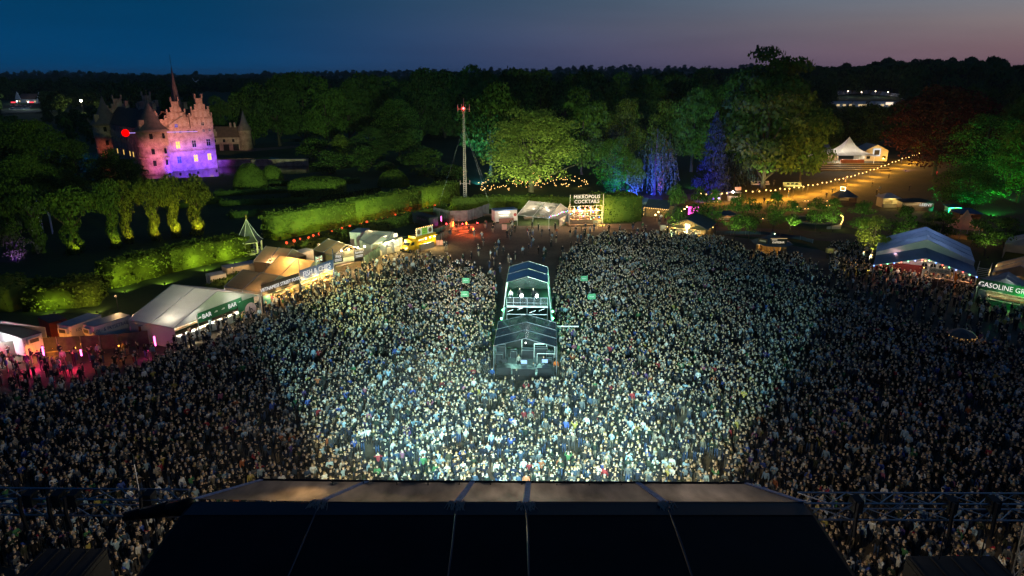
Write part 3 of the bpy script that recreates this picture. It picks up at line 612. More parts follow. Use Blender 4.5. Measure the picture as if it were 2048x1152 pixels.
def pa_tower(px0, px1, py, ztop, label):
    a = at(px0, py, ztop); b = at(px1, py, ztop); w = (b.x-a.x)/2; o = thing('speaker_tower', label, 'tower', ((a.x+b.x)/2, a.y-1.6, 0))
    for sx in (-1, 1):
        for sy in (-1, 1): MB().bar((sx*(w-.15), sy*1.4, 0), (sx*(w-.15), sy*1.4, ztop-.3), .06, 5).build('post', M_steel, o)
    for z in (1.5, 4, 6.5):
        for sy in (-1, 1): MB().bar((-w+.15, sy*1.4, z), (w-.15, sy*1.4, z), .04, 4).build('ledger', M_steel, o)
    MB().slab([(-w, -1.6, ztop), (w, -1.6, ztop), (w, 1.6, ztop), (-w, 1.6, ztop)], .25).build('roof', M_dark, o)
    for sx in (-1, 1): box('side_cloth', sx*w-.03, -1.55, .3, sx*w+.03, 1.55, ztop-.27, M_dark, o)
    box('back_cloth', -w+.05, -1.6, .3, w-.05, -1.55, ztop-.27, M_dark, o)
    for k in range(4): box('loudspeaker', -w+.4, .2, .4+k*1.5, w-.4, 1.3, 1.8+k*1.5, M_dark, o)
    for k in range(5): box('roof_rail', -w+.1+k*(2*w-.3)/4, -1.5, ztop+.01, -w+.2+k*(2*w-.3)/4, 1.5, ztop+.06, M_dark, o)
pa_tower(88, 214, 1097, 8.5, 'dark speaker tower with flat roof at the bottom left corner')
pa_tower(1812, 1988, 1112, 8.5, 'dark speaker tower with flat roof at the bottom right corner')
b_ = at(2038, 1152, 3.0); t_, _ = truss('upright lattice tower at the bottom right picture edge', (b_.x, b_.y, .0), (b_.x, b_.y, 11), .55, M_alu, .8, 'lattice_tower')
light('SPOT', t_, (-2.5, -3.0, 9), 900, (1, .75, .35), .1, (0, 0, 4), 50)
# ================================================================== control tower in the middle of the crowd
M_foil = fabric('clear_foil', (.38, .50, .47), .5, .2, clear=.55); M_foh = mat('foh_roof', (.040, .060, .066), .25, var=.3, scale=.5, bump=.2); M_blue = fabric('blue_cloth', (.04, .13, .34), .3)
M_wood = mat('plywood', (.13, .10, .07), .7, var=.3, scale=5); M_desk = mat('console_grey', (.018, .02, .025), .45); M_screen = emat('screen_glow', (.35, .6, 1), 1.6); M_white = mat('white_paint', (.72, .72, .70), .5, var=.08); M_led_g = emat('led_green', (.1, 1, .35), 6)
fc = at(1050, 759); foh = thing('control_tower', 'two tier sound and light control tower standing in the crowd', 'tower', (fc.x, fc.y, 0), -.045)
W1, D1, E1, A1 = 3.75, 8.6, 4.2, 5.25
for sx in (-1, 1):
    for k in range(3):
        y0, y1 = k*D1/3+.02, (k+1)*D1/3-.02; v = [(0, y0, A1), (0, y1, A1), (sx*W1, y1, E1), (sx*W1, y0, E1)]
        MB().slab(v if sx < 0 else v[::-1], -.03).build('roof_panel', M_foh, foh)
    for k in range(4): MB().bar((0, k*D1/3, A1+.03), (sx*(W1+.02), k*D1/3, E1+.03), .05, 5).build('rafter', M_alu, foh)
    for y in (0, D1/2, D1): MB().bar((sx*W1, y, 0), (sx*W1, y, E1), .06, 6).build('post', M_alu, foh)
    MB().bar((sx*W1, 0, E1), (sx*W1, D1, E1), .05, 5).build('eave_beam', M_alu, foh)
    MB().slab([(sx*(W1+.05), .1, .9), (sx*(W1+.05), D1, .9), (sx*(W1+.05), D1, E1-.1), (sx*(W1+.05), .1, E1-.1)], .02).build('side_foil', M_foil, foh)
box('platform', -W1+.1, -.2, 0, W1-.1, D1-.1, .55, M_deck, foh)
box('floor_sheet', -W1+.2, .2, .551, W1-.2, D1-.3, .57, mat('dance_floor', (.035, .04, .042), .35), foh)
for k, (x0, x1, y, h) in enumerate([(-3.3, -1.7, -.1, 1.05), (-1.5, 1.2, -.25, 1.0), (1.5, 3.2, -.1, 1.1)]):
    b = MB(); b.box(x0, y, .56, x1, y+.9, .56+h-.12); b.slab([(x0-.05, y-.1, .5+h), (x1+.05, y-.1, .5+h), (x1+.05, y+1.0, .62+h), (x0-.05, y+1.0, .62+h)], .08); b.build('mixing_desk', M_desk, foh)
    box('desk_screen', (x0+x1)/2-.35, y+.95, .75+h, (x0+x1)/2+.35, y+1.0, 1.2+h, M_screen if k else M_desk, foh)
for k, (x, y, z, w, d, h) in enumerate([(-3.3, 3.6, .57, .9, .8, 1.3), (-3.2, 4.9, .57, 1.2, .8, 1.8), (-1.6, 5.6, .57, .8, .7, .9), (.2, 5.4, .57, 1.5, .8, 1.2), (1.9, 6.2, .57, 1.6, .7, 1.1), (3.0, 4.4, .57, .9, .8, 1.2), (2.9, 2.6, .57, .7, .7, 1.1)]):
    c = box('flight_case', x-w/2, y-d/2, z, x+w/2, y+d/2, z+h, M_desk, foh)
    b = MB()
    for sx in (-1, 1):
        for sy in (-1, 1): b.bar((x+sx*w/2, y+sy*d/2, z), (x+sx*w/2, y+sy*d/2, z+h), .025, 4)
    for sy in (-1, 1): b.bar((x-w/2, y+sy*d/2, z+h), (x+w/2, y+sy*d/2, z+h), .025, 4)
    b.build('case_edging', M_alu, c)
for x0, x1, y, z in ((-.6, 2.6, 6.9, 2.9), (1.0, 3.6, 5.6, 2.4), (1.4, 3.8, 3.6, 1.9)): MB().bar((x0, y, z), (x1, y, z), .04, 5).bar((x0, y, .57), (x0, y, z), .04, 5).bar((x1, y, .57), (x1, y, z), .04, 5).build('rail', M_white, foh)
MB().slab([(-W1, D1-.06, .6), (W1, D1-.06, .6), (W1, D1-.06, E1), (-W1, D1-.06, E1)], .05).build('rear_cloth', M_dark, foh)
# upper tier
W2, Y2, Y3, ZF, E2, A2 = 2.65, 8.9, 16.6, 6.35, 9.5, 10.3
for sx in (-1, 1):
    for k in range(2):
        y0, y1 = Y2+k*(Y3-Y2)/2+.02, Y2+(k+1)*(Y3-Y2)/2-.02; v = [(0, y0, A2), (0, y1, A2), (sx*W2, y1, E2), (sx*W2, y0, E2)]
        MB().slab(v if sx < 0 else v[::-1], -.03).build('upper_roof_panel', M_blue, foh)
    for y in (Y2, (Y2+Y3)/2, Y3):
        MB().bar((0, y, A2+.03), (sx*W2, y, E2+.03), .045, 5).build('rafter', M_alu, foh); MB().bar((sx*(W2+1.0), y, 0), (sx*W2, y, E2), .07, 6).build('post', M_alu, foh)
    for y in (Y2, (Y2+Y3)/2):
        y1 = y+(Y3-Y2)/2
        for z0, z1 in ((.3, 3.2), (3.25, 6.3), (6.4, 9.4)):
            f = lambda z: W2+1.02*(1-z/E2)+.08
            MB().slab([(sx*f(z0), y+.05, z0), (sx*f(z0), y1-.05, z0), (sx*f(z1), y1-.05, z1), (sx*f(z1), y+.05, z1)], .02).build('side_foil', M_foil, foh)
MB().slab([(-W2-.3, Y2, ZF), (W2+.3, Y2, ZF), (W2+.3, Y3, ZF), (-W2-.3, Y3, ZF)], .25).build('upper_floor', M_deck, foh)
MB().bar((-W2, Y2-.05, ZF-.05), (W2, Y2-.05, ZF-.05), .16, 4).build('floor_edge', M_white, foh)
for k in range(7): x = -W2+k*W2/3; MB().bar((x, Y2-.05, ZF), (x, Y2-.05, ZF+1.15), .035, 4).build('railing_post', M_alu, foh)
for z in (.45, 1.15): MB().bar((-W2, Y2-.06, ZF+z), (W2, Y2-.06, ZF+z), .03, 4).build('railing_bar', M_alu, foh)
MB().slab([(-W2, Y2+.02, ZF+.02), (W2, Y2+.02, ZF+.02), (W2, Y2+.02, ZF+1.1), (-W2, Y2+.02, ZF+1.1)], .01).build('railing_net', fabric('net', (.05, .06, .06), .3, clear=.5), foh)
for x in (-W2, 0, W2): MB().bar((x, Y2, 3.2), (x, Y2, ZF-.25), .06, 5).build('post', M_alu, foh)
MB().bar((-W2, Y2, 5.2), (W2, Y2, 5.2), .05, 5).build('ledger', M_white, foh)
for a in ((-2.2, 5.6), (-.9, 5.9), (.7, 5.5), (1.9, 5.8)): MB().bar((a[0]-.4, Y2+.6, a[1]-.3), (a[0]+.4, Y2+.4, a[1]+.1), .05, 5).build('cable_arm', M_white, foh)
MB().slab([(-W2-.2, Y3, ZF), (W2+.2, Y3, ZF), (W2, Y3, E2), (-W2, Y3, E2)], .02).build('rear_foil', fabric('smoked_foil', (.10, .13, .13), .3, clear=.6), foh)
for x in (-.75, 1.25):     # two follow-spot lamps shining towards the stage
    box('followspot', x-.2, Y2+.9, ZF+.9, x+.2, Y2+1.9, ZF+1.35, M_dark, foh); MB().ball((x, Y2+.85, ZF+1.12), .2, 8, 6).build('followspot_lens', emat('spot_lens', (.92, 1, .96), 40), foh)
    light('SPOT', foh, (x, Y2+.6, ZF+1.12), 500, (.9, 1, .95), .1, (x, -60, 4), 30); light('POINT', foh, (x, Y2+1.6, ZF+1.9), 70, (.8, 1, .9), .1)
for sx, y in ((-1, 9.4), (1, 9.8), (1, 12.6), (-1, 12.9)):
    MB().ball((sx*(W2+.72), y, 4.4), .16, 6, 4).build('green_lamp', emat('lamp_green', (.12, 1, .25), 18), foh); light('POINT', foh, (sx*(W2+.30), y+1.2, 4.2), 420, (.1, 1, .4), .15); light('POINT', foh, (sx*(W2+.0), y+2.0, 7.6), 150, (.1, 1, .4), .15)
for x, y, pw_ in ((-1.5, 4.6, 600), (1.6, 5.0, 600), (0, 2.6, 120)): hang_lamp(foh, (x, y, 3.7), pw_, (.45, 1, .85), .08, M_white_bulb)
light('POINT', foh, (0, Y2+2.5, 5.2), 130, (.3, 1, .75), .2); light('POINT', foh, (0, Y2+5, 8.2), 60, (.3, 1, .75), .2)
MB().bar((W1+.2, 9.2, 3.5), (W1+3.0, 9.0, 3.6), .09, 5).build('outrigger', M_white, foh)
def fohp(x, y, z, face, pose, label, jac, hair=('short', (.05, .03, .02))):
    q = Matrix.Rotation(-.045, 3, 'Z') @ Vector((x, y, z)); person((fc.x+q.x, fc.y+q.y, z), face, pose, label, jac, hair, group='crew at the control tower')
fohp(-.9, 3.2, .57, 0, 'sit', 'person in a pale grey top sitting inside the control tower', (.35, .36, .33), ('short', (.3, .2, .1)))
fohp(2.2, 1.9, .57, -10, 'stand', 'person in dark clothes standing behind the desks in the control tower', (.02, .025, .03))
fohp(1.0, .95, .57, 0, 'sit', 'person in a blue tracksuit top sitting at the control tower desk', (.02, .06, .16))
fohp(3.7, .9, .57, 5, 'stand', 'person in an orange safety vest at the control tower front corner', (.75, .16, .03))
fohp(-1.0, -.75, 0, 0, 'stand', 'person with a dark coat leaning before the control tower desks', (.03, .035, .04))
fohp(-3.9, -.6, 0, 8, 'stand', 'person in a blue jacket at the left corner of the control tower', (.03, .10, .32))
fohp(-2.2, Y2+1.6, ZF, 0, 'stand', 'person in a white patterned top on the upper tower deck', (.55, .58, .55), ('long', (.04, .03, .02)))
fohp(-1.05, Y2+2.3, ZF, 0, 'stand', 'person in black behind the left follow spot lamp', (.012, .012, .014)); fohp(.75, Y2+2.3, ZF, 0, 'stand', 'person in black behind the right follow spot lamp', (.012, .012, .014))
o = thing('crowd_barrier', 'bundle of slanted metal barriers at the left foot of the control tower', 'barrier', at(978, 752))
for k in range(6): MB().bar((-.6+k*.24, 0, 0), (-1.3+k*.24, .5, 1.6), .03, 4).build('barrier_bar', M_alu, o)
MB().bar((-.7, 0, .05), (.7, 0, .05), .03, 4).build('foot_bar', M_alu, o)
for k, (px, py, lb) in enumerate([(932, 564, 'green sign panel above the crowd left of the control tower roof'), (930, 592, 'lower green sign panel above the crowd left of the control tower'), (1168, 560, 'green sign panel above the crowd right of the control tower roof'), (1183, 597, 'lower green sign panel above the crowd right of the control tower')]):
    b = at(px, py+9, 1.4); o = thing('sign_panel', lb, 'sign', (b.x, b.y, 0), 0, 'green panels in the crowd'); box('board', -.6, -.03, 2.0, .6, .03, 2.9, mat('sign_green', (.10, .34, .17), .5), o); box('print_line', -.35, -.035, 2.40, .35, -.031, 2.46, M_white, o); MB().bar((0, .06, 0), (0, .06, 2.9), .04, 5).build('post', M_steel, o); light('SPOT', o, (0, -.9, 3.6), 16, (.8, 1, .9), .05, (0, 0, 2.4), 60)
# ================================================================== tents and stalls
M_tentw = fabric('white_tent', (.58, .58, .58), .30, .15); M_tentg = fabric('grey_tent', (.34, .36, .38), .3, .15); M_tentt = fabric('tan_tent', (.44, .31, .18), .38, .22); M_tentb = fabric('brown_tent', (.27, .20, .14), .30, .25)
M_navy = fabric('navy_tent', (.15, .24, .42), .34, .35, scale=.35); M_clear = fabric('clear_roof', (.55, .55, .52), .4, .15, clear=.6)
M_green = mat('banner_green', (.012, .11, .045), .5, var=.1); M_signblack = mat('sign_black', (.012, .012, .013), .5); M_signblue = mat('sign_blue', (.018, .04, .13), .5); M_cream = mat('cream', (.55, .48, .36), .6, var=.1)
M_lit = emat('lit_lettering', (1, .98, .92), .85); M_counter = mat('counter_wood', (.22, .14, .08), .6, var=.3, scale=4); M_int = mat('stall_interior', (.5, .46, .4), .6, var=.2)
def gable_tent(o, w, l, he, hr, cloth, bays=2, frame=M_alu, walls='', gables='fb', wall_cloth=None, ov=.0):
    """local frame: front gable at y = 0, ridge runs back along +y"""
    h = w/2; wc = wall_cloth or cloth
    for k in range(bays):
        y0, y1 = k*l/bays+.015, (k+1)*l/bays-.015
        for sx in (-1, 1):
            n = 5; vs = []
            for q in range(n+1):
                for (yy, s) in ((y0, 0), ((y0+y1)/2, 1), (y1, 0)): t = q/n; vs.append((sx*h*t, yy, hr+(he-hr)*t-s*.10*math.sin(PI*t)))
            f = [[q*3+j, q*3+j+1, q*3+j+4, q*3+j+3] for q in range(n) for j in range(2)]; MB().add(vs, f if sx > 0 else [x[::-1] for x in f]).build('roof_panel', cloth, o, True)
    for k in range(bays+1):
        y = k*l/bays
        for sx in (-1, 1): MB().bar((0, y, hr+.04), (sx*(h+.03), y, he+.04), .055, 5).build('rafter', frame, o); MB().bar((sx*h, y, 0), (sx*h, y, he), .055, 5).build('post', frame, o)
    for sx in (-1, 1): MB().bar((sx*h, 0, he), (sx*h, l, he), .05, 5).build('eave_beam', frame, o)
    for g, y in (('f', .03), ('b', l-.03)):
        if g in gables: MB().slab([(-h, y, he), (h, y, he), (0, y, hr-.02)], .02).build('gable_panel', wc, o)
    if 'l' in walls: MB().slab([(-h+.02, .05, 0), (-h+.02, l-.05, 0), (-h+.02, l-.05, he-.03), (-h+.02, .05, he-.03)], .02).build('side_wall', wc, o)
    if 'r' in walls: MB().slab([(h-.02, .05, 0), (h-.02, l-.05, 0), (h-.02, l-.05, he-.03), (h-.02, .05, he-.03)], .02).build('side_wall', wc, o)
    if 'b' in walls: MB().slab([(-h+.05, l-.02, 0), (h-.05, l-.02, 0), (h-.05, l-.02, he-.03), (-h+.05, l-.02, he-.03)], .02).build('rear_wall', wc, o)
def counter(o, w, y, m=M_counter, h=1.1, x=0, d=.7):
    c = MB(); c.box(x-w/2, y, 0, x+w/2, y+d, h-.06); c.box(x-w/2-.08, y-.1, h-.05, x+w/2+.08, y+d+.05, h); return c.build('counter', m, o)
def shelf_wall(o, w, y, z0, z1, m=M_int, x=0, stuff=True):
    p = box('back_shelf', x-w/2, y, z0, x+w/2, y+.06, z1, m, o)
    if stuff:
        for k in range(3):
            z = z0+(z1-z0)*(k+.4)/3; box('shelf_board', x-w/2+.05, y-.28, z, x+w/2-.05, y-.01, z+.04, M_counter, p)
            b = MB(); rg = random.Random(k+int(w*10))
            for q in range(int(w*5)): u = x-w/2+.15+q*.2*(w-.3)/max(.1, w-.3); hh = .14+.14*rg.random(); b.bar((u, y-.15, z+.045), (u, y-.15, z+.045+hh), .045, 6, .025)
            b.build('bottles', mat('bottle_glass%d' % k, ((.3, .12, .03), (.05, .14, .05), (.4, .38, .3))[k], .15), p)['kind'] = 'stuff'
    return p
def container(label, c, rz, w, l, h, m, roof, name='container', cat='container', doors=True, group=None):
    o = thing(name, label, cat, c, rz, group)
    b = MB(); b.box(-w/2, 0, .35, w/2, l, h-.08); b.build('body', m, o); MB().box(-w/2-.03, -.03, h-.08, w/2+.03, l+.03, h).build('roof', roof, o)
    for y in (l*.25, l*.75):
        for sx in (-1, 1):
            q = MB().bar((sx*(w/2-.25), y, .33), (sx*(w/2-.02), y, .33), .33, 14).build('wheel', mat('tyre', (.015, .015, .015), .8), o); MB().bar((sx*(w/2-.02), y, .33), (sx*(w/2+.0), y, .33), .18, 10).build('rim', M_alu, q)
    box('chassis', -w/2+.3, .1, .2, w/2-.3, l-.1, .36, M_steel, o)
    if doors:
        for sx in (-1, 1):
            d = box('door', min(sx*.02, sx*(w/2-.06)), -.05, .45, max(sx*.02, sx*(w/2-.06)), -.002, h-.2, m, o)
            for k in (.25, .75): box('hinge', sx*(w/2-.14)-.04, -.075, .45+(h-.7)*k, sx*(w/2-.14)+.04, -.052, .55+(h-.7)*k, M_steel, d)
            MB().bar((sx*.14, -.07, .6), (sx*.14, -.07, h-.35), .018, 4).build('lock_rod', M_alu, d)
    return o
# ---- far left: white marquee cut by the picture edge
c, w, rz = front((-75, 720), (90, 656), 3.0)
o = thing('marquee', 'white marquee cut off by the left picture edge', 'tent', c, rz); gable_tent(o, w, 9, 3.0, 5.9, M_tentw, 2, walls='lrb', gables='b'); hang_lamp(o, (1, 3, 2.8), 700, (.9, .95, 1)); hang_lamp(o, (-3, 6, 2.8), 500, (.9, .95, 1)); MB().box(w/2-2.6, -.02, 1.2, w/2-1.0, .02, 2.3).build('lit_opening', emat('window_lit', (1, .9, .6), 1.2), o)  # lamps inside are added to make the white cloth brighter
M_trail = mat('trailer_white', (.6, .6, .6), .45, var=.12, scale=.8); M_roofblue = mat('trailer_roof', (.20, .26, .32), .45, var=.2); M_roofdark = mat('roof_felt', (.025, .027, .03), .7); M_redbox = mat('red_tone', (.24, .04, .025), .55)
def trailer_at(label, pf, pb, w, h, m, roof, **k):
    a = at(*pf); b = at(*pb); v = b-a; return container(label, a, math.atan2(v.y, v.x)-PI/2, w, v.length, h, m, roof, **k), v.length
t1, l1 = trailer_at('low white trailer with a black roof beside the far left marquee', (72, 712), (5, 690), 2.4, 2.9, M_trail, M_roofdark, name='trailer', cat='trailer')
t2, l2 = trailer_at('white refrigerator trailer, left one of the two', (136, 692), (196, 668), 2.4, 3.0, M_trail, M_roofblue, name='trailer', cat='trailer')
t3, l3 = trailer_at('white refrigerator trailer with blue lettering, right one of the two', (184, 692), (256, 668), 2.4, 3.0, M_trail, M_roofblue, name='trailer', cat='trailer')
t4, l4 = trailer_at('small container behind the white trailers, red light in its colour', (122, 676), (100, 664), 2.2, 2.6, M_redbox, M_roofdark)  # red light on the box is put into its wall colour
M_tbl = mat('trailer_blue_print', (.02, .05, .22), .5)
for t, l, s in ((t2, l2, 'KØL'), (t3, l3, 'KØL- & FRYSETRAILER')): text(s, .75 if l is l3 else .6, M_tbl, t, (1.23, (l*.5 if l is l3 else l*.22), 2.15), (PI/2, 0, PI/2), ext=.004, sx=.78)
for t in (t1, t2, t3):
    u = box('cooling_unit', -.75, -.42, 1.9, .75, -.06, 2.65, M_trail, t); box('grille', -.55, -.44, 2.0, .55, -.425, 2.5, M_steel, u)
for t, pw_ in ((t1, 260), (t2, 260), (t3, 140)):
    MB().ball((0, -2.2, .5), .1, 6, 4).build('flood_lamp', emat('lamp_orange', (1, .35, .05), 10), t); light('POINT', t, (0, -1.9, .75), pw_, (1, .30, .04), .15)
# ---- small serving kiosk with lifted hatch
c, w, rz = front((283, 682), (345, 676), 0); o = thing('kiosk', 'small kiosk with blue flat roof and lifted hatch left of the bar tent', 'kiosk', c, rz+.5)
MB().box(-1.9, 0, 0, -1.8, 2.6, 2.5).box(1.8, 0, 0, 1.9, 2.6, 2.5).box(-1.9, 2.5, 0, 1.9, 2.6, 2.5).box(-1.9, 0, 0, 1.9, .08, 1.1).build('wall', M_redbox, o); MB().slab([(-2.1, -.2, 2.55), (2.1, -.2, 2.55), (2.1, 2.8, 2.65), (-2.1, 2.8, 2.65)], .1).build('roof', M_roofblue, o); MB().slab([(-1.4, -.05, 2.4), (1.4, -.05, 2.4), (1.4, -1.2, 2.75), (-1.4, -1.2, 2.75)], .05).build('hatch', M_tentb, o); counter(o, 3.4, -.2); hang_lamp(o, (0, 1.2, 2.2), 35)
# ---- BAR tent
c, w, rz = front((348, 656), (518, 590), 3.0); bar = thing('bar_tent', 'large white bar tent with green BAR banner', 'tent', c, rz)
gable_tent(bar, w, 8.5, 3.0, 5.8, M_tentw, 2, walls='lb', gables='fb'); bw = w*.53
bn = box('banner', -w*.26, -.12, 2.35, -w*.26+bw, -.06, 3.75, M_green, bar)
for u in (.20, .77): text('BAR', .9, M_lit, bn, (-w*.26+bw*u, -.14, 3.05))
for u in (.05, .40, .56, .94): MB().box(-w*.26+bw*u-.28, -.135, 3.0, -w*.26+bw*u+.28, -.121, 3.1).box(-w*.26+bw*u-.1, -.135, 3.1, -w*.26+bw*u+.28, -.121, 3.2).build('print_mark', M_white, bn)
for u in (0, 1): MB().bar((-w*.26+bw*u, -.15, 0), (-w*.26+bw*u, -.15, 4.0), .05, 5).build('banner_pole', M_alu, bar)
counter(bar, w*.82, .9, M_white); shelf_wall(bar, w*.8, 3.6, .9, 2.4); 
for u in (-.36, -.12, .12, .34): hang_lamp(bar, (w*u, 2.3, 2.75), 760, (1, .88, .66), .1, M_white_bulb)
for u in (-.3, .2): light('POINT', bar, (w*u, -1.4, 3.9), 160, (1, .92, .75), .3)
o = thing('round_logo_banner', 'green cloth with a pink round h sign at the right end of the bar tent', 'banner', at(497, 640), rz); MB().slab([(-1.7, 0, .3), (1.5, 0, .3), (1.5, 0, 3.2), (-1.7, 0, 3.2)], .05).build('cloth', M_green, o)
MB().bar((.6, -.08, 1.4), (.6, -.02, 1.4), 1.15, 28).build('disc', mat('disc_pink', (.55, .38, .36), .6), o); text('h', 1.5, M_signblack, o, (.6, -.12, 1.45)); light('SPOT', o, (.3, -3, 3.4), 60, (1, .9, .8), .1, (.4, 0, 1.6), 60)
# ---- Vietnamese street food / fish & chips / pita & burritos
def food_stall(name, label, pl, pr, z, sh, title, tsize, bg_m, letter_m, cloth, l, he, hr, lampc, pw_, sub=None, sx=1.):
    c, w, rz = front(pl, pr, z); o = thing(name, label, 'stall', c, rz); gable_tent(o, w, l, he, hr, cloth, 2, walls='lrb', gables='fb')
    s = box('sign_board', -w/2+.02, -.16, z, w/2-.02, -.08, z+sh, bg_m, o)
    text(title, tsize, letter_m, s, (0, -.18, z+sh*(.58 if sub else .5)), sx=sx)
    if sub: text(sub, tsize*.26, letter_m, s, (0, -.18, z+sh*.16))
    counter(o, w*.9, .15); shelf_wall(o, w*.85, 2.6, .6, 2.5)
    for u in (-.3, .3): hang_lamp(o, (w*u, 1.4, 2.7), pw_, lampc)
    for u in (-.35, 0, .35): light('POINT', o, (w*u, -.7, z-.15), pw_*.22, lampc, .12)
    for u in (-.5, .5): box('front_post', u*w-.12, -.15, 0, u*w+.12, .02, z, bg_m, o)
    return o, w
viet, w = food_stall('street_food_stall', 'brown tent stall with black VIETNAMESE STREET FOOD sign', (523, 592), (598, 566), 2.8, 1.75, 'VIETNAMESE STREET FOOD', .78, M_signblack, M_lit, M_tentb, 8, 3.2, 5.0, (1, .58, .18), 850, None, .88)
box('awning_cloth', -w/2+.2, -.1, 1.2, -w/2+1.6, -.04, 2.7, mat('teal_cloth', (.1, .32, .30), .6), viet)
fish, w = food_stall('fish_and_chips_stall', 'lit tan tent stall with blue FISH & CHIPS sign', (599, 562), (666, 538), 2.8, 1.75, 'FISH & CHIPS', 1.25, M_signblue, M_lit, M_tentt, 8, 3.2, 5.2, (1, .64, .22), 2000, None, .95)
light('POINT', fish, (0, 4.5, 3.6), 3600, (1, .55, .16), .3)
for u in (-.5, .5):
    x = w*u; MB().bar((x, -.2, 0), (x, -.2, 6.4), .06, 6).build('flag_pole', M_signblue, fish)
def union_flag(parent, x, z):
    f = box('flag', x, -.23, z, x+1.6, -.19, z+.9, mat('flag_blue', (.02, .04, .25), .7), parent); y = -.24
    MB().slab([(x, y, z), (x+.2, y, z), (x+1.6, y, z+.8), (x+1.6, y, z+.9), (x+1.4, y, z+.9), (x, y, z+.1)], .004).build('white_saltire', M_white, f)
    MB().slab([(x+1.4, y-.006, z), (x+1.6, y-.006, z), (x+1.6, y-.006, z+.1), (x+.2, y-.006, z+.9), (x, y-.006, z+.9), (x, y-.006, z+.8)], .004).build('white_saltire', M_white, f)
    MB().box(x+.65, y-.02, z, x+.95, y-.014, z+.9).build('white_cross', M_white, f); MB().box(x, y-.03, z+.3, x+1.6, y-.024, z+.6).build('white_cross', M_white, f)
    mr_ = mat('flag_red', (.45, .02, .03), .7); MB().box(x+.72, y-.04, z, x+.88, y-.034, z+.9).build('red_cross', mr_, f); MB().box(x, y-.05, z+.37, x+1.6, y-.044, z+.53).build('red_cross', mr_, f)
union_flag(fish, -w*.02, 5.0); MB().bar((-w*.02, -.2, 4.4), (-w*.02, -.2, 6.1), .05, 5).build('flag_pole', M_alu, fish)
c, w, rz = front((668, 547), (729, 534), 0.0); pita = thing('pita_stall', 'black framed pita and burrito stall with bulb arch', 'stall', c, rz)
gable_tent(pita, w, 7, 3.3, 4.9, M_tentt, 2, walls='lb', gables='b')
for x0, x1, t, u in ((-.5, -.19, 'Pita', .9), (.17, .5, 'Burritos', .62)):
    s = box('sign_board', w*x0+.02, -.2, 2.0, w*x1-.02, -.12, 3.7, M_signblack, pita); text(t, u*.85, M_lit, s, ((x0+x1)/2*w, -.22, 3.1)); 
    for z in (2.25, 2.5): box('menu_line', w*(x0+.04), -.208, z, w*(x1-.05), -.204, z+.1, M_lit, s)
s = box('sign_board', w*-.18, -.19, 2.6, w*.16, -.13, 3.9, mat('sign_brown', (.06, .05, .03), .6), pita)
MB().path([(w*(-.18+.34*k/8), -.3, 3.9+.55*math.sin(PI*k/8)) for k in range(9)], .05, 5).build('arch', M_steel, pita)
for k in range(9): MB().ball((w*(-.18+.34*k/8), -.36, 3.98+.55*math.sin(PI*k/8)), .07, 5, 4).build('arch_bulb', M_bulb, pita)
for u in (-.25, -.02, .28, .5): MB().ball((w*u, -.45, 4.1), .16, 6, 4).build('flood_lamp', emat('flood_warm', (1, .85, .55), 22), pita); light('POINT', pita, (w*u, -.9, 3.9), 520, (1, .78, .42), .15)
counter(pita, w*.85, .4); shelf_wall(pita, w*.9, 3.0, .4, 2.6, M_cream, stuff=False); hang_lamp(pita, (0, 1.6, 2.7), 260, (1, .7, .45))
pl_ = at(700, 548); pg = light('POINT', pita, (w*.7, -2.5, 3.6), 1500, (1, .72, .22), .2)
# store boxes behind the stalls
for lb, pf, pb, w_, h_, m in (('tan box trailer behind the fish and chips stall', (518, 548), (576, 541), 2.6, 3.2, M_cream), ('low cream box container behind the street food stall', (452, 562), (512, 550), 2.4, 2.6, M_cream), ('small pale container with blue lid behind the bar tent', (419, 574), (450, 568), 2.2, 2.2, M_trail), ('small white container behind the pita stall', (597, 530), (622, 523), 2.2, 2.6, M_trail)):
    trailer_at(lb, pf, pb, w_, h_, m, M_roofblue)
c, w, rz = front((596, 545), (662, 520), 3.2); o = thing('stall_tent', 'brown gabled tent behind the fish and chips flag', 'tent', c+Vector((-5.0, 4.2, 0)), rz); gable_tent(o, 7.0, 6, 3.2, 5.2, M_tentb, 2, walls='lrb')
# ---- trailer stall with lit roof sign
c, w, rz = front((760, 511), (803, 500), 0.0); tra = thing('food_trailer', 'long food trailer with glowing roof sign and raised hatch', 'trailer', c, rz); W_ = w/2+.4
MB().box(-W_, 0, .4, -W_+.1, 2.4, 2.9).box(W_-.1, 0, .4, W_, 2.4, 2.9).box(-W_, 2.3, .4, W_, 2.4, 2.9).box(-W_, 0, .4, W_, .1, 1.25).box(-W_, 0, 2.5, W_, .1, 2.9).build('body', M_cream, tra)
box('roof', -W_-.05, -.05, 2.9, W_+.05, 2.45, 3.0, M_roofdark, tra); MB().slab([(-W_+.2, -.05, 2.75), (W_-.2, -.05, 2.75), (W_-.2, -1.6, 3.05), (-W_+.2, -1.6, 3.05)], .05).build('hatch', mat('hatch_green', (.18, .24, .16), .5), tra)
sb = box('roof_sign', -W_*.55, .0, 3.05, W_*.6, .12, 3.75, emat('sign_glow', (1, .86, .55), 2.6), tra); counter(tra, 2*W_-.4, -.25, M_cream, 1.2, 0, .4); shelf_wall(tra, 2*W_-.4, 2.2, 1.0, 2.6)
for u in (-.6, 0, .6): hang_lamp(tra, (W_*u, 1.0, 2.5), 150, (1, .9, .62), .09, M_white_bulb)
for u in (-.7, 0, .7): light('POINT', tra, (W_*u, -1.3, 2.6), 560, (1, .78, .3), .12)
for y in (.6, 1.8): MB().bar((-W_*.3, y, .3), (-W_*.3+.2, y, .3), .3, 12).build('wheel', mat('tyre', (.015, .015, .015), .8), tra)
trailer_at('white box container with double doors behind the food trailer', (713, 496), (729, 487), 2.7, 3.4, M_trail, M_roofblue)
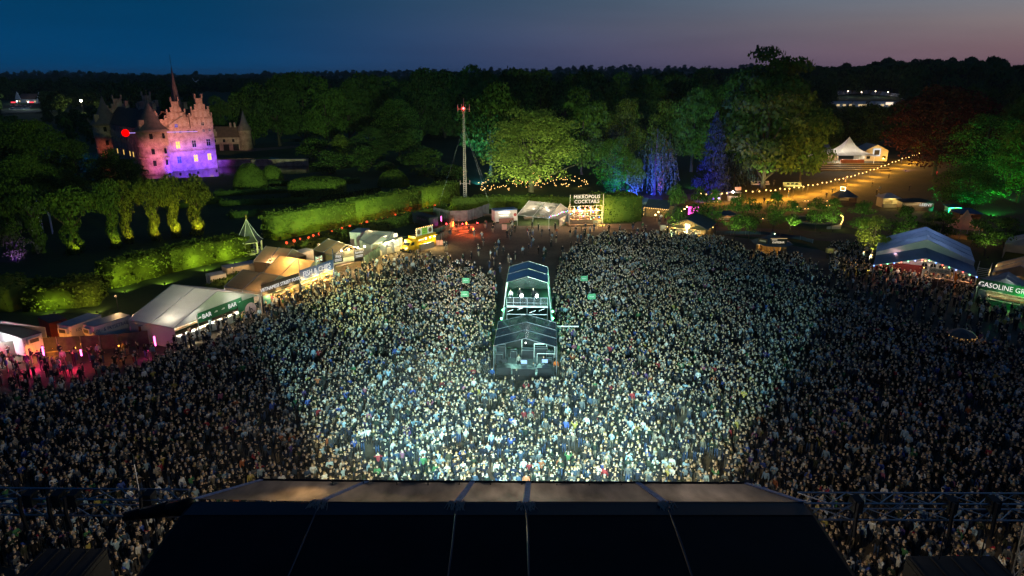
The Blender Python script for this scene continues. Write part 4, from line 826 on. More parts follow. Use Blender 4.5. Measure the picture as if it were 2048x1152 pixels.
c, w, rz = front((742, 490), (788, 482), 2.6); o = thing('store_tent', 'small grey store tent behind the food trailer', 'tent', c, rz); gable_tent(o, 5.2, 4.5, 2.6, 3.9, M_tentg, 1, walls='lrb', wall_cloth=M_tentw); hang_lamp(o, (0, 1, 2.4), 40, (.9, .95, 1))
c, w, rz = front((790, 492), (822, 476), 2.8); o = thing('store_tent', 'pale blue gabled tent left of the yellow truck', 'tent', c+Vector((-2.5, 2.5, 0)), rz); gable_tent(o, 6.0, 6, 2.8, 4.3, M_tentg, 1, walls='lrb', wall_cloth=M_tentw); light('POINT', o, (1, -1.5, 2.6), 25, (.8, .95, 1), .1)
screenf = mat('screen_mesh_green', (.06, .10, .075), .8, var=.3, scale=2)
def fence(label, pts, h, m=screenf, name='screen_fence', step=3.0):
    o = thing(name, label, 'fence', pts[0])
    o0 = Vector(pts[0]); 
    for i in range(len(pts)-1):
        a, b = Vector(pts[i])-o0, Vector(pts[i+1])-o0; n = max(1, round((b-a).length/step))
        for k in range(n):
            p, q = a+(b-a)*(k/n), a+(b-a)*((k+1)/n); d = (q-p).normalized()*.05; up = Vector((0, 0, h)); e = Vector((0, 0, .12)); nn = Vector((-d.y, d.x, 0)).normalized()
            c_ = []
            for j in range(7): t = j/6; s = p+d+(q-p-2*d)*t+nn*.10*math.sin(t*9+k); c_.append(s)
            MB().add([tuple(s+e) for s in c_]+[tuple(s+up) for s in c_], [[j, j+1, j+8, j+7] for j in range(6)]).build('fence_panel', m, o, True); MB().bar(p, p+up+Vector((0, 0, .08)), .04, 5).build('fence_post', M_alu, o)
        MB().bar(b, b+Vector((0, 0, h+.08)), .04, 5).build('fence_post', M_alu, o)
    return o
fence('green screen fence beside the food trailer', [at(729, 533), at(760, 512)], 2.0)
# ---- yellow food truck
c, w, rz = front((834, 503), (871, 493), 0.0); trk = thing('food_truck', 'yellow food truck with bulb-lit menu board on its roof', 'truck', c, rz)
M_yel = mat('truck_yellow', (.62, .33, .008), .35, var=.06); M_glass = mat('dark_glass', (.012, .015, .018), .08); LW = w+.3; x0 = -LW/2
b = MB(); b.box(x0, 2.15, .45, x0+LW, 2.2, 3.0).box(x0, 0, .45, x0+.06, 2.2, 3.0).box(x0+LW-.06, 0, .45, x0+LW, 2.2, 3.0).box(x0, 0, .45, x0+LW, .06, 1.35).box(x0, 0, 2.35, x0+LW, .06, 3.0).box(x0, 0, 1.35, x0+LW*.12, .06, 2.35).box(x0+LW*.9, 0, 1.35, x0+LW, .06, 2.35); b.build('body', M_yel, trk)
box('roof', x0-.02, -.02, 3.0, x0+LW+.02, 2.22, 3.08, M_yel, trk)
cx = x0-2.0; pr = [(cx-.55, .5), (cx-.6, 1.05), (cx-.15, 1.25), (cx+.55, 2.05), (cx+.9, 2.5), (x0-.01, 2.62), (x0-.01, .45)]
MB().add([(x, .12, z) for x, z in pr]+[(x, 2.08, z) for x, z in pr], [list(range(7)), list(range(13, 6, -1))]+[[i+7, (i+1) % 7+7, (i+1) % 7, i] for i in range(7)]).build('cab', M_yel, trk)
MB().slab([(cx-.08, .25, 1.32), (cx-.08, 1.95, 1.32), (cx+.52, 1.95, 2.04), (cx+.52, .25, 2.04)], -.02).build('windscreen', M_glass, trk)
d = MB().slab([(cx+.45, .10, .6), (x0-.25, .10, .6), (x0-.25, .10, 2.3), (cx+.75, .10, 2.2), (cx+.3, .10, 1.4)], .03).build('door', M_yel, trk); MB().slab([(cx+.5, .07, 1.5), (x0-.4, .07, 1.5), (x0-.4, .07, 2.15), (cx+.85, .07, 2.1)], .02).build('door_window', M_glass, d); box('handle', x0-.6, .05, 1.25, x0-.42, .068, 1.3, M_dark, d)
for y in (.35, 1.65): box('headlight', cx-.63, y, .85, cx-.58, y+.3, 1.02, M_white, trk)
box('bumper', cx-.68, .1, .42, cx-.5, 2.1, .68, M_dark, trk); box('radiator_grille', cx-.64, .75, .72, cx-.6, 1.45, 1.0, M_dark, trk)
for x in (cx+.25, x0+LW-1.3):
    for y in (.0, 1.95): q = MB().bar((x, y, .38), (x, y+.25, .38), .38, 16).build('wheel', mat('tyre', (.015, .015, .015), .8), trk); MB().bar((x, y-.012, .38), (x, y-.002, .38), .2, 10).build('rim', M_alu, q)
MB().slab([(x0+LW*.14, -.02, 2.4), (x0+LW*.96, -.02, 2.4), (x0+LW*.96, -1.0, 2.85), (x0+LW*.14, -1.0, 2.85)], .05).build('hatch', M_yel, trk); counter(trk, LW*.7, -.35, M_alu, 1.3, 0, .35); shelf_wall(trk, LW*.74, 2.0, 1.3, 2.4)
for u in (-.25, .1, .3): hang_lamp(trk, (LW*u, .9, 2.3), 150, (1, .85, .5), .08)
for u in (-.1, .12, .34): MB().ball((LW*u, -.55, 2.45), .11, 6, 4).build('hatch_lamp', emat('flood_warm', (1, .85, .55), 22), trk); light('POINT', trk, (LW*u, -.8, 2.35), 360, (1, .74, .30), .12)
mb_ = box('menu_board', x0+.1, -.02, 3.2, x0+LW*.86, .08, 4.7, mat('menu_white', (.6, .6, .55), .5), trk); box('menu_panel', x0+LW*.3, -.035, 3.25, x0+LW*.58, -.022, 4.65, emat('menu_green', (.35, .75, .08), .55), mb_)
for u, cc in ((.15, (.16, .10, .05)), (.72, (.10, .05, .03))): MB().bar((x0+LW*u, -.03, 3.95), (x0+LW*u, -.022, 3.95), .5, 18).build('dish_picture', mat('dish%d' % int(u*100), cc, .6, var=.5, scale=6), mb_)
for z in (3.6, 4.0, 4.3): box('menu_line', x0+LW*.35, -.045, z, x0+LW*.53, -.037, z+.09, mat('menu_ink', (.02, .05, .02), .6), mb_)
for k in range(10): MB().ball((x0+.15+k*LW*.09, -.08, 4.82), .085, 6, 4).build('board_bulb', M_bulb, trk)
for k in range(4): MB().ball((x0+.06, -.08, 3.3+k*.38), .085, 6, 4).build('board_bulb', M_bulb, trk)
light('POINT', trk, (x0+LW*.45, -.9, 4.9), 40, (1, .7, .3), .3)
for k in range(2): o = thing('menu_stand', ('left folding menu stand behind the yellow truck', 'right folding menu stand behind the yellow truck')[k], 'sign', at(876+k*7, 491), .4); MB().slab([(-.35, 0, .05), (.35, 0, .05), (.35, .25, 1.1), (-.35, .25, 1.1)], .03).build('front_board', mat('pink_board', (.5, .25, .2), .6), o); MB().slab([(.35, .6, .05), (-.35, .6, .05), (-.35, .3, 1.1), (.35, .3, 1.1)], .03).build('rear_board', M_counter, o)
fence('grey screen fence right of the yellow truck', [at(868, 478), at(900, 466), at(908, 452), at(880, 440), at(848, 432)], 2.2)
fence('green screen fence in front of the red seating area', [at(872, 490), at(903, 470)], 1.9)
t6, l6 = trailer_at('dark trailer with pink DK lettering behind the yellow truck', (868, 456), (828, 444), 2.4, 2.6, mat('trailer_dark', (.05, .06, .08), .5), M_roofdark, name='trailer', cat='trailer'); text('DK PUNKT', .9, mat('print_pink', (.5, .2, .4), .5), t6, (-1.22, l6*.4, 1.7), (PI/2, 0, -PI/2), ext=.004)
M_pink = emat('tube_pink', (1, .10, .45), 9)
def tube_lamp(label, px, py, z0, z1, power, col, m=M_pink, r=.09):
    b = at(px, py); o = thing('light_tube', label, 'lamp', b, 0, 'upright light tubes'); MB().bar((0, 0, z0), (0, 0, z1), r, 8).build('tube', m, o); MB().bar((0, 0, 0), (0, 0, z0), .03, 5).build('stand', M_steel, o); box('foot', -.2, -.2, 0, .2, .2, .04, M_steel, o)
    light('POINT', o, (.05, -2.4, .8), power, col, .2); return o
tube_lamp('pink light tube at the left picture edge', 22, 705, 1.0, 2.2, 260, (1, .03, .20)); tube_lamp('pink light tube in front of the orange trailers', 91, 726, 1.0, 2.2, 420, (1, .03, .20)); tube_lamp('pink light tube beside the kiosk left of the bar tent', 313, 704, .9, 2.2, 90, (1, .05, .45)); tube_lamp('thin pink light tube on a frame in the red-lit crowd edge', 166, 726, 1.0, 1.8, 260, (1, .03, .15))
tube_lamp('thin pink light tube on the screen fence behind the yellow truck', 883, 452, 1.2, 2.4, 60, (1, .1, .5)); tube_lamp('orange light tube by the red seating area', 907, 460, 1.0, 2.0, 120, (1, .2, .03), emat('tube_orange', (1, .25, .04), 14))
fence('brown screen fence between the trailers and the crowd on the left', [at(0, 716), at(70, 706), at(165, 702), at(240, 698), at(300, 690)], 2.1, mat('screen_mesh_brown', (.10, .09, .07), .8, var=.3, scale=2))
o = thing('doorway_frame', 'orange-lit doorway in the screen fence on the left', 'doorway', at(240, 722)); MB().bar((-.6, 0, 0), (-.6, 0, 2.2), .06, 5).build('post', M_steel, o); MB().bar((.6, 0, 0), (.6, 0, 2.2), .06, 5).build('post', M_steel, o); MB().bar((-.6, 0, 2.2), (.6, 0, 2.2), .06, 5).build('lintel', M_steel, o); hang_lamp(o, (0, .3, 2.0), 110, (1, .28, .03), .1, emat('lamp_orange', (1, .35, .05), 10))

# lamps on stands added to brighten the stores behind the stalls
for k, (px, py, pw_) in enumerate(((545, 560, 900), (470, 578, 650), (640, 526, 900), (745, 500, 600), (240, 640, 700))):
    o = thing('added_fill_lamp', ORD[k]+' added fill lamp on a stand from the left behind the stalls', 'lamp', at(px, py), 0, 'added fill lamps behind the stalls') if k < 4 else thing('added_fill_lamp', 'added fill lamp on a stand behind the refrigerator trailers', 'lamp', at(px, py), 0, 'added fill lamps behind the stalls')
    MB().bar((0, 0, 0), (0, 0, 3.6), .04, 5).build('stand', M_steel, o); box('lamp_head', -.15, -.12, 3.6, .15, .1, 3.85, M_dark, o); light('POINT', o, (0, -.4, 4.2), pw_, (1, .62, .26), .2)
# ================================================================== radio mast and the open ground behind the crowd
mb_at = at(931, 418); mast = thing('radio_mast', 'tall guyed lattice radio mast with red top lamp', 'mast', mb_at); HT = atY(928, 215, mb_at.y).z
M_mastr = mat('mast_red', (.5, .10, .06), .5, .2); M_mastw = mat('mast_white', (.46, .36, .33), .5, .2)
def r_(z): return .46-.30*z/HT
ns = 16
for k in range(ns):
    z0, z1 = HT*k/ns, HT*(k+1)/ns; m = M_mastw
    b = MB(); cs = [(-1, -1), (1, -1), (1, 1), (-1, 1)]
    for i in range(4):
        (u, v), (u2, v2) = cs[i], cs[(i+1) % 4]; b.bar((u*r_(z0), v*r_(z0), z0), (u*r_(z1), v*r_(z1), z1), .05, 4)
        for j in range(3):
            a0, a1 = z0+(z1-z0)*j/3, z0+(z1-z0)*(j+1)/3; b.bar((u*r_(a0), v*r_(a0), a0), (u2*r_(a1), v2*r_(a1), a1), .03, 4); b.bar((u*r_(a1), v*r_(a1), a1), (u2*r_(a1), v2*r_(a1), a1), .04, 4)
    b.build('lattice_section', m, mast)
MB().bar((0, 0, HT), (0, 0, HT+2.3), .05, 5).build('antenna_rod', M_mastw, mast)
for a in range(4):
    c_, s_ = math.cos(a*PI/2+.4), math.sin(a*PI/2+.4); MB().bar((0, 0, HT-.4), (c_*1.6, s_*1.6, HT-.4), .05, 4).bar((c_*1.6, s_*1.6, HT-1.1), (c_*1.6, s_*1.6, HT+.8), .10, 5).build('antenna', M_mastw, mast)
MB().bar((-1.3, 0, 7), (1.3, 0, 7), .06, 4).bar((-1.3, 0, 6.6), (-1.3, 0, 7.8), .08, 5).bar((1.3, 0, 6.6), (1.3, 0, 7.8), .08, 5).build('antenna', M_mastw, mast)
MB().ball((0, -.3, HT-.2), .3, 8, 6).build('warning_lamp', emat('lamp_red', (1, .03, .03), 30), mast); light('POINT', mast, (0, -.9, HT-.2), 60, (1, .05, .05), .2)
for a in (35, 150, 215, 325): MB().bar((0, 0, HT*.82), (math.cos(R(a))*9, math.sin(R(a))*9, .2), .012, 3).build('guy_wire', M_alu, mast)
box('base_block', -1.1, -1.1, 0, 1.1, 1.1, .9, mat('mast_base_blue', (.07, .13, .25), .6), mast); light('SPOT', mast, (2.2, -7, .6), 2600, (1, .72, .55), .2, (0, 0, 15), 70, .6); light('SPOT', mast, (-2, -6, .6), 1500, (.75, .95, .9), .2, (0, 0, 24), 40, .6)
fence('grey screen fence round the mast foot', [at(868, 436), at(900, 444), at(935, 443), at(958, 436), at(978, 428)], 2.8, mat('screen_mesh_grey', (.20, .19, .18), .8, var=.35, scale=1.2), step=3.4)
for px, py, pw_ in ((893, 452, 120), (925, 452, 110), (955, 450, 45)): b = at(px, py); o = thing('ground_lamp', {893: 'red ground lamp near the left end of the mast fence', 925: 'red ground lamp in front of the mast fence', 955: 'dim red ground lamp right of the mast fence'}[px], 'lamp', b); MB().bar((0, 0, 0), (0, 0, .5), .12, 8).build('housing', M_dark, o); MB().ball((0, -.1, .55), .14, 6, 4).build('lens', emat('lamp_red', (1, .03, .03), 30), o); light('POINT', o, (0, -.5, .9), pw_*2.2, (1, .16, .06), .2)
M_bench = mat('bench_wood', (.3, .2, .13), .7, var=.3, scale=4)
def bench_set(label, p, rz, lit=None, group='beer tables'):
    o = thing('beer_table', label, 'table', p, rz, group); box('table_top', -1.1, -.35, .72, 1.1, .35, .77, M_bench, o)
    for y in (-.75, .75): box('seat', -1.1, y-.14, .44, 1.1, y+.14, .48, M_bench, o)
    for x in (-.8, .8): MB().bar((x, -.75, .02), (x, -.3, .72), .03, 4).bar((x, .75, .02), (x, .3, .72), .03, 4).bar((x, -.8, .42), (x, .8, .42), .025, 4).build('leg', M_steel, o)
    if lit: light('POINT', o, (0, 0, 1.6), lit[0], lit[1], .15)
    return o
for k, (px, py) in enumerate([(915, 462), (928, 468), (940, 460), (921, 474)]): bench_set(('leftmost beer table in the red-lit seating area', 'front beer table in the red-lit seating area', 'right beer table in the red-lit seating area', 'nearest beer table in the red-lit seating area')[k], at(px, py), .3*k, (260, (1, .12, .02)))
M_tlred = emat('flame_orange', (1, .2, .03), 10)
for k, (px, py) in enumerate([(906, 462), (933, 458), (947, 470)]): o = thing('lantern', ('left glowing red lantern among the beer tables', 'middle glowing red lantern among the beer tables', 'right glowing red lantern among the beer tables')[k], 'lantern', at(px, py)); MB().bar((0, 0, 0), (0, 0, 1.1), .08, 6).build('post', M_steel, o); MB().lathe([(.12, 1.1), (.18, 1.25), (.14, 1.6), (.03, 1.7)], 8).build('glow_shade', M_tlred, o); light('POINT', o, (0, -.4, 1.5), 360, (1, .14, .03), .15)
for k, (px, py) in enumerate([(946, 440), (975, 434)]): bench_set(('beer table left of the white kiosk trailer', 'beer table close to the white kiosk trailer')[k], at(px, py), .1)
# white kiosk trailer
c, w, rz = front((990, 447), (1034, 444), 0.0); o = thing('kiosk_trailer', 'white kiosk trailer with blue roof and bright serving window', 'kiosk', c, rz); h = w/2
MB().box(-h, 0, .4, -h+1.0, .1, 3.1).box(h-1.0, 0, .4, h, .1, 3.1).box(-h+1.0, 0, 2.75, h-1.0, .1, 3.1).box(-h+1.0, 0, .4, h-1.0, .1, 1.1).box(-h, .1, .4, -h+.1, 2.6, 3.1).box(h-.1, .1, .4, h, 2.6, 3.1).box(-h, 2.6, .4, h, 2.7, 3.1).build('body', mat('kiosk_pinkwhite', (.6, .52, .5), .5), o); MB().box(-h-.1, -.15, 3.1, h+.1, 2.8, 3.3).build('roof', mat('kiosk_blue_roof', (.06, .14, .32), .5), o)
shelf_wall(o, w-2.2, 2.3, .9, 2.7, M_white); counter(o, w-2.0, -.4, mat('brick_counter', (.25, .11, .09), .8), 1.15, 0, .35); hang_lamp(o, (-.6, 1.1, 2.6), 260, (1, .92, .8), .1, M_white_bulb); hang_lamp(o, (.8, 1.1, 2.6), 220, (1, .92, .8), .1, M_white_bulb); light('POINT', o, (0, -1.6, 2.9), 200, (1, .75, .6), .15)
for x in (-h+.6, h-.6): MB().bar((x, .05, .32), (x, .3, .32), .32, 12).build('wheel', mat('tyre', (.015, .015, .015), .8), o)
MB().bar((h-.5, -.05, 1.9), (h-.5, -.01, 1.9), .4, 14).build('round_mark', mat('mark_red', (.3, .05, .05), .6), o)
o = thing('menu_stand', 'pink folding menu stand in front of the white kiosk trailer', 'sign', at(1009, 460), .1); MB().slab([(-.6, 0, .05), (.6, 0, .05), (.6, .3, 1.3), (-.6, .3, 1.3)], .04).build('front_board', mat('pink_board', (.5, .25, .2), .6), o); MB().slab([(.6, .7, .05), (-.6, .7, .05), (-.6, .4, 1.3), (.6, .4, 1.3)], .04).build('rear_board', M_counter, o); light('POINT', o, (0, -.8, .6), 9, (1, .4, .3), .1)
# clear roofed tent
c, w, rz = front((1098, 437), (1141, 421), 2.6); o = thing('clear_tent', 'see-through gabled tent left of the cocktail bar', 'tent', c, rz); gable_tent(o, w, 8.6, 2.6, 5.2, M_clear, 2, M_white, walls='r', gables='fb', wall_cloth=M_clear)
for x, y in ((-2, 2.2), (1.5, 4.5), (-1.5, 6.5)): hang_lamp(o, (x, y, 3.6), 750, (1, .76, .5), .14, M_white_bulb)
for k in range(14): MB().ball((w/2*(-1+k/7*.98), -.1, 2.9+2.2*(1-abs(-1+k/7))*.0+.15*math.sin(k)), .08, 5, 4).build('colour_bulb', emat(('bulb_blue', 'bulb_pink', 'bulb_green')[k % 3], ((.15, .3, 1), (1, .15, .5), (.2, 1, .4))[k % 3], 9), o)
for k in range(3): bench_set(('left beer table under the see-through tent', 'middle beer table under the see-through tent', 'right beer table under the see-through tent')[k], at(1056+k*26, 440-k*2), .1)
# cocktail bar
c, w, rz = front((1139, 452), (1205, 450), 0.0); o = thing('cocktail_bar', 'open timber cocktail bar with glowing MIKROPOLIS COCKTAILS sign', 'bar', c, rz); h = w/2
for x in (-h, h): MB().bar((x, 0, 0), (x, 0, 7.6), .10, 5).build('sign_mast', M_cream, o)
M_glow = emat('letter_glow', (1, .82, .55), 1.6)
text('MIKROPOLIS', 1.16, M_glow, o, (0, -.1, 7.0), sx=1.0, ext=.03); text('COCKTAILS', 1.16, M_glow, o, (0, -.1, 5.85), sx=1.0, ext=.03)
MB().bar((-h, 0, 6.3), (h, 0, 6.3), .06, 4).bar((-h, 0, 7.55), (h, 0, 7.55), .06, 4).build('sign_rail', M_steel, o)
for k in range(7): x = -h+k*w/6; MB().bar((x, 1.2, .3), (x, 1.2, 4.6), .09, 4).build('timber_post', M_cream, o)
for z in (2.2, 3.4, 4.6): MB().bar((-h, 1.2, z), (h, 1.2, z), .08, 4).build('timber_rail', M_cream, o)
box('deck', -h-.3, -1.2, 0, h+.3, 3.2, .4, M_counter, o); counter(o, w*.9, .1, M_counter, 1.5); shelf_wall(o, w*.92, 2.9, .6, 3.6, M_counter)
rg = random.Random(3)
for k in range(46):
    i = rg.randrange(5); MB().ball((rg.uniform(-h, h), rg.uniform(-.6, 1.1), rg.uniform(1.6, 4.7)), .10, 5, 4).build('colour_bulb', (M_bulb, emat('bulb_blue', (.15, .3, 1), 9), emat('bulb_red', (1, .12, .08), 9), emat('bulb_green', (.2, 1, .4), 9), M_bulb)[i], o)
for x in (-h*.7, -h*.2, h*.3, h*.75): light('POINT', o, (x, .9, 3.6), 650, (1, .52, .2), .2)
light('POINT', o, (-h*.3, -.6, 2.6), 60, (.35, .3, 1), .2); light('POINT', o, (0, -2.4, 6.6), 1700, (1, .72, .38), .5)
MB().bar((-h, 0, 4.0), (-h-6, -1, 3.4), .02, 3).build('bulb_cable', M_dark, o)
fence('white picket fence left of the cocktail bar', [at(1118, 455), at(1140, 440)], 2.0, mat('white_net', (.5, .47, .42), .7), name='picket_fence', step=1.2)
o = thing('gate_post_sign', 'small timber frame sign right of the cocktail bar', 'sign', at(1191, 458)); MB().bar((-.5, 0, 0), (-.5, 0, 2), .06, 4).build('post', M_cream, o); MB().bar((.5, 0, 0), (.5, 0, 2), .06, 4).build('post', M_cream, o); box('board', -.5, -.04, 1.5, .5, .0, 2.0, M_cream, o)
# ================================================================== hedges, topiary, garden pavilion
def gp(*l): return [at(*p) for p in l]
hedge('clipped_hedge', 'long floodlit clipped hedge running behind the bar tent and pavilion', gp((215, 572), (330, 541), (488, 506)), 5.5, 4.0)
hedge('clipped_hedge', 'lower rounded hedge at the left edge behind the refrigerator trailers', gp((-60, 600), (60, 612), (205, 600)), 7, 3.6, wob=.5)
hedge('clipped_hedge', 'very long tall hedge sloping from the pavilion to the mast', gp((540, 478), (700, 446), (830, 418), (905, 400)), 5.5, 5.4)
hedge('clipped_hedge', 'low dark hedge between the food stalls and the long tall hedge', gp((600, 512), (700, 478), (820, 446), (890, 428)), 2.2, 2.6)
hedge('clipped_hedge', 'level hedge behind the mast and the see-through tent', gp((905, 420), (1010, 416), (1180, 420)), 2.2, 3.4)
hedge('clipped_hedge', 'tall block-shaped hedge right of the cocktail bar', gp((1190, 440), (1268, 436)), 9, 6.2, wob=.4)
hedge('clipped_hedge', 'grassy hedge bank behind the street food stalls', gp((430, 588), (520, 535), (600, 508)), 3.0, 1.6, M_leafd)
for k, (a, b) in enumerate([((430, 392), (600, 384)), ((440, 412), (640, 404)), ((460, 436), (640, 420)), ((540, 372), (720, 366)), ((640, 404), (760, 385)), ((330, 420), (440, 405)), ((560, 430), (760, 396))]):
    hedge('garden_hedge', ('low dark garden hedge left of the drum topiary', 'second low garden hedge in front of the dome topiary', 'third low garden hedge nearest the long hedge', 'low garden hedge behind the drum topiary', 'short garden hedge right of the drum topiary', 'short garden hedge beside the lime avenue', 'diagonal garden hedge above the long tall hedge')[k], gp(a, b), 1.6, 1.6, M_leafd, dens=6)
topiary('tall dome shaped topiary in the dark castle garden', 502, 378, 326, 66, 'dome'); topiary('wide drum topiary with a lit flat top', 636, 392, 354, 112, 'drum'); topiary('small bright dome topiary above the long hedge', 787, 371, 338, 62, 'dome'); topiary('narrow dark dome topiary behind the tall dome', 545, 362, 330, 44, 'dome')
# red lamps in the long hedge's flower bed
rg = random.Random(5)
for k in range(22):
    t = k/21; px = 570+t*312; py = 488-t*80+2; b = at(px, py); o = tag(MB().ball((0, 0, .45), .2+.15*rg.random(), 6, 4).bar((0, 0, 0), (0, 0, .4), .03, 4).build('red_bed_lamp', [emat('lamp_bed_red', (1, .10, .03), 1.8)], None), f"{ORD[k]} small red bed lamp from the left below the long tall hedge", 'lamp', 'red lamps along the flower bed'); o.location = (b.x+rg.uniform(-.6, .6), b.y+rg.uniform(-.5, .5), 0)
    if k % 2: light('POINT', o, (0, -.6, .7), 60, (1, .08, .02), .1)
# garden floodlights in front of the hedges
def flood(label, p, aim, power, col, angle=80, z=.5):
    o = thing('floodlight', label, 'lamp', p, 0, 'garden floodlights'); d = (Vector(aim)-Vector((p[0], p[1], z))).normalized()
    MB().bar((0, 0, 0), (0, 0, z-.1), .05, 5).build('stake', M_steel, o); MB().bar(Vector((0, 0, z))-d*.15, Vector((0, 0, z))+d*.1, .12, 8, .16).build('housing', M_dark, o)
    light('SPOT', o, Vector((0, 0, z))+d*.15, power, col, .12, Vector((0, 0, z))+d*5, angle, .8); return o
GRN = (.82, 1, .14)
for k, (px, py, up, pw_) in enumerate([(250, 588, 555, 520), (330, 572, 530, 620), (410, 545, 505, 620), (470, 530, 490, 620), (590, 500, 455, 620), (660, 484, 440, 760), (740, 464, 424, 760), (820, 444, 405, 700), (880, 426, 392, 420)]):
    p = at(px, py); a = at(px, up); flood(f'{ORD[k]} floodlight from the left at the foot of the clipped hedges', p, (a.x, a.y, 4.2), pw_*4.4, GRN, 110)
flood('floodlight below the low hedge at the left edge', at(110, 632), tuple(at(100, 608))[:2]+(2.,), 1100, GRN, 120); flood('floodlight below the right end of the low left hedge', at(195, 630), tuple(at(190, 605))[:2]+(2.,), 1200, (1, .85, .2), 110)
flood('floodlight behind the see-through tent', at(1080, 434), tuple(at(1060, 416))[:2]+(3.,), 1500, (.8, 1, .3), 140); flood('floodlight beside the tall block hedge', at(1205, 456), tuple(at(1215, 440))[:2]+(4.,), 1900, (1, .85, .25), 120); flood('floodlight left of the mast foot', at(905, 433), tuple(at(915, 418))[:2]+(2.,), 600, (.8, 1, .3), 130)
# garden pavilion with ogee copper roof
b = at(500, 506); o = thing('garden_pavilion', 'small white pavilion with curved dark roof and crown finial', 'pavilion', b, .5); M_copper = mat('copper_roof', (.09, .105, .09), .5, .2)
zt = atY(487, 438, b.y).z; e = 2.6
for k in range(6):
    a0, a1 = k*PI/3, (k+1)*PI/3; prof = [(2.9, e), (2.3, e+.45), (1.7, e+1.3), (1.0, e+2.6), (.35, e+3.7), (.06, e+4.4)]
    vs = [(r*math.cos(a), r*math.sin(a), z) for r, z in prof for a in (a0, a1)]; MB().add(vs, [[2*i, 2*i+1, 2*i+3, 2*i+2] for i in range(5)]).build('roof_panel', M_copper, o, True)
    MB().path([(r*math.cos(a0), r*math.sin(a0), z+.04) for r, z in prof], .07, 5, .03).build('roof_rib', M_white, o); x, y = 2.45*math.cos(a0), 2.45*math.sin(a0); box('column', x-.16, y-.16, 0, x+.16, y+.16, e, M_white, o)
    x1, y1 = 2.45*math.cos(a1), 2.45*math.sin(a1); MB().bar((x, y, .9), (x1, y1, .9), .05, 4).bar((x, y, .3), (x1, y1, .3), .05, 4).build('railing', M_white, o); MB().bar((x, y, e-.1), (x1, y1, e-.1), .14, 4).build('lintel', M_white, o)
MB().lathe([(.05, e+4.3), (.22, e+4.7), (.10, e+5.0), (.26, e+5.3), (.02, e+5.5)], 8).build('finial', mat('gilt', (.5, .38, .12), .4, .8), o); light('SPOT', o, (4, -5, 1.0), 240, (.9, 1, .6), .1, (0, 0, 4), 60); box('floor', -2.2, -2.2, 0, 2.2, 2.2, .15, M_white, o)
# ================================================================== right-hand side: houses, big tent, park
M_board = mat('timber_boards', (.30, .19, .07), .7, var=.35, scale=3); M_felt = mat('roof_felt_blue', (.05, .065, .085), .7, var=.2)
def boards(o, x0, x1, y, z0, zt, m, n, axis='x', name='wall_board'):
    for k in range(n):
        a, b = x0+(x1-x0)*k/n+.01, x0+(x1-x0)*(k+1)/n-.01; za, zb = zt(a), zt(b); e = .02*(k % 2)
        if axis == 'x': MB().add([(a, y-e, z0), (b, y-e, z0), (b, y-e, zb), (a, y-e, za), (a, y+.06, z0), (b, y+.06, z0), (b, y+.06, zb), (a, y+.06, za)], [(0,1,2,3), (7,6,5,4), (0,3,7,4), (1,5,6,2), (3,2,6,7)]).build(name, m, o)
        else: MB().add([(y+e, a, z0), (y+e, b, z0), (y+e, b, zb), (y+e, a, za), (y-.06, a, z0), (y-.06, b, z0), (y-.06, b, zb), (y-.06, a, za)], [(0,1,2,3), (7,6,5,4), (0,3,7,4), (1,5,6,2), (3,2,6,7)]).build(name, m, o)
c, w, rz = front((1338, 452), (1412, 459), 2.6); hb = thing('timber_bar_house', 'timber gabled bar house with grey felt roof at the back of the crowd', 'house', c, rz); h = w/2; l = 9.0; he, hr = 2.6, 4.4
boards(hb, -h, h, 0, 2.2, lambda x: hr-.1-(hr-he)*abs(x)/h, M_board, 18); boards(hb, 0, l, h, 0, lambda y: he, M_board, 16, 'y'); boards(hb, 0, l, -h+.05, 0, lambda y: he, M_board, 16, 'y')
box('corner_post', -h-.05, -.05, 0, -h+.3, .2, 2.2, M_board, hb); box('corner_post', h-1.1, -.05, 0, h-.05, .08, 2.2, M_board, hb); box('middle_post', -.25, -.08, 0, .25, .12, 2.2, M_white, hb); box('rear_wall', -h+.1, l-.1, 0, h-.1, l, he, M_board, hb)
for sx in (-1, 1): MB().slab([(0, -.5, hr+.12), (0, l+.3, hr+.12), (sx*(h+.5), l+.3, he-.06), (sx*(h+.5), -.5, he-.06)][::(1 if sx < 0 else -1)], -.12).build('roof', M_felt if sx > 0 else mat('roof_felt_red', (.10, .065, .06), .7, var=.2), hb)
for x0, x1 in ((-h+.4, -.3), (.3, h-1.2)): MB().slab([(x0, -.06, 2.25), (x1, -.06, 2.25), (x1, -.9, 2.45), (x0, -.9, 2.45)], .05).build('hatch', M_board, hb); counter(hb, x1-x0, .1, M_board, 1.1, (x0+x1)/2, .5)
sg = box('sign', -.55, -.16, 2.5, .65, -.1, 3.5, M_white, hb)
for z in (2.7, 3.0, 3.25): box('print_line', -.35, -.165, z, .45, -.161, z+.1, M_signblack, sg)
shelf_wall(hb, w*.8, 3.0, .5, 2.1)
for x in (-h*.5, h*.3): hang_lamp(hb, (x, 1.4, 2.0), 60, (1, .85, .45), .1, M_white_bulb)
for x in (-h*.6, -.1, h*.45): light('POINT', hb, (x, -1.1, 2.3), 380, (1, .80, .35), .1)
hang_lamp(hb, (h+.7, 4, 2.4), 40, (1, .72, .3)); hang_lamp(hb, (-h-.6, 1, 2.2), 30, (1, .75, .3))
o = thing('flag_box', 'yellow timber box on a post left of the bar house', 'box', at(1325, 468)); box('crate', -.6, -.5, .9, .6, .5, 2.1, M_cream, o); MB().bar((.9, 0, 0), (.9, 0, 2.9), .06, 5).build('post', M_cream, o); box('plinth', -.5, -.4, 0, .5, .4, .9, M_dark, o); light('POINT', o, (0, -1.2, 2.2), 14, (1, .8, .4), .1)
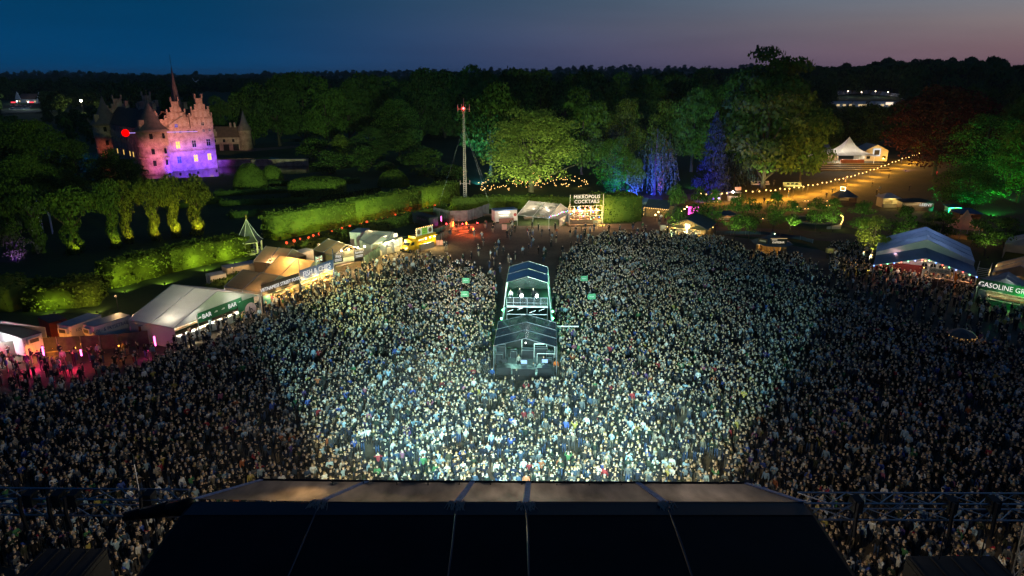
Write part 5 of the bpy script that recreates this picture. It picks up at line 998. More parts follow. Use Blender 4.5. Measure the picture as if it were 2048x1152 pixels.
o = thing('neon_sign', 'glowing pink sign panel behind the timber bar house', 'sign', at(1386, 437)); box('glow_panel', -1.3, -.06, .6, 1.3, .06, 3.0, emat('panel_pink', (1, .08, .55), 4.5), o); box('print_line', -.8, -.075, 1.75, .7, -.065, 2.0, emat('panel_dark', (.25, 0, .2), 1), o); box('frame', -1.4, .07, 0, 1.4, .16, 3.1, M_steel, o); light('POINT', o, (0, -1.2, 2), 90, (1, .1, .5), .2)
# kaffebar: octagonal kiosk
b = at(1541, 508); o = thing('coffee_kiosk', 'eight sided timber coffee kiosk with KAFFEBAR sign', 'kiosk', b, R(22.5-6)); rr = 2.9
for k in range(8):
    a0, a1 = k*PI/4, (k+1)*PI/4; p, q = Vector((rr*math.cos(a0), rr*math.sin(a0), 0)), Vector((rr*math.cos(a1), rr*math.sin(a1), 0)); frontside = k in (4, 5)
    z1 = 1.1 if frontside else 2.5; n = 5
    for j in range(n):
        u, v = p+(q-p)*(j/n+.01), p+(q-p)*((j+1)/n-.01); MB().slab([u, v, v+Vector((0, 0, z1)), u+Vector((0, 0, z1))], .06).build('wall_board', M_board, o)
    P_, Q_ = p*1.42+Vector((0, 0, 2.45)), q*1.42+Vector((0, 0, 2.45)); MB().slab([P_, Q_, Vector((0, 0, 4.2))], .06).build('roof_panel', M_felt, o)
    MB().bar(p, p+Vector((0, 0, 2.6)), .08, 5).build('corner_post', M_board, o)
MB().lathe([(.35, 4.1), (.35, 4.45), (.5, 4.5), (.1, 4.7)], 8).build('roof_cap', M_felt, o)
ar = -R(22.5-6)
def koff(x, y, z): v = Matrix.Rotation(ar, 3, 'Z') @ Vector((x, y, z)); return v
sgn = thing('kaffebar_sign', 'lit dark KAFFEBAR sign board on the coffee kiosk roof edge', 'sign', (b.x, b.y, 0), 0); box('board', -1.6, -3.3, 2.75, 1.7, -3.2, 3.95, mat('board_brown', (.05, .035, .02), .6), sgn); text('KAFFEBAR', .58, emat('kaffe_letters', (1, .85, .6), .8), sgn, (.05, -3.33, 3.2), sx=.9); box('print_line', -1.3, -3.315, 3.66, -.2, -3.305, 3.78, emat('kaffe_letters', (1, .85, .6), .8), sgn); box('top_lamp', -1.6, -3.45, 4.0, 1.7, -3.4, 4.05, emat('strip_warm', (1, .7, .3), .9), sgn)
s2 = thing('kiosk_side_sign', 'small dark side sign on the left of the coffee kiosk', 'sign', (b.x, b.y, 0), -.9); box('board', -1.0, -3.35, 2.75, 1.0, -3.27, 3.7, mat('board_brown', (.05, .035, .02), .6), s2); box('print_line', -.7, -3.37, 3.1, .7, -3.355, 3.35, M_cream, s2)
for x, y in ((-.7, -1.3), (.8, -1.3), (0, .3)): hang_lamp(o, koff(x, y, 2.3), 60, (1, .62, .22), .1)
light('POINT', o, koff(-.3, -3.4, 2.2), 220, (1, .62, .2), .15); light('POINT', o, koff(-3.3, -2.0, 2.2), 160, (1, .6, .2), .15)
# ---- VIN & ØL tent
c, w, rz = front((1748, 531), (1953, 554), 3.0); vin = thing('wine_tent', 'big blue roofed wine and beer tent with arched windows', 'tent', c, rz); L0 = 7.0
h = w/2
for sx in (-1, 1):
    v = [(0, 0, 5.2), (0, L0, 5.6), (sx*h, L0, 3.25), (sx*(h+.15), 0, 3.0)]; MB().slab(v if sx < 0 else v[::-1], -.03).build('awning_panel', M_navy, vin)
    MB().bar((0, -.02, 5.2), (sx*(h+.15), -.02, 3.0), .09, 5).build('awning_edge', M_white, vin)
    for y in (0, L0): MB().bar((sx*h, y, 0), (sx*h, y, 3.05), .07, 6).build('post', M_alu, vin)
    for k in range(3):
        y0, y1 = L0+k*4.2+.02, L0+(k+1)*4.2-.02
        n = 5; vs = []
        for q in range(n+1):
            for (yy, s) in ((y0, 0), ((y0+y1)/2, 1), (y1, 0)): t = q/n; vs.append((sx*(h+.1)*t, yy, 7.1-3.2*t-s*.12*math.sin(PI*t)))
        f = [[q*3+j, q*3+j+1, q*3+j+4, q*3+j+3] for q in range(n) for j in range(2)]; MB().add(vs, f if sx > 0 else [x[::-1] for x in f]).build('roof_panel', M_navy, vin, True)
        MB().bar((0, y0, 7.14), (sx*(h+.1), y0, 3.94), .05, 5).build('rafter', M_navy, vin)
    MB().slab([(sx*h, L0, 0), (sx*h, L0+12.6, 0), (sx*h, L0+12.6, 3.85), (sx*h, L0, 3.85)], .03).build('side_wall', M_tentw, vin)
MB().slab([(-h, L0+.02, 3.3), (h, L0+.02, 3.3), (h, L0+.02, 3.9), (0, L0+.02, 7.05), (-h, L0+.02, 3.9)], .03).build('gable_panel', M_tentw, vin); MB().slab([(-h, L0+12.6, 0), (h, L0+12.6, 0), (h, L0+12.6, 3.85), (0, L0+12.6, 7.0), (-h, L0+12.6, 3.85)], .03).build('rear_wall', M_tentw, vin)
MB().slab([(-h, L0+.5, 0), (h, L0+.5, 0), (h, L0+.5, 3.2), (-h, L0+.5, 3.2)], .04).build('inner_wall', M_tentw, vin)
for k in range(4):
    x = .3+k*1.35; q = MB().slab([(x-.45, L0+.40, 1.6)]+[(x+.45*math.cos(a)*1, L0+.40, 2.3+.55*math.sin(a)) for a in np.linspace(0, PI, 9)][0:0]+[(x+.45, L0+.40, 1.6), (x+.45, L0+.40, 2.3)]+[(x+.45*math.cos(a), L0+.40, 2.3+.5*math.sin(a)) for a in np.linspace(.3, PI-.3, 7)]+[(x-.45, L0+.40, 2.3)], .02).build('arched_window', M_glass, vin)
    MB().bar((x, L0+.37, 1.6), (x, L0+.37, 2.8), .03, 4).bar((x-.45, L0+.37, 2.1), (x+.45, L0+.37, 2.1), .03, 4).build('glazing_bar', M_white, q)
for sx in (-1, 1): MB().slab([(sx*(h-.1), .1, 0), (sx*(h-.1), L0, 0), (sx*(h-.1), L0, 1.2), (sx*(h-.1), .1, 1.2)], .04).build('side_rail', mat('red_cloth', (.35, .03, .02), .7), vin)
MB().slab([(-h+.2, L0-.5, 0.3), (0, L0-.5, .3), (0, L0-.5, 2.4), (-h+.2, L0-.5, 2.4)], .04).build('red_drape', mat('red_drape', (.13, .018, .014), .8), vin)
dk = box('deck', -h+.05, -.1, 0, h-.05, L0-.05, .02, M_counter, vin)
for k in range(6): x0 = .1+k*(h-.2)/6; box('front_board', x0, -.2, .05, x0+(h-.2)/6-.04, -.12, 1.5, M_wood, vin)
sb = box('sign_board', .7, -.35, 3.0, 3.9, -.28, 3.75, M_cream, vin); text('VIN OG ØL', .58, M_signblack, sb, (2.3, -.36, 3.37), sx=.95)
MB().bar((2.3, -.3, 0), (2.3, -.3, 3.0), .04, 5).build('sign_post', M_alu, vin); counter(vin, h*.8, 1.2, M_counter, 1.6, h*.5)
for x, y in ((-h*.5, 3), (h*.4, 3), (0, 1.2), (h*.8, 1.5)): hang_lamp(vin, (x, y, 3.3), 220, (1, .62, .40), .1)
hang_lamp(vin, (0, .5, 4.7), 60, (1, .8, .5)); light('POINT', vin, (-h*.3, L0-1.5, 3.8), 130, (1, .3, .45), .3); light('POINT', vin, (0, L0+3, 3.2), 900, (.8, .85, 1), .3); light('POINT', vin, (0, L0+10, 3.2), 800, (.75, .8, 1), .3); light('POINT', vin, (h*.3, L0-.8, 4.6), 90, (1, .75, .5), .3); light('POINT', vin, (-h*.6, L0-.8, 4.2), 90, (1, .55, .6), .3)  # bluish points under the main roof are added to brighten its cloth
for k in range(16):
    t = k/15*2-1; MB().ball((t*h, -.12, 5.1-2.1*abs(t)), .09, 5, 4).build('colour_bulb', (emat('bulb_blue', (.15, .3, 1), 9), emat('bulb_red', (1, .12, .08), 9), emat('bulb_green', (.2, 1, .4), 9))[k % 3], vin)
o = thing('beach_flag', 'orange and yellow feather flag in front of the wine tent bar', 'flag', at(1902, 585)); MB().slab([(0, 0, .4), (.5, 0, .6), (.65, 0, 2.6), (.3, 0, 3.5), (0, 0, 3.7)], .02).build('cloth', mat('flag_orange', (.7, .22, .02), .6, var=.5, scale=.8), o); MB().bar((0, 0, 0), (0, 0, 3.8), .03, 5).build('pole', M_white, o); light('POINT', o, (0, -1.2, 1.4), 14, (1, .5, .2), .1)
o = thing('metal_stair', 'metal stair leading up beside the wine tent right wall', 'stair', at(1962, 560), rz-.2)
for k in range(7): box('step', -.9, .35*k, .25*k+.1, .9, .35*k+.32, .25*k+.14, M_alu, o)
for sx in (-1, 1):
    MB().bar((sx*.95, 0, 1.0), (sx*.95, 2.5, 2.8), .04, 5).build('handrail', M_alu, o); MB().bar((sx*.95, 0, .1), (sx*.95, 2.5, 1.8), .05, 4).build('stringer', M_alu, o)
    for k in range(4): MB().bar((sx*.95, .8*k, .1+.58*k), (sx*.95, .8*k, 1.0+.58*k), .025, 4).build('baluster', M_alu, o)
light('POINT', o, (1.5, 1.0, 3.0), 110, (1, .72, .25), .2)
# ---- Gasoline Grill
c, w, rz = front((1953, 606), (2075, 632), 0.0); gas = thing('burger_stall', 'green GASOLINE GRILL burger stall cut by the right picture edge', 'stall', c, rz); h = w/2
s = box('sign_board', -h, -.3, 2.5, h, -.18, 4.1, M_green, gas); text('GASOLINE GRILL', 1.12, M_lit, s, (-h*.12, -.32, 3.3), sx=.88); box('menu_panel', -h-.02, -.25, 1.0, -h+1.0, -.2, 2.4, mat('menu_grey', (.3, .36, .33), .6), gas)
MB().box(-h, -.15, 0, -h+.15, 3, 2.5).box(h-.15, -.15, 0, h, 3, 2.5).box(-h, 2.9, 0, h, 3, 2.5).build('wall', mat('stall_green', (.015, .10, .05), .5), gas); counter(gas, 2*h-.4, -.1, mat('stall_green', (.015, .10, .05), .5), 1.05); shelf_wall(gas, 2*h-.6, 2.7, .6, 2.4, M_cream)
MB().slab([(-h, -.1, 2.55), (h, -.1, 2.55), (h, 3.1, 2.7), (-h, 3.1, 2.7)], .08).build('roof', M_tentg, gas)
for u in (-.6, -.1, .4): hang_lamp(gas, (h*u, 1.3, 2.3), 75, (1, .85, .5), .1, M_white_bulb)
light('POINT', gas, (-h*.3, -1.0, 2.2), 50, (1, .9, .7), .1); light('POINT', gas, (h*.4, -1.6, 2.6), 260, (.08, 1, .2), .2); light('POINT', gas, (0, -.8, 4.6), 50, (.9, 1, .9), .3)
for k, (pl, pr, l, m, lb, pw_) in enumerate([((1985, 545), (2090, 560), 8, M_tentt, 'warm lit tan tent behind the burger stall', 260), ((1955, 572), (2060, 588), 5, M_tentg, 'grey awning tent between the burger stall and the tan tent', 60), ((2010, 488), (2110, 500), 7, M_tentw, 'pale gabled tent among the trees at the right edge', 25)]):
    c, w, rz = front(pl, pr, 2.9); o = thing('catering_tent', lb, 'tent', c, rz); gable_tent(o, w, l, 2.9, 4.7, m, 2, walls='lrb'); hang_lamp(o, (-w*.2, l/2, 2.6), pw_, (1, .68, .30))
o = thing('pop_up_tent', 'dark domed umbrella hung with small bulbs in the right crowd', 'umbrella', at(1918, 700))
for k in range(8):
    a0, a1 = k*PI/4, (k+1)*PI/4; pr = [(1.75, 2.2), (1.3, 2.6), (.7, 2.85), (.02, 2.95)]; MB().add([(r*math.cos(a), r*math.sin(a), z) for r, z in pr for a in (a0, a1)], [[2*i, 2*i+1, 2*i+3, 2*i+2] for i in range(3)]).build('canopy_panel', mat('umbrella_cloth', (.05, .06, .07), .6), o, True)
MB().bar((0, 0, 0), (0, 0, 2.9), .04, 6).build('pole', M_alu, o)
for k in range(9): a = PI+k*.35; MB().ball((1.7*math.cos(a), 1.7*math.sin(a), 2.1), .05, 5, 4).build('bulb', emat('bulb_dim', (1, .6, .2), .9), o)
light('POINT', o, (0, -1.2, 1.9), 16, (1, .6, .25), .1)
# ---- park: festoon lights, kiosks, pagoda terrace
def festoon(label, pts, every, power, sag=.35):
    """bulbs on a cable between posts; pts = post feet"""
    o = thing('festoon_lights', label, 'lights', pts[0]); o0 = Vector(pts[0]); bm_ = MB().ball((0, 0, 0), .21, 6, 4).mesh('bulb', M_bulb); zt = 3.4
    for i, p in enumerate(pts):
        q = Vector(p)-o0; MB().bar(q, q+Vector((0, 0, zt)), .05, 5).build('post', M_steel, o)
        if i < len(pts)-1:
            r = Vector(pts[i+1])-o0; cab = []
            for k in range(every+1): t = k/every; v = q+(r-q)*t+Vector((0, 0, zt-sag*math.sin(PI*t))); cab.append(v); link('bulb', bm_, o, v-Vector((0, 0, .2)))
            MB().path(cab, .02, 3).build('cable', M_dark, o); light('POINT', o, (q+r)/2+Vector((0, 0, zt-sag-.5)), power, (1, .47, .07), .35)
    return o
feet = [(1490, 404), (1530, 402), (1558, 399), (1586, 396), (1614, 391), (1642, 386), (1668, 379), (1692, 373), (1715, 366), (1738, 358), (1760, 350), (1782, 341), (1802, 333), (1822, 327), (1836, 322)]
festoon('long amber festoon of bulbs climbing across the park lawn', [at(*p) for p in feet], 3, 3200); festoon('short amber festoon left of the white ticket stand', [at(1400, 410), at(1432, 408), at(1462, 406)], 3, 700)
def hut(label, px, py, w, l, he, hr, wm, rm, pw_, col=(1, .62, .22), rz=0., hip=True, name='market_hut'):
    o = thing(name, label, 'kiosk', at(px, py), rz); h = w/2
    MB().box(-h, 0, 0, -h+.12, l, he).box(h-.12, 0, 0, h, l, he).box(-h, l-.12, 0, h, l, he).box(-h, 0, 0, h, .12, 1.0).box(-h, 0, he-.35, h, .12, he).build('wall', wm, o)
    a = [(-h-.4, -.5, he), (h+.4, -.5, he), (h+.4, l+.4, he), (-h-.4, l+.4, he)]; r0, r1 = (-h*.3, l/2, hr), (h*.3, l/2, hr)
    for f in ([a[0], a[1], r1, r0], [a[1], a[2], r1], [a[2], a[3], r0, r1], [a[3], a[0], r0]): MB().slab(f, .06).build('roof_panel', rm, o)
    counter(o, w*.9, -.25, wm, 1.05, 0, .35); shelf_wall(o, w*.85, l-.2, .8, he-.3, M_cream); hang_lamp(o, (0, l*.4, he-.35), pw_*2.2, col); light('POINT', o, (0, -.9, he-.4), pw_*1.6, col, .1); return o
M_hutd = mat('hut_dark', (.09, .05, .03), .7, var=.3, scale=4)
k1 = hut('timber market hut with a lit frame sign on its roof', 1693, 412, 5.2, 4, 2.5, 4.2, M_hutd, M_felt, 45); MB().bar((-2.2, .2, 4.4), (-.9, .2, 4.2), .06, 4).bar((-.9, .2, 4.2), (-.85, .2, 5.2), .06, 4).bar((-.85, .2, 5.2), (-2.2, .2, 5.4), .06, 4).bar((-2.2, .2, 5.4), (-2.2, .2, 4.4), .06, 4).build('frame_sign', emat('frame_glow', (1, .85, .5), 6), k1); MB().bar((-1.5, .2, 3.2), (-1.5, .2, 4.3), .05, 4).build('sign_post', M_steel, k1)
hut('small pale kiosk strung with bulbs right of the timber hut', 1780, 415, 4.4, 3.5, 2.6, 3.8, M_cream, M_tentw, 110, (1, .75, .25)); k3 = hut('long low kiosk with lit letters at the park edge', 1834, 422, 8.0, 3.5, 2.4, 3.2, M_counter, M_hutd, 70, (1, .8, .45), -.15)
text('LEENY', 1.1, M_lit, k3, (1.8, -.35, 1.75)); k4 = hut('small green roofed kiosk beside the lit letter kiosk', 1908, 434, 3.0, 3, 2.6, 3.2, M_counter, mat('roof_teal', (.02, .10, .10), .6), 60, (1, .6, .25), -.2)
hut('dark kiosk with blue roof under the green lit trees', 1938, 448, 5.0, 4, 2.6, 3.6, M_hutd, mat('roof_bluegrey', (.05, .11, .17), .6), 20, (1, .5, .2), -.1); hut('timber grill hut lit from inside behind the young trees', 1455, 452, 5.5, 4, 2.6, 3.4, M_hutd, M_felt, 80, (1, .55, .18), .1)
o = thing('pagoda_tent', 'orange lit peaked tent behind the wine tent', 'tent', at(1925, 475)); M_or = fabric('orange_lit_cloth', (.5, .34, .26), .4)
for k in range(8):
    a0, a1 = k*PI/4, (k+1)*PI/4; pr = [(3.6, 2.4), (2.2, 3.3), (1.0, 4.6), (.05, 6.3)]; MB().add([(r*math.cos(a), r*math.sin(a), z) for r, z in pr for a in (a0, a1)], [[2*i, 2*i+1, 2*i+3, 2*i+2] for i in range(3)]).build('roof_panel', M_or, o, True); MB().bar((3.5*math.cos(a0), 3.5*math.sin(a0), 0), (3.5*math.cos(a0), 3.5*math.sin(a0), 2.4), .05, 5).build('post', M_alu, o)
light('POINT', o, (1.5, -4.5, 2.2), 170, (1, .38, .12), .2); hang_lamp(o, (0, 0, 2.2), 90, (1, .4, .12))
# pagoda on the terrace
tp = at(1712, 342); terr = thing('terrace', 'stepped timber terrace carrying the pagoda tent on the park hill', 'terrace', tp, 0)
for k in range(4): box('step', -13.5, k*2.0, k*.55, 13.5, k*2.0+2.02+(13 if k == 3 else 0), (k+1)*.55, mat('terrace_wood%d' % (k % 2), (.10-.02*(k % 2), .07, .05), .7, var=.3), terr); box('step_edge', -13.55, k*2.0-.05, (k+1)*.55-.10, 13.55, k*2.0-.002, (k+1)*.55+.02, M_cream, terr)
b = Vector((tp.x+.5, tp.y+10, 2.2)); o = thing('pagoda_tent', 'white peaked pagoda tent lit from inside on the park terrace', 'tent', b)
for k in range(4):
    a0, a1 = k*PI/2+PI/4, (k+1)*PI/2+PI/4; n = 6
    pr = [(12.6, 3.2), (9.0, 3.9), (5.6, 5.0), (2.8, 6.8), (1.1, 8.6), (.05, 9.8)]; MB().add([(r*math.cos(a), r*math.sin(a)*.72, z) for r, z in pr for a in (a0, a1)], [[2*i, 2*i+1, 2*i+3, 2*i+2] for i in range(5)]).build('roof_panel', M_tentw, o, True)
    MB().bar((11.2*math.cos(a0), 11.2*math.sin(a0)*.72, 0), (11.2*math.cos(a0), 11.2*math.sin(a0)*.72, 3.3), .12, 6).build('post', M_white, o)
for x, y, pw_ in ((-4, -2, 2200), (3, -1, 2200), (0, 2, 2600)): hang_lamp(o, (x, y, 3.0), pw_, (1, .86, .66), .22, M_white_bulb)
counter(o, 9, -3.0, mat('bar_red', (.25, .06, .03), .6), 1.3, 1.0); shelf_wall(o, 6, 3, .3, 2.6, M_counter, -5)
o = thing('bar_house', 'white gabled bar house with framed picture beside the pagoda', 'house', (tp.x+13.5, tp.y+13, 2.2), .0); gable_tent(o, 9, 9, 4.2, 6.4, M_tentg, 1, walls='lrb', wall_cloth=M_cream); box('front_wall', -4.5, -.05, 0, 4.5, .05, 4.2, M_cream, o); pf = box('framed_picture', -1.5, -.2, 2.0, 1.5, -.1, 5.0, M_lit, o); box('picture_ink', -1.0, -.22, 2.5, 1.0, -.205, 4.4, M_signblack, pf); light('POINT', o, (0, -2.2, 4.5), 160, (1, .8, .4), .2); box('window', -3.8, -.12, .9, -2.4, -.06, 2.0, M_glass, o); box('window', 2.4, -.12, .9, 3.8, -.06, 2.0, M_glass, o)
o = thing('long_tent', 'long pale tent roof behind the pagoda', 'tent', (tp.x-1, tp.y+24, 2.2), PI/2); gable_tent(o, 7, 20, 3.4, 5.6, M_tentg, 3, walls='lr'); light('POINT', o, (0, 8, 3), 140, (1, .7, .6), .2)
o = thing('ticket_stand', 'small white stand with lamp and sign at the end of the festoon', 'stand', at(1468, 402)); box('counter_box', -1.6, 0, 0, 1.8, 1.6, 1.2, M_white, o); box('canopy', -1.8, -.3, 2.4, 2.0, 1.8, 2.5, M_tentw, o); box('sign_panel', .2, .6, 3.0, 2.0, .7, 4.0, mat('sign_rose', (.5, .3, .27), .6), o); MB().bar((1.1, .65, 2.5), (1.1, .65, 3.0), .04, 4).build('sign_post', M_steel, o)
for x in (-1.7, 1.9): MB().bar((x, .7, 0), (x, .7, 2.4), .05, 5).build('post', M_alu, o)
MB().ball((-.6, -.2, 2.7), .3, 8, 6).build('lamp_globe', emat('globe_white', (.9, .97, 1), 22), o); light('POINT', o, (-.6, -.8, 2.7), 170, (1, .75, .55), .2)
o = thing('ticket_stand', 'second small white stand left of the lamp stand', 'stand', at(1434, 404)); box('counter_box', -1.0, 0, 0, 1.0, 1.2, 1.1, M_white, o); box('canopy', -1.2, -.3, 2.2, 1.2, 1.5, 2.3, M_tentw, o); hang_lamp(o, (0, -.1, 1.9), 40, (1, .7, .45)); MB().bar((-1.1, .6, 0), (-1.1, .6, 2.2), .05, 5).build('post', M_alu, o); MB().bar((1.1, .6, 0), (1.1, .6, 2.2), .05, 5).build('post', M_alu, o)
for k, (px, py, lb) in enumerate([(1521, 370, 'pale sofa bench under the big dark oak, left one'), (1586, 373, 'pale sofa bench under the big dark oak, right one')]):
    o = thing('garden_sofa', lb, 'bench', at(px, py)); box('seat', -3, 0, .0, 3, 1.0, .5, M_cream, o); box('backrest', -3, .9, .5, 3, 1.1, 1.2, M_cream, o)
    for x in (-1.4, 0, 1.4): box('cushion', x-.4, .5, .51, x+.4, .85, 1.0, M_dark, o)
for k, (px, py, lb) in enumerate([(1612, 408, 'lamp-lit bench table on the lawn, left rear'), (1650, 408, 'lamp-lit bench table on the lawn, right rear'), (1590, 420, 'lamp-lit bench table on the lawn, left front'), (1612, 424, 'lamp-lit bench table on the lawn, middle front'), (1655, 418, 'lamp-lit bench table on the lawn, right front'), (1528, 444, 'lamp-lit bench table beside the promenade')]):
    q = bench_set(lb, at(px, py), .05*k, (22, (1, .5, .15)), 'bench tables on the park lawn'); MB().ball((-.4, 0, .9), .1, 5, 4).ball((.5, 0, .9), .1, 5, 4).build('table_lamp', M_bulb, q)
o = thing('fountain_ring', 'round stone kerb ring on the lawn among the young trees', 'ring', at(1625, 441))
MB().lathe([(4.4, 0), (4.4, .35), (5.0, .35), (5.0, 0)], 36, cap=False).build('kerb', mat('stone_kerb', (.25, .19, .14), .8), o)
o = thing('lamp_arch', 'curved lamp on a pale plinth beside the promenade', 'lamp', at(1676, 458)); MB().slab([(-2.6, 0, 0), (.6, 0, 0), (.6, 0, 1.1), (-.8, 0, .8), (-2.6, 0, .5)], .3).build('plinth', M_cream, o); MB().path([(.5, 0, 1.1), (.9, 0, 2.2), (.8, 0, 3.0), (.2, 0, 3.3)], .10, 6).build('arch_tube', M_bulb, o); light('POINT', o, (.2, -.6, 2.2), 75, (1, .72, .28), .15)
fence('low white rope fence along the promenade', [at(1432, 470), at(1520, 470), at(1600, 480), at(1625, 487)], .9, mat('rope_net', (.12, .14, .15), .8), name='rope_fence', step=4)
o = thing('high_chair', 'small yellow topped stand on the grass left of the wine tent', 'stand', at(1657, 517)); box('top_box', -.6, -.4, 1.2, .6, .4, 2.1, mat('box_yellow', (.45, .38, .12), .6), o); box('base', -.35, -.3, 0, .35, .3, 1.2, M_dark, o); light('POINT', o, (0, -1, 2.2), 8, (1, .9, .4), .1)
o = thing('lit_bench', 'yellow lit bench counter left of the wine tent', 'bench', at(1708, 545)); box('seat', -3, 0, .35, 3, 1.0, .5, M_cream, o)
for x in (-2.5, 0, 2.5): box('leg', x-.1, .1, 0, x+.1, .9, .35, M_cream, o)
box('light_strip', -2.9, -.03, .36, 2.9, -.005, .46, emat('strip_yellow', (1, .75, .12), 7), o); light('POINT', o, (-1, -.8, .9), 60, (1, .72, .1), .2); light('POINT', o, (2, .4, 1.0), 40, (1, .72, .1), .2)
# timber shed with bulb-strung eaves behind the tall block hedge
c, w, rz = front((1292, 414), (1335, 418), 2.4); o = thing('garden_shed', 'timber shed with bulb strung eave right of the tall block hedge', 'shed', c, rz); h = w/2; boards(o, -h, h, 0, 0, lambda x: 2.4, M_board, 10); box('rear_wall', -h, 5, 0, h, 5.1, 2.4, M_board, o)
MB().slab([(-h-.3, -.4, 2.4), (h+.3, -.4, 2.4), (h+.3, 2.6, 4.2), (-h-.3, 2.6, 4.2)], .08).build('roof', M_felt, o); MB().slab([(h+.3, 5.3, 2.4), (-h-.3, 5.3, 2.4), (-h-.3, 2.6, 4.2), (h+.3, 2.6, 4.2)], .08).build('roof', M_felt, o)
for k in range(14): MB().ball((-h-.3+k*(w+.6)/13, -.5, 2.3), .08, 5, 4).build('bulb', M_bulb, o)
for k in range(5): MB().ball((-h-.35, -.45, .4+k*.4), .08, 5, 4).build('bulb', M_bulb, o)
for x in (-h*.6, h*.5): light('POINT', o, (x, -1.3, 2.0), 45, (1, .6, .2), .2)
fence('timber board fence in front of the shed', [at(1285, 430), at(1310, 434), at(1316, 424)], 2.2, M_wood, name='board_fence', step=2)
for k, (px, py) in enumerate([(1310, 444), (1316, 438), (1326, 434), (1362, 437), (1368, 432), (1373, 427)]):
    o = thing('torch_lamp', ('first', 'second', 'third', 'fourth', 'fifth', 'sixth')[k]+' torch lamp from the left along the gravel path', 'lamp', at(px, py), 0, 'torch lamps along the gravel path'); MB().bar((0, 0, 0), (0, 0, 1.6), .05, 5).build('post', M_steel, o); MB().ball((0, 0, 1.8), .2, 6, 5).build('flame_globe', emat('flame_warm', (1, .62, .2), 14), o); light('POINT', o, (0, -.4, 1.9), 32, (1, .6, .22), .15)
o = thing('white_cabin', 'small pale cabin bathed in blue light by the block hedge', 'cabin', at(1281, 422)); box('wall', -2.2, 0, 0, 2.2, 3, 2.4, M_white, o); MB().slab([(-2.5, -.3, 2.4), (2.5, -.3, 2.4), (2.5, 3.3, 3.0), (-2.5, 3.3, 3.0)], .1).build('roof', M_white, o)
# coloured floodlights in the park trees
for k, (px, py, tx, ty, tz, pw_, col, an) in enumerate([(1270, 402, 1275, 392, 7, 19000, (.02, .03, 1), 90), (1303, 398, 1306, 388, 8, 15000, (.03, .05, 1), 80), (1235, 400, 1228, 388, 6, 2600, (.0, 1, .6), 80), (1400, 400, 1415, 385, 12, 8500, (.08, .05, 1), 85), (1440, 396, 1430, 385, 14, 4500, (.14, .08, 1), 60), (1326, 392, 1322, 386, 16, 1600, (1, .02, .08), 40), (958, 362, 972, 350, 10, 11000, (.05, .55, 1), 80), (1905, 428, 1925, 412, 7, 5200, (.0, 1, .45), 90), (1985, 425, 1995, 408, 9, 4200, (.05, 1, .18), 80), (1945, 400, 1950, 380, 12, 3600, (.0, .9, .5), 70), (1880, 345, 1890, 332, 14, 350, (1, .03, .03), 70), (1815, 335, 1832, 322, 8, 1500, (.3, .15, 1), 60), (1530, 375, 1520, 365, 18, 1500, (.75, .95, .35), 90), (1600, 372, 1600, 352, 14, 900, (.6, .9, .3), 90), (1385, 372, 1385, 350, 18, 2600, (.25, 1, .3), 80), (2030, 395, 2040, 375, 14, 1200, (.1, .8, .3), 80)]):
    p = at(px-4, py+9); a = at(tx, ty); flood(('deep blue floodlight under the blue shrub', 'blue floodlight under the weeping tree', 'teal floodlight in the low tree', 'violet floodlight under the pale conifer', 'lilac floodlight right of the pale conifer', 'red floodlight behind the weeping tree', 'cyan floodlight in the dark tree by the mast', 'green floodlight under the lower right tree', 'bright green floodlight at the right tree edge', 'green floodlight in the right tree row', 'red floodlight under the copper beech', 'violet floodlight on the path by the copper beech', 'pale floodlight under the big oak', 'pale floodlight right of the big oak', 'green floodlight behind the pale conifer', 'green floodlight at the right picture edge')[k], p, (a.x, a.y, tz), pw_*4.5, col, an)
for k in range(170):   # fairy lights hung in the low garden behind the level hedge
    rg = random.Random(100+k); px = 955+rg.random()*225; py = 372+rg.random()*6+(6 if px < 1020 else 0); b = at(px, py); z = rg.random()**1.5*3+.4
    if k < 60: px = 1058+rg.random()*22; b = at(px, 376); z = .5+rg.random()*5.5
    if k == 0: fl = thing('fairy_lights', 'cloud of warm fairy lights under the big lit tree', 'lights', at(1070, 376)); bm_ = MB().ball((0, 0, 0), .12, 5, 4).mesh('bulb', M_bulb)
    link('bulb', bm_, fl, (b.x-fl.location.x, b.y-fl.location.y, z))
MB().lathe([(2.6, 0), (2.6, .3), (.1, .3)], 20).build('plinth', M_dark, fl); MB().bar((0, 0, .3), (0, 0, 6.2), .08, 6).build('pole', M_steel, fl)
for x, y, pw_ in ((0, -2, 120), (14, -1, 120), (-10, -1, 60)): light('POINT', fl, (x, y, 2.0), pw_, (1, .66, .2), .3)
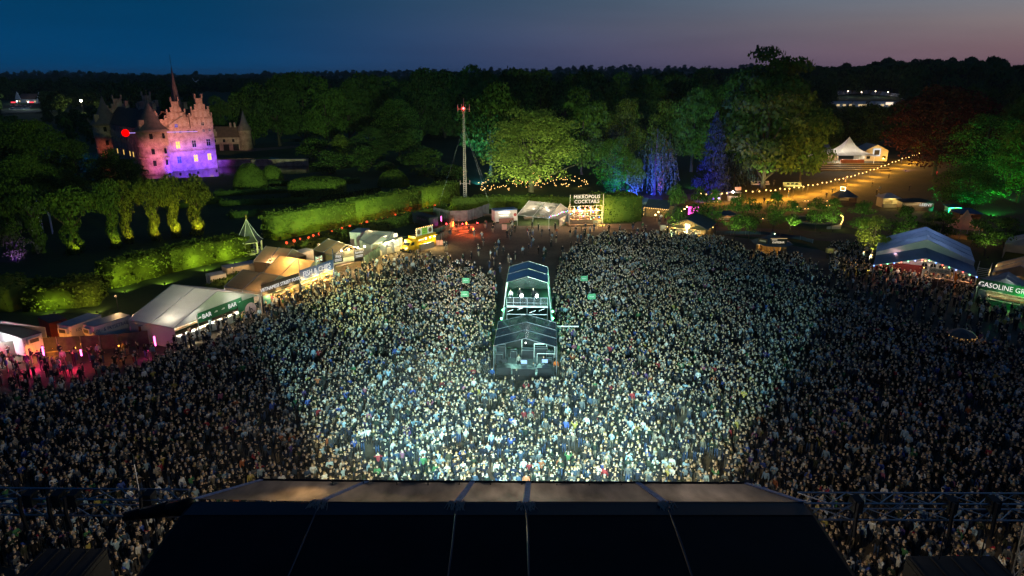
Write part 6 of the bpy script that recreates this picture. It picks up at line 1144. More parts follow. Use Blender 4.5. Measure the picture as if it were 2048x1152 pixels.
# ================================================================== the castle
def brick(name, c1, c2, sc=1.):
    m, t, p = newmat(name); n = t.nodes; co = n.new('ShaderNodeTexCoord')
    no = n.new('ShaderNodeTexNoise'); no.inputs['Scale'].default_value = .45*sc; no.inputs['Detail'].default_value = 8; n2 = n.new('ShaderNodeTexNoise'); n2.inputs['Scale'].default_value = 3.5*sc; n2.inputs['Detail'].default_value = 6
    for q in (no, n2): t.links.new(co.outputs['Object'], q.inputs['Vector'])
    ad = n.new('ShaderNodeMath'); ad.operation = 'ADD'; t.links.new(no.outputs['Fac'], ad.inputs[0]); t.links.new(n2.outputs['Fac'], ad.inputs[1])
    mr = n.new('ShaderNodeMapRange'); mr.inputs[1].default_value = .7; mr.inputs[2].default_value = 1.3; t.links.new(ad.outputs[0], mr.inputs[0])
    mi = n.new('ShaderNodeMix'); mi.data_type = 'RGBA'; mi.inputs[6].default_value = (*c1, 1); mi.inputs[7].default_value = (*c2, 1); t.links.new(mr.outputs[0], mi.inputs[0]); t.links.new(mi.outputs[2], p.inputs['Base Color'])
    b = n.new('ShaderNodeBump'); b.inputs['Strength'].default_value = .7; b.inputs['Distance'].default_value = .2; t.links.new(n2.outputs['Fac'], b.inputs['Height']); t.links.new(b.outputs[0], p.inputs['Normal']); p.inputs['Roughness'].default_value = .9; return m
M_brick = brick('castle_brick', (.15, .085, .065), (.52, .37, .30), 1.3); M_tile = brick('roof_tile', (.10, .05, .035), (.17, .09, .06), 1.5); M_lead = brick('tower_lead', (.10, .075, .075), (.20, .15, .14), 2); M_winlit = emat('castle_window_lit', (1, .62, .14), 1.6); M_winblue = emat('castle_window_blue', (.12, .12, .9), .6); M_frame = mat('window_frame', (.35, .33, .32), .6)
P0 = at(317, 346); ANG = R(45); U = Vector((math.cos(ANG), math.sin(ANG), 0)); V = Vector((-U.y, U.x, 0)); Nf = -V
castle = thing('castle', 'renaissance brick castle with stepped gables lit pink and blue', 'castle', (P0.x, P0.y, 0), ANG)
def loc(p): d = Vector(p)-Vector((P0.x, P0.y, 0)); return Vector((d.dot(U), d.dot(V), d.z))
def fac(px, py, y0=0.): return loc(on_plane(px, py, Vector((P0.x, P0.y, 0))+V*y0, Nf))
XR = fac(437, 345).x; HE = fac(400, 256).z; LB = 52.
# main body: the double house
bw = (XR+1.0)/2; X0 = -1.0
MB().box(X0, 0, 0, XR, LB, HE).build('wall', M_brick, castle)
def zf(px, py): return fac(px, py).z
XM = (X0+XR)/2
def stepped(xa, xb, y, ztop, m, name='stepped_gable'):
    """crow-stepped gable slab, local facade plane"""
    xc = (xa+xb)/2; hw = (xb-xa)/2; H_ = ztop-HE; st = [(1.0, .42), (.80, .62), (.46, .80), (.30, 1.0)]; b = MB(); z0 = HE-.02
    prev = 0
    for f, hh in st:
        b.box(xc-hw*f, y, z0+H_*prev, xc+hw*f, y+.9, z0+H_*hh); prev = hh
    for sx in (-1, 1): b.box(xc+sx*hw*.30-.28, y-.02, z0+H_, xc+sx*hw*.30+.28, y+.92, z0+H_+1.6); b.box(xc+sx*hw*.74-.28, y-.02, z0+H_*.62, xc+sx*hw*.74+.28, y+.92, z0+H_*.62+1.2); b.box(xc+sx*hw*.95-.28, y-.02, z0+H_*.42, xc+sx*hw*.95+.28, y+.92, z0+H_*.42+1.0)
    g = b.build(name, m, castle)
    for r in range(3):
        for k in range(4-r if r < 2 else 1):
            n = 4-r if r < 2 else 1; x = xc+(k-(n-1)/2)*hw*.40; z = HE+H_*(.10+.27*r); MB().slab([(x-.5, y-.03, z)]+[(x+.5, y-.03, z), (x+.5, y-.03, z+1.7)]+[(x+.5*math.cos(a), y-.03, z+1.7+.5*math.sin(a)) for a in (.6, 1.57, 2.5)]+[(x-.5, y-.03, z+1.7)], -.02).build('blind_niche', mat('niche_plaster', (.42, .32, .27), .9), g)
    return g
zg1 = zf(346, 203); zg2 = fac(402, 196).z
GX0, GXM = fac(330, 245).x, fac(379, 245).x; stepped(GX0, GXM-.15, -.1, zg1, M_brick); stepped(GXM+.15, XR+.1, -.1, zg2, M_brick); stepped(X0+.4, XM-.2, LB-.8, zg1, M_brick); stepped(XM+.2, XR-.2, LB-.8, zg2, M_brick)
for xa, xb in ((X0+.2, XM), (XM, XR)):
    xc = (xa+xb)/2; zt = min(zg1, zg2)-3.5
    for sx in (-1, 1): MB().slab([(xc, .8, zt), (xc, LB-.8, zt), (xc+sx*(xb-xa)/2, LB-.8, HE), (xc+sx*(xb-xa)/2, .8, HE)][::(1 if sx < 0 else -1)], -.3).build('roof', M_tile, castle)
    for y in (9, 24, 40): c_ = MB().box(xc-.6, y, zt-1.5, xc+.6, y+1.4, zt+2.6).build('chimney', M_brick, castle); MB().box(xc-.75, y-.12, zt+2.6, xc+.75, y+1.52, zt+2.9).build('chimney_cap', M_brick, c_)
MB().box(X0-.12, -.12, HE-.25, XR+.12, LB+.1, HE+.02).build('cornice', M_brick, castle)
zb_ = zf(390, 302)
for k in range(40): x = 5.4+k*(XR-5.5)/40; MB().box(x, -.22, zb_, x+.28, 0, zb_+.45).build('corbel', M_brick, castle)
def window(px, py, w, h, kind, y0=0., arched=False, yo=0.):
    c = fac(px, py, y0); x, z = c.x, c.z; m = {'lit': M_winlit, 'dark': M_glass, 'blue': M_winblue}[kind]
    pts = [(x-w/2, -.02, z-h/2), (x+w/2, -.02, z-h/2), (x+w/2, -.02, z+h/2)]+([(x+w/2*math.cos(a), -.02, z+h/2+w*.35*math.sin(a)) for a in (.7, 1.57, 2.4)] if arched else [])+[(x-w/2, -.02, z+h/2)]
    o = MB().slab(pts, -.02).build('window', m, castle, loc=(0, yo, 0)); f = MB(); t = .09
    f.box(x-w/2-t, -.08, z-h/2-t, x-w/2, 0, z+h/2+t).box(x+w/2, -.08, z-h/2-t, x+w/2+t, 0, z+h/2+t).box(x-w/2-t, -.12, z-h/2-t*1.6, x+w/2+t, 0, z-h/2).box(x-w/2, -.08, z+h/2, x+w/2, 0, z+h/2+t); f.build('window_frame', M_frame, o)
    MB().box(x-.05, -.07, z-h/2, x+.05, -.041, z+h/2).box(x-w/2, -.07, z-.05+h*.12, x+w/2, -.041, z+.05+h*.12).build('glazing_bar', M_frame, o)
zp = lambda zx, zy: (140+zx/4.608, 110+zy/4.608)
for zx, zy in ((965, 714), (1016, 712), (1090, 707), (1145, 704), (1232, 697), (1285, 692)): window(*zp(zx, zy), .75, .7, 'dark', arched=True)
for zx, zy, k in ((995, 830, 'lit'), (1143, 818, 'dark'), (1275, 805, 'dark'), (1008, 966, 'blue'), (1160, 950, 'lit'), (1285, 937, 'lit')): window(*zp(zx, zy), 1.45, 2.5, k)
for zx, zy, k in ((1180, 1072, 'blue'), (1292, 1065, 'lit'), (1078, 1092, 'dark')): window(*zp(zx, zy), .9, 1.0, k)
for zx, zy, k in ((977, 652, 'blue'), (1220, 635, 'dark')): window(*zp(zx, zy), 1.0, 1.1, k, yo=-.14)
# long side, in shadow, with lit windows
for k in range(12):
    y = 6+k*3.8
    for z, kind in ((HE*.28, 'lit' if k in (0, 2, 4, 5, 7, 9) else 'dark'), (HE*.60, 'dark'), (HE*.86, 'dark')):
        o = MB().box(X0-.04, y, z, X0+.02, y+.9, z+1.9).build('window', M_winlit if kind == 'lit' else M_glass, castle); MB().box(X0-.08, y-.1, z-.15, X0-.02, y, z+2).box(X0-.08, y+.9, z-.15, X0-.02, y+1, z+2).box(X0-.07, y+.42, z, X0-.045, y+.5, z+1.9).build('window_frame', M_frame, o)
# two round towers
def ctower(x, y, r, he, zt, windows=True):
    t = MB().lathe([(r*1.04, 0), (r, 2.0), (r*.98, he*.62), (r*1.05, he*.66), (r*1.05, he)], 28, (x, y)).build('round_tower', M_brick, castle, True)
    for z in (he*.36, he*.64):
        for k in range(28): a = 2*PI*k/28; MB().box(x+r*1.02*math.cos(a)-.16, y+r*1.02*math.sin(a)-.16, z, x+r*1.02*math.cos(a)+.16, y+r*1.02*math.sin(a)+.16, z+.4).build('corbel', M_brick, t)
    rf = MB().lathe([(r*1.30, he-.35), (r*1.05, he+.7), (r*.78, he+2.4), (r*.52, he+4.8), (r*.26, he+7.6), (.12, zt)], 24, (x, y)).build('tower_roof', M_lead, castle, True)
    MB().lathe([(.10, zt-.1), (.10, zt+1.6), (.42, zt+1.9), (.10, zt+2.3), (.08, zt+3.4), (.34, zt+3.7), (.06, zt+4.0), (.05, zt+5.0)], 8, (x, y)).build('finial', M_steel, rf)
    for sx in (-1, 1):
        d = Vector((sx*.92, -.38, 0)) ; p = Vector((x, y, 0))+d*r*.80; b = MB().box(p.x-.9, p.y-.9, he+.5, p.x+.9, p.y+.9, he+3.9).build('dormer', M_brick, rf)
    if windows:
        for z in (he*.20, he*.47, he*.82):
            for a in (-112, -62):
                c_, s_ = math.cos(R(a)), math.sin(R(a)); q = Vector((x+c_*r*1.05, y+s_*r*1.05, z)); tn = Vector((-s_, c_, 0)); o = MB().slab([q-tn*.55, q+tn*.55, q+tn*.55+Vector((0, 0, 1.9)), q-tn*.55+Vector((0, 0, 1.9))], .06).build('window', M_glass, t)
                for sgn in (-1, 1): pass
    return t
hT = fac(317, 262, -5).z; tT = fac(303, 203, 0).z
ctower(-.2, .6, 5.0, hT, tT+.5); ctower(-.8, LB-.5, 4.8, hT, tT+1)
# stair spire between the roofs
q_ = loc(atY(350, 190, P0.y+16)); sx_, sy_ = q_.x, q_.y; zs = atY(349, 132, P0.y+16).z
MB().lathe([(2.3, HE), (2.3, zs*.58), (2.6, zs*.58+.3), (1.5, zs*.70), (.75, zs*.82), (.12, zs)], 10, (sx_, sy_)).build('spire', M_lead, castle, True); MB().bar((sx_, sy_, zs), (sx_, sy_, zs+4), .09, 5).build('weather_vane', M_steel, castle)
t_ = MB().lathe([(1.0, HE-.5), (1.0, HE+4.6), (1.2, HE+4.7), (.05, HE+7.5)], 10, (X0+3.0, .6)).build('corner_turret', M_brick, castle)
def cw(x, y, z): return (x, y, z)
light('SPOT', castle, (XR*.62, -24, .6), 64000, (1, .42, .29), .4, (XR*.5, 0, 17), 56, .8); light('SPOT', castle, (3, -26, .6), 26000, (1, .36, .30), .4, (2, 0, 12), 46, .8)
light('SPOT', castle, (-13, -21, .6), 20000, (1, .26, .30), .4, (-.5, 0, 7), 42, .8); light('SPOT', castle, (-3, -13, .5), 5000, (.5, .08, .9), .3, (-.5, -4, 4), 80, 1)
for x in (4.5, 11, 18): light('SPOT', castle, (x, -9, .5), 21000, (.12, .04, 1), .3, (x+.5, 0, 3.4), 94, 1)
light('SPOT', castle, (XR-3, -12, .5), 6500, (.5, .10, 1), .3, (XR-2, 0, 6), 90, 1); light('SPOT', castle, (-10, LB-12, .5), 3000, (1, .25, .12), .3, (-1, LB, 8), 40, .8)
for x in (4.5, 11, 18, XR*.62): MB().box(x-.3, -9.4 if x != XR*.62 else -24.3, 0, x+.3, -9.0 if x != XR*.62 else -23.8, .5).build('flood_housing', M_dark, castle)
# red ball on a lit rod piercing the corner tower
q0 = atY(251, 266, P0.y-1); q1 = atY(395, 263, P0.y+4); o = thing('red_ball_sculpture', 'glowing red ball on a thin lit rod running to the castle tower', 'sculpture', (q0.x, q0.y, q0.z)); MB().ball((0, 0, 0), 1.35, 20, 14).build('ball', emat('ball_red', (1, .0, .0), 1.5), o, True)
MB().bar(Vector((1.2, .1, 0)), q1-q0, .13, 6).build('rod', emat('rod_lilac', (.55, .35, 1), 1.0), o); MB().bar((0, 0, -1.3), (0, 0, -q0.z), .08, 5).build('support_pole', M_dark, o)
# gatehouse with turret
b = at(462, 301); gz_ = thing('gatehouse', 'long brick gatehouse with tiled roof and round turret', 'house', b, R(12)); w_ = 13.5
MB().box(-w_, 0, 0, 5, 8, 6.4).build('wall', M_brick, gz_)
for sy in (-1, 1): MB().slab([(-w_, 4, 11), (5, 4, 11), (5, 4+sy*4.4, 6.2), (-w_, 4+sy*4.4, 6.2)][::(-1 if sy < 0 else 1)], .25 if sy > 0 else -.25).build('roof', M_tile, gz_)
MB().lathe([(3.1, 0), (3.0, 9.4), (3.3, 9.5), (1.6, 13), (.08, 18.5)], 18, (7, 1.5)).build('turret', M_brick, gz_, True); MB().lathe([(3.5, 9.4), (1.7, 13), (.1, 18.6)], 18, (7, 1.5)).build('turret_roof', M_lead, gz_, True)
for k in range(4): box('gate_door', -12+k*4.4, -.08, 0, -9.4+k*4.4, -.02, 3.0, M_dark, gz_); box('window', -11.6+k*4.2, -.06, 4.0, -10.5+k*4.2, -.02, 5.4, M_glass, gz_)
MB().box(-7.5, -.2, 6.2, -5.5, .2, 9.0).box(-7.0, -.2, 9.0, -6.0, .2, 10.2).build('stepped_dormer', M_brick, gz_)
for x in (-9, 0, 2): MB().box(x, 3.4, 10.3, x+.9, 4.6, 13.0).build('chimney', M_brick, gz_)
light('SPOT', gz_, (0, -28, 5), 6000, (1, .55, .45), .4, (0, 0, 5), 60, .8)
o = tag(MB().box(-26, -.6, 0, 22, .6, 2.4).box(-26.2, -.75, 2.4, 22.2, .75, 2.65).build('moat_wall', M_brick), 'low brick wall along the moat right of the castle', 'wall'); b = at(505, 332); o.location = (b.x, b.y, 0); o.rotation_euler = (0, 0, .10)
# ================================================================== far things: farm, mill, campsite, barns
def far(px, py, zoff=0):
    d = ray(px, py); t = 300.
    while t < 4000 and CAMH+d.z*t > gz(d.x*t, d.y*t)+zoff: t += 3
    return Vector((d.x*t, d.y*t, float(gz(d.x*t, d.y*t))))
def barn(label, p, w, l, he, hr, wm, rm, rz=0., name='barn', lit=None):
    o = thing(name, label, 'building', p, rz); MB().box(-l/2, 0, -3, l/2, w, he).build('wall', wm, o)
    for sy, y in ((-1, -.5), (1, w+.5)): MB().slab([(-l/2-.5, w/2, hr), (l/2+.5, w/2, hr), (l/2+.5, y, he), (-l/2-.5, y, he)][::(-1 if sy < 0 else 1)], .2).build('roof', rm, o)
    for x in (-l/2, l/2): MB().slab([(x, 0, he), (x, w, he), (x, w/2, hr)], .1).build('gable', wm, o)
    if lit:
        for k in range(4): box('window', -l/2+2+k*(l-5)/3, -.08, 1.2, -l/2+4.4+k*(l-5)/3, -.02, 2.6, lit, o)
    return o
M_wallw = mat('far_whitewash', (.6, .62, .62), .7); M_farlit = emat('far_window', (1, .72, .35), .7)
p = far(62, 207); o = barn('far white farmhouse with two pale gables at the left edge', p, 12, 42, 4, 9, M_wallw, M_tile, -.45, 'farmhouse', M_farlit); light('POINT', o, (0, -14, 8), 1500, (.7, .85, 1), .5)
for x in (-18, 17): MB().slab([(x-5, -1.2, 3.5), (x+5, -1.2, 3.5), (x, -1.2, 11)], .5).build('cross_gable', M_wallw, o)
p = far(90, 176); barn('far pale barn on the left hillside', p, 14, 46, 4.5, 9, M_wallw, M_roofblue, -.4)
p = far(163, 204, 9); o = thing('floodlight_mast', 'bright white floodlight on a mast far left of the castle', 'lamp', p); MB().bar((0, 0, 0), (0, 0, 10), .2, 6, .12).build('mast', M_steel, o); MB().ball((0, -.5, 10), .9, 8, 6).build('lamp_head', emat('far_flood', (1, .95, .75), 30), o); light('POINT', o, (0, -3, 9), 4500, (1, .85, .5), .5)
# parked cars in the far lit field
M_car = [mat('car_paint%d' % k, c, .3) for k, c in enumerate(((.35, .4, .45), (.1, .12, .16), (.5, .5, .5), (.06, .1, .2)))]
def car(label, p, rz, m):
    o = thing('parked_car', label, 'car', p, rz, 'cars parked in the far lit field'); MB().box(-2.1, -.85, .35, 2.1, .85, .95).build('body', m, o)
    MB().add([(-1.3, -.78, .95), (1.2, -.78, .95), (1.2, .78, .95), (-1.3, .78, .95), (-.8, -.65, 1.5), (.7, -.65, 1.5), (.7, .65, 1.5), (-.8, .65, 1.5)], [(4, 5, 6, 7), (0, 1, 5, 4), (1, 2, 6, 5), (2, 3, 7, 6), (3, 0, 4, 7)]).build('cabin', M_glass, o)
    for x in (-1.3, 1.3):
        for y in (-.85, .7): MB().bar((x, y, .35), (x, y+.15, .35), .34, 10).build('wheel', mat('tyre', (.015, .015, .015), .8), o)
for r in range(3):
    for k in range(8):
        p = far(27+k*4.6-r*1.5, 213+r*3.4); car(f"{ORD[k]} parked car from the left in the {('rear', 'middle', 'front')[r]} row of the far field", p, .4+.1*r, M_car[(k+r) % 4])
for px, py, pw_, col, lb in ((35, 210, 2600, (.75, .85, 1), 'left lamp post over the far car field'), (58, 211, 2600, (.75, .85, 1), 'right lamp post over the far car field')): p = far(px, py, 4); o = thing('lamp_post', lb, 'lamp', p); MB().bar((0, 0, 0), (0, 0, 7), .1, 5).build('post', M_steel, o); MB().ball((0, 0, 7), .5, 6, 5).build('lamp_head', emat('far_lamp', (.85, .93, 1), 8), o); light('POINT', o, (0, -1, 6.4), pw_, col, .4)
for k, px in enumerate((27, 63)): p = far(px, 207, 3); o = thing('fire_engine_lamp', ('left red beacon above the far car field', 'right red beacon above the far car field')[k], 'lamp', p); MB().bar((0, 0, 0), (0, 0, 3.5), .15, 5).build('post', M_steel, o); box('beacon', -2.0, -.3, 3.5, 2.0, .3, 4.4, emat('beacon_red', (1, .05, .07), 2.0), o)
# windmill
p = far(393, 178); o = thing('windmill', 'small white windmill with still sails on the hill above the castle', 'windmill', p); MB().lathe([(4.5, 0), (3.4, 8), (2.6, 12)], 10).build('tower', M_wallw, o); MB().lathe([(2.8, 12), (2.4, 13.2), (.3, 14.6)], 10).build('cap', M_wallw, o)
for k in range(4): a = k*PI/2+.5; MB().slab([(math.cos(a)*1-.4*math.sin(a), -3.2, 13+math.sin(a)*1+.4*math.cos(a)), (math.cos(a)*9-.4*math.sin(a), -3.2, 13+math.sin(a)*9+.4*math.cos(a)), (math.cos(a)*9+.7*math.sin(a), -3.2, 13+math.sin(a)*9-.7*math.cos(a)), (math.cos(a)*1+.7*math.sin(a), -3.2, 13+math.sin(a)*1-.7*math.cos(a))], .1).build('sail', M_wallw, o)
light('POINT', o, (0, -16, 6), 700, (.7, .85, 1), .5)
# campsite: a curved row of small tents along the top of the far field, lit service tents at its foot
for k in range(26):
    t = k/25; px = 1652+t*160; py = 193-7*math.sin(PI*min(1, t*1.15))+3*t; p = far(px, py); o = thing('camping_tent', f'{ORD[k]} small pale camping tent from the left in the far row', 'tent', p, .1*(k % 5), 'camping tents along the far field'); h = 2.0
    for sx in (-1, 1): MB().slab([(0, -2.6, 3.2), (0, 2.6, 3.2), (sx*h, 2.6, 0), (sx*h, -2.6, 0)][::(1 if sx < 0 else -1)], -.08).build('fly_sheet', (M_tentw, M_tentg, M_tentt)[k % 3], o)
    MB().poly((-h, -2.5, 0), (h, -2.5, 0), (0, -2.5, 3.1)).build('front_flap', M_tentw, o)
for k, px in enumerate((1655, 1668, 1695, 1722, 1750, 1775, 1800)): p = far(px, 190+2*(k % 2), 2); o = thing('camp_lamp', ORD[k]+' lamp post from the left at the far campsite', 'lamp', p, 0, 'lamp posts at the far campsite'); MB().bar((0, 0, 0), (0, 0, 5), .1, 5).build('post', M_steel, o); MB().ball((0, 0, 5), .5, 6, 5).build('lamp_head', emat('camp_glow', (1, .75, .5), 7), o); light('POINT', o, (0, -4, 4), 420, ((.75, .8, 1), (1, .75, .55))[k % 2], .5)
for k, (px, w_) in enumerate(((1680, 20), (1722, 9), (1758, 10), (1784, 22))): p = far(px, 216); q = barn(('long pale service tent at the left foot of the far field', 'small lit service tent at the middle foot of the far field', 'second small service tent at the foot of the far field', 'long pale service tent at the right foot of the far field')[k], p, 6, w_, 3, 4.6, M_wallw, M_tentw, .05, 'service_tent', M_farlit); light('POINT', q, (0, -6, 3.5), 120, (.8, .88, 1), .4)
p = far(1776, 212, 6); o = thing('camp_sign', 'small lit gate sign above the far field', 'sign', p); MB().bar((-2, 0, 0), (-2, 0, 8), .12, 5).build('post', M_steel, o); box('lit_board', -2, -.1, 6.6, 3.5, .1, 8.4, emat('camp_board', (1, .8, .6), 1.2), o)
# ================================================================== trees
T_ = tree
T_(1062, 384, 206, 238, 'dome', 'big pale green lit tree in the middle of the picture', leafmat('leaf_pale', (.12, .15, .045)), 1)
flood('pale green floodlight on the left of the big lit tree', at(1010, 402), tuple(at(1040, 374))[:2]+(14.,), 17000, (.85, 1, .45), 105); flood('pale green floodlight on the right of the big lit tree', at(1120, 406), tuple(at(1090, 374))[:2]+(14.,), 17000, (.85, 1, .45), 105)
T_(982, 352, 166, 130, 'broad', 'dark tree with cyan lit foliage right of the radio mast', M_leaf, 2); T_(1163, 350, 182, 112, 'broad', 'round green tree right behind the big lit tree', M_leaf, 0); T_(1246, 342, 178, 98, 'dome', 'smooth oval green tree above the low teal lit tree', M_leafy, 2)
T_(1228, 392, 268, 104, 'dome', 'low tree with teal light in its lower leaves', M_leaf, 3); T_(1336, 338, 200, 92, 'broad', 'olive tree left of the pale conifer', M_leafy, 1); T_(1382, 344, 176, 104, 'broad', 'green tree with blue tinge behind the pale conifer', M_leaf, 2)
T_(1308, 390, 246, 92, 'weeping', 'blue lit weeping tree with hanging curtains of leaves', leafmat('leaf_weeping', (.05, .072, .04)), 0); T_(1268, 402, 318, 42, 'bush', 'shrub bathed in deep blue light beside the block hedge', M_leaf, 1)
T_(1421, 386, 222, 78, 'conifer', 'tall pale conifer washed in violet light', M_leafb, 0); T_(1466, 372, 168, 86, 'conifer', 'dark blue conifer right of the pale conifer', M_leafb, 1)
T_(1525, 376, 152, 190, 'broad', 'huge dark oak with patches of lit leaf above the lawn', M_leafd, 1); T_(1519, 352, 96, 185, 'loose', 'tallest oak rising above the skyline', M_leafd, 1); T_(1600, 364, 196, 112, 'broad', 'broad dark tree right of the huge oak', M_leafd, 0); T_(1580, 345, 172, 120, 'broad', 'dark tree behind the huge oak', M_leafd, 2)
T_(1425, 340, 168, 110, 'broad', 'dark green tree between the conifers and the skyline', M_leafd, 1); T_(1652, 322, 226, 50, 'broad', 'small dark tree left of the pagoda tent', M_leafd, 0)
T_(1868, 352, 158, 236, 'dome', 'copper beech glowing dark red on the right', M_leafr, 1); T_(1958, 372, 212, 180, 'dome', 'large tree lit green behind the right hand kiosks', M_leaf, 2); T_(2034, 405, 232, 150, 'dome', 'tree lit green at the right picture edge', M_leaf, 0); T_(1928, 424, 322, 150, 'dome', 'low spreading tree lit bright green above the kiosks', M_leaf, 3)
T_(2060, 360, 178, 150, 'broad', 'dark tree at the far right edge', M_leafd, 2); T_(1842, 318, 222, 90, 'broad', 'dark tree right of the pagoda terrace', M_leafd, 1)
for k, px in enumerate((1690, 1735, 1785, 1830, 1950, 2010)): T_(px, 296+(k % 2)*6, 214-(k % 3)*5+(0 if k < 4 else -30), 78, 'broad', f'{ORD[k]} dark tree from the left in the row behind the pagoda tent', M_leafd, k % 3, 'row of trees behind the pagoda')
# middle and castle garden trees
T_(800, 318, 188, 112, 'dome', 'round pale tree in the dark castle garden', M_leaf, 1); T_(742, 328, 246, 100, 'dome', 'wide low tree left below the round garden tree', M_leafd, 2); T_(683, 318, 268, 54, 'bush', 'small bright green shrub in the castle garden', M_leafy, 0); T_(626, 320, 276, 62, 'bush', 'clump of upright shrub left of the bright shrub', M_leaf, 1); T_(820, 330, 262, 70, 'bush', 'dark shrub under the round garden tree', M_leafd, 2); T_(893, 268, 198, 62, 'bush', 'small round tree left of the mast top', M_leafd, 0); T_(728, 345, 292, 60, 'bush', 'dark shrub by the garden lake', M_leafd, 1); T_(850, 352, 300, 80, 'bush', 'dark low shrub left of the mast', M_leafd, 2); T_(770, 348, 322, 50, 'bush', 'dark shrub behind the small bright topiary', M_leafd, 0); T_(900, 376, 330, 70, 'bush', 'dark shrub at the foot of the mast garden', M_leafd, 1); T_(660, 348, 304, 70, 'bush', 'dark shrub beside the moat', M_leafd, 2)
row = [(508, 290, 170, 90, 0), (560, 292, 152, 105, 2), (612, 290, 146, 110, 1), (655, 296, 160, 90, 0), (700, 290, 158, 100, 2), (742, 284, 148, 100, 1), (790, 280, 158, 90, 0), (842, 280, 138, 100, 2), (890, 276, 142, 95, 1), (935, 276, 136, 95, 0), (985, 280, 144, 90, 2), (1030, 280, 138, 100, 1), (1080, 280, 146, 95, 0), (1130, 280, 150, 95, 2), (1180, 280, 142, 95, 1), (1230, 278, 150, 90, 0), (1290, 278, 152, 95, 2), (1340, 278, 150, 90, 1), (1395, 280, 142, 95, 0)]
for k, (px, by, ty, w_, v) in enumerate(row): T_(px, by, ty, w_, 'broad', f'{ORD[k]} dark park tree from the left in the long row right of the castle', M_leafd if k % 3 else M_leaf, v, 'long tree row behind the garden')
# left: trees around the castle and the lime avenue
for k, (px, by, ty, w_, v, m) in enumerate([(20, 420, 235, 190, 0, M_leafd), (95, 412, 226, 150, 1, M_leaf), (165, 408, 262, 110, 2, M_leafd), (232, 402, 292, 90, 0, M_leafd), (270, 392, 312, 70, 1, M_leafd), (-30, 440, 250, 200, 2, M_leafd), (60, 452, 300, 150, 1, M_leaf), (140, 445, 330, 110, 0, M_leafd)]):
    T_(px, by, ty, w_, 'dome', ('dark tree at the left picture edge above the avenue', 'tall green tree left of the castle', 'dark tree hiding the far castle tower foot', 'dark tree in front of the castle long wall', 'small dark tree at the foot of the castle tower', 'dark tree half outside the left picture edge', 'broad tree in the middle of the dark left wood', 'dark tree between the left wood and the avenue')[k], m, v)
T_(448, 291, 196, 62, 'broad', 'dark tree behind the gatehouse, left one', M_leafd, 0); T_(505, 291, 200, 54, 'broad', 'dark tree behind the gatehouse, right one', M_leafd, 1); T_(360, 330, 188, 60, 'broad', 'dark tree behind the castle roofs', M_leafd, 2)
AV = [(22, 500, 356, 88), (82, 505, 372, 76), (150, 508, 378, 100), (232, 497, 364, 66), (258, 486, 362, 60), (312, 480, 358, 62), (352, 474, 352, 60), (396, 470, 352, 76)]
for k, (px, by, ty, w_) in enumerate(AV):
    T_(px, by, ty, w_, 'lime', f'{ORD[k]} lime tree from the left in the lit avenue', M_leafy if k > 3 else M_leaf, k % 3, 'lime trees of the lit avenue')
    if k in (2, 3, 4, 5, 6, 7): q = at(px, by); flood(f'amber floodlight at the foot of the {ORD[k]} avenue lime tree', at(px+7, by+5), (q.x, q.y, 6), (0, 0, 500, 900, 1300, 1900, 2600, 2200)[k], (1, .82, .10), 100)
T_(32, 520, 448, 56, 'bush', 'shrub hung with violet light at the left edge', M_leaf, 2); flood('violet floodlight under the left edge shrub', at(36, 526), tuple(at(30, 518))[:2]+(3.,), 1800, (.22, .05, 1), 120)
T_(60, 470, 400, 60, 'bush', 'dark shrub in the middle of the avenue', M_leafd, 1)
o = thing('pavilion_spire', 'pale ribbed spire glimpsed among the left avenue trees', 'pavilion', at(86, 468)); z_ = atY(86, 396, at(86, 468).y).z
for k in range(6): a = k*PI/3; MB().path([(2.2*math.cos(a), 2.2*math.sin(a), z_-4), (1.1*math.cos(a), 1.1*math.sin(a), z_-2), (.05, 0, z_)], .10, 4).build('rib', M_white, o); MB().bar((2.2*math.cos(a), 2.2*math.sin(a), 0), (2.2*math.cos(a), 2.2*math.sin(a), z_-4), .12, 5).build('column', M_white, o)
# young avenue trees on the right
YT = [(1345, 474, 366, 44), (1394, 462, 372, 38), (1425, 464, 380, 42), (1468, 482, 384, 44), (1497, 484, 392, 40), (1545, 466, 384, 44), (1580, 466, 398, 34), (1630, 462, 394, 44), (1662, 458, 396, 40), (1718, 474, 398, 46), (1742, 522, 428, 62), (1800, 486, 412, 54), (1880, 486, 420, 54), (1968, 512, 432, 74), (2006, 494, 436, 70), (2040, 500, 462, 56), (1850, 478, 424, 40)]
LY = ['young tree left of the timber bar house', 'young tree behind the bar house ridge', 'young tree right behind the bar house roof', 'bushy young tree left of the coffee kiosk', 'young tree just left of the coffee kiosk', 'young tree behind the coffee kiosk', 'slim young tree with lit stem right of the coffee kiosk', 'young tree left of the stone ring', 'young tree above the curved lamp', 'young tree right of the curved lamp', 'brightly lit young tree at the left corner of the wine tent', 'young tree behind the wine tent ridge', 'young tree behind the right slope of the wine tent', 'bushy young tree right of the wine tent', 'young tree between the wine tent and the pale tent', 'young tree at the right edge above the tan tent', 'small young tree behind the wine tent left slope']
for k, (px, by, ty, w_) in enumerate(YT): T_(px, by, ty, w_, 'young', LY[k], M_leafy if k == 10 else M_leaf, k % 3, 'young trees along the promenade')
for k, (px, py, pw_) in enumerate(((1342, 480, 160), (1470, 492, 150), (1548, 474, 170), (1584, 470, 260), (1640, 470, 220), (1665, 466, 240), (1735, 528, 520), (1722, 482, 160), (1805, 494, 110), (1975, 520, 120))): q = at(px, py-6); flood(f'{ORD[k]} spike lamp from the left under the young trees', at(px, py), (q.x, q.y, 5), pw_*12, (.7, 1, .36) if k != 6 else (1, .9, .45), 95)
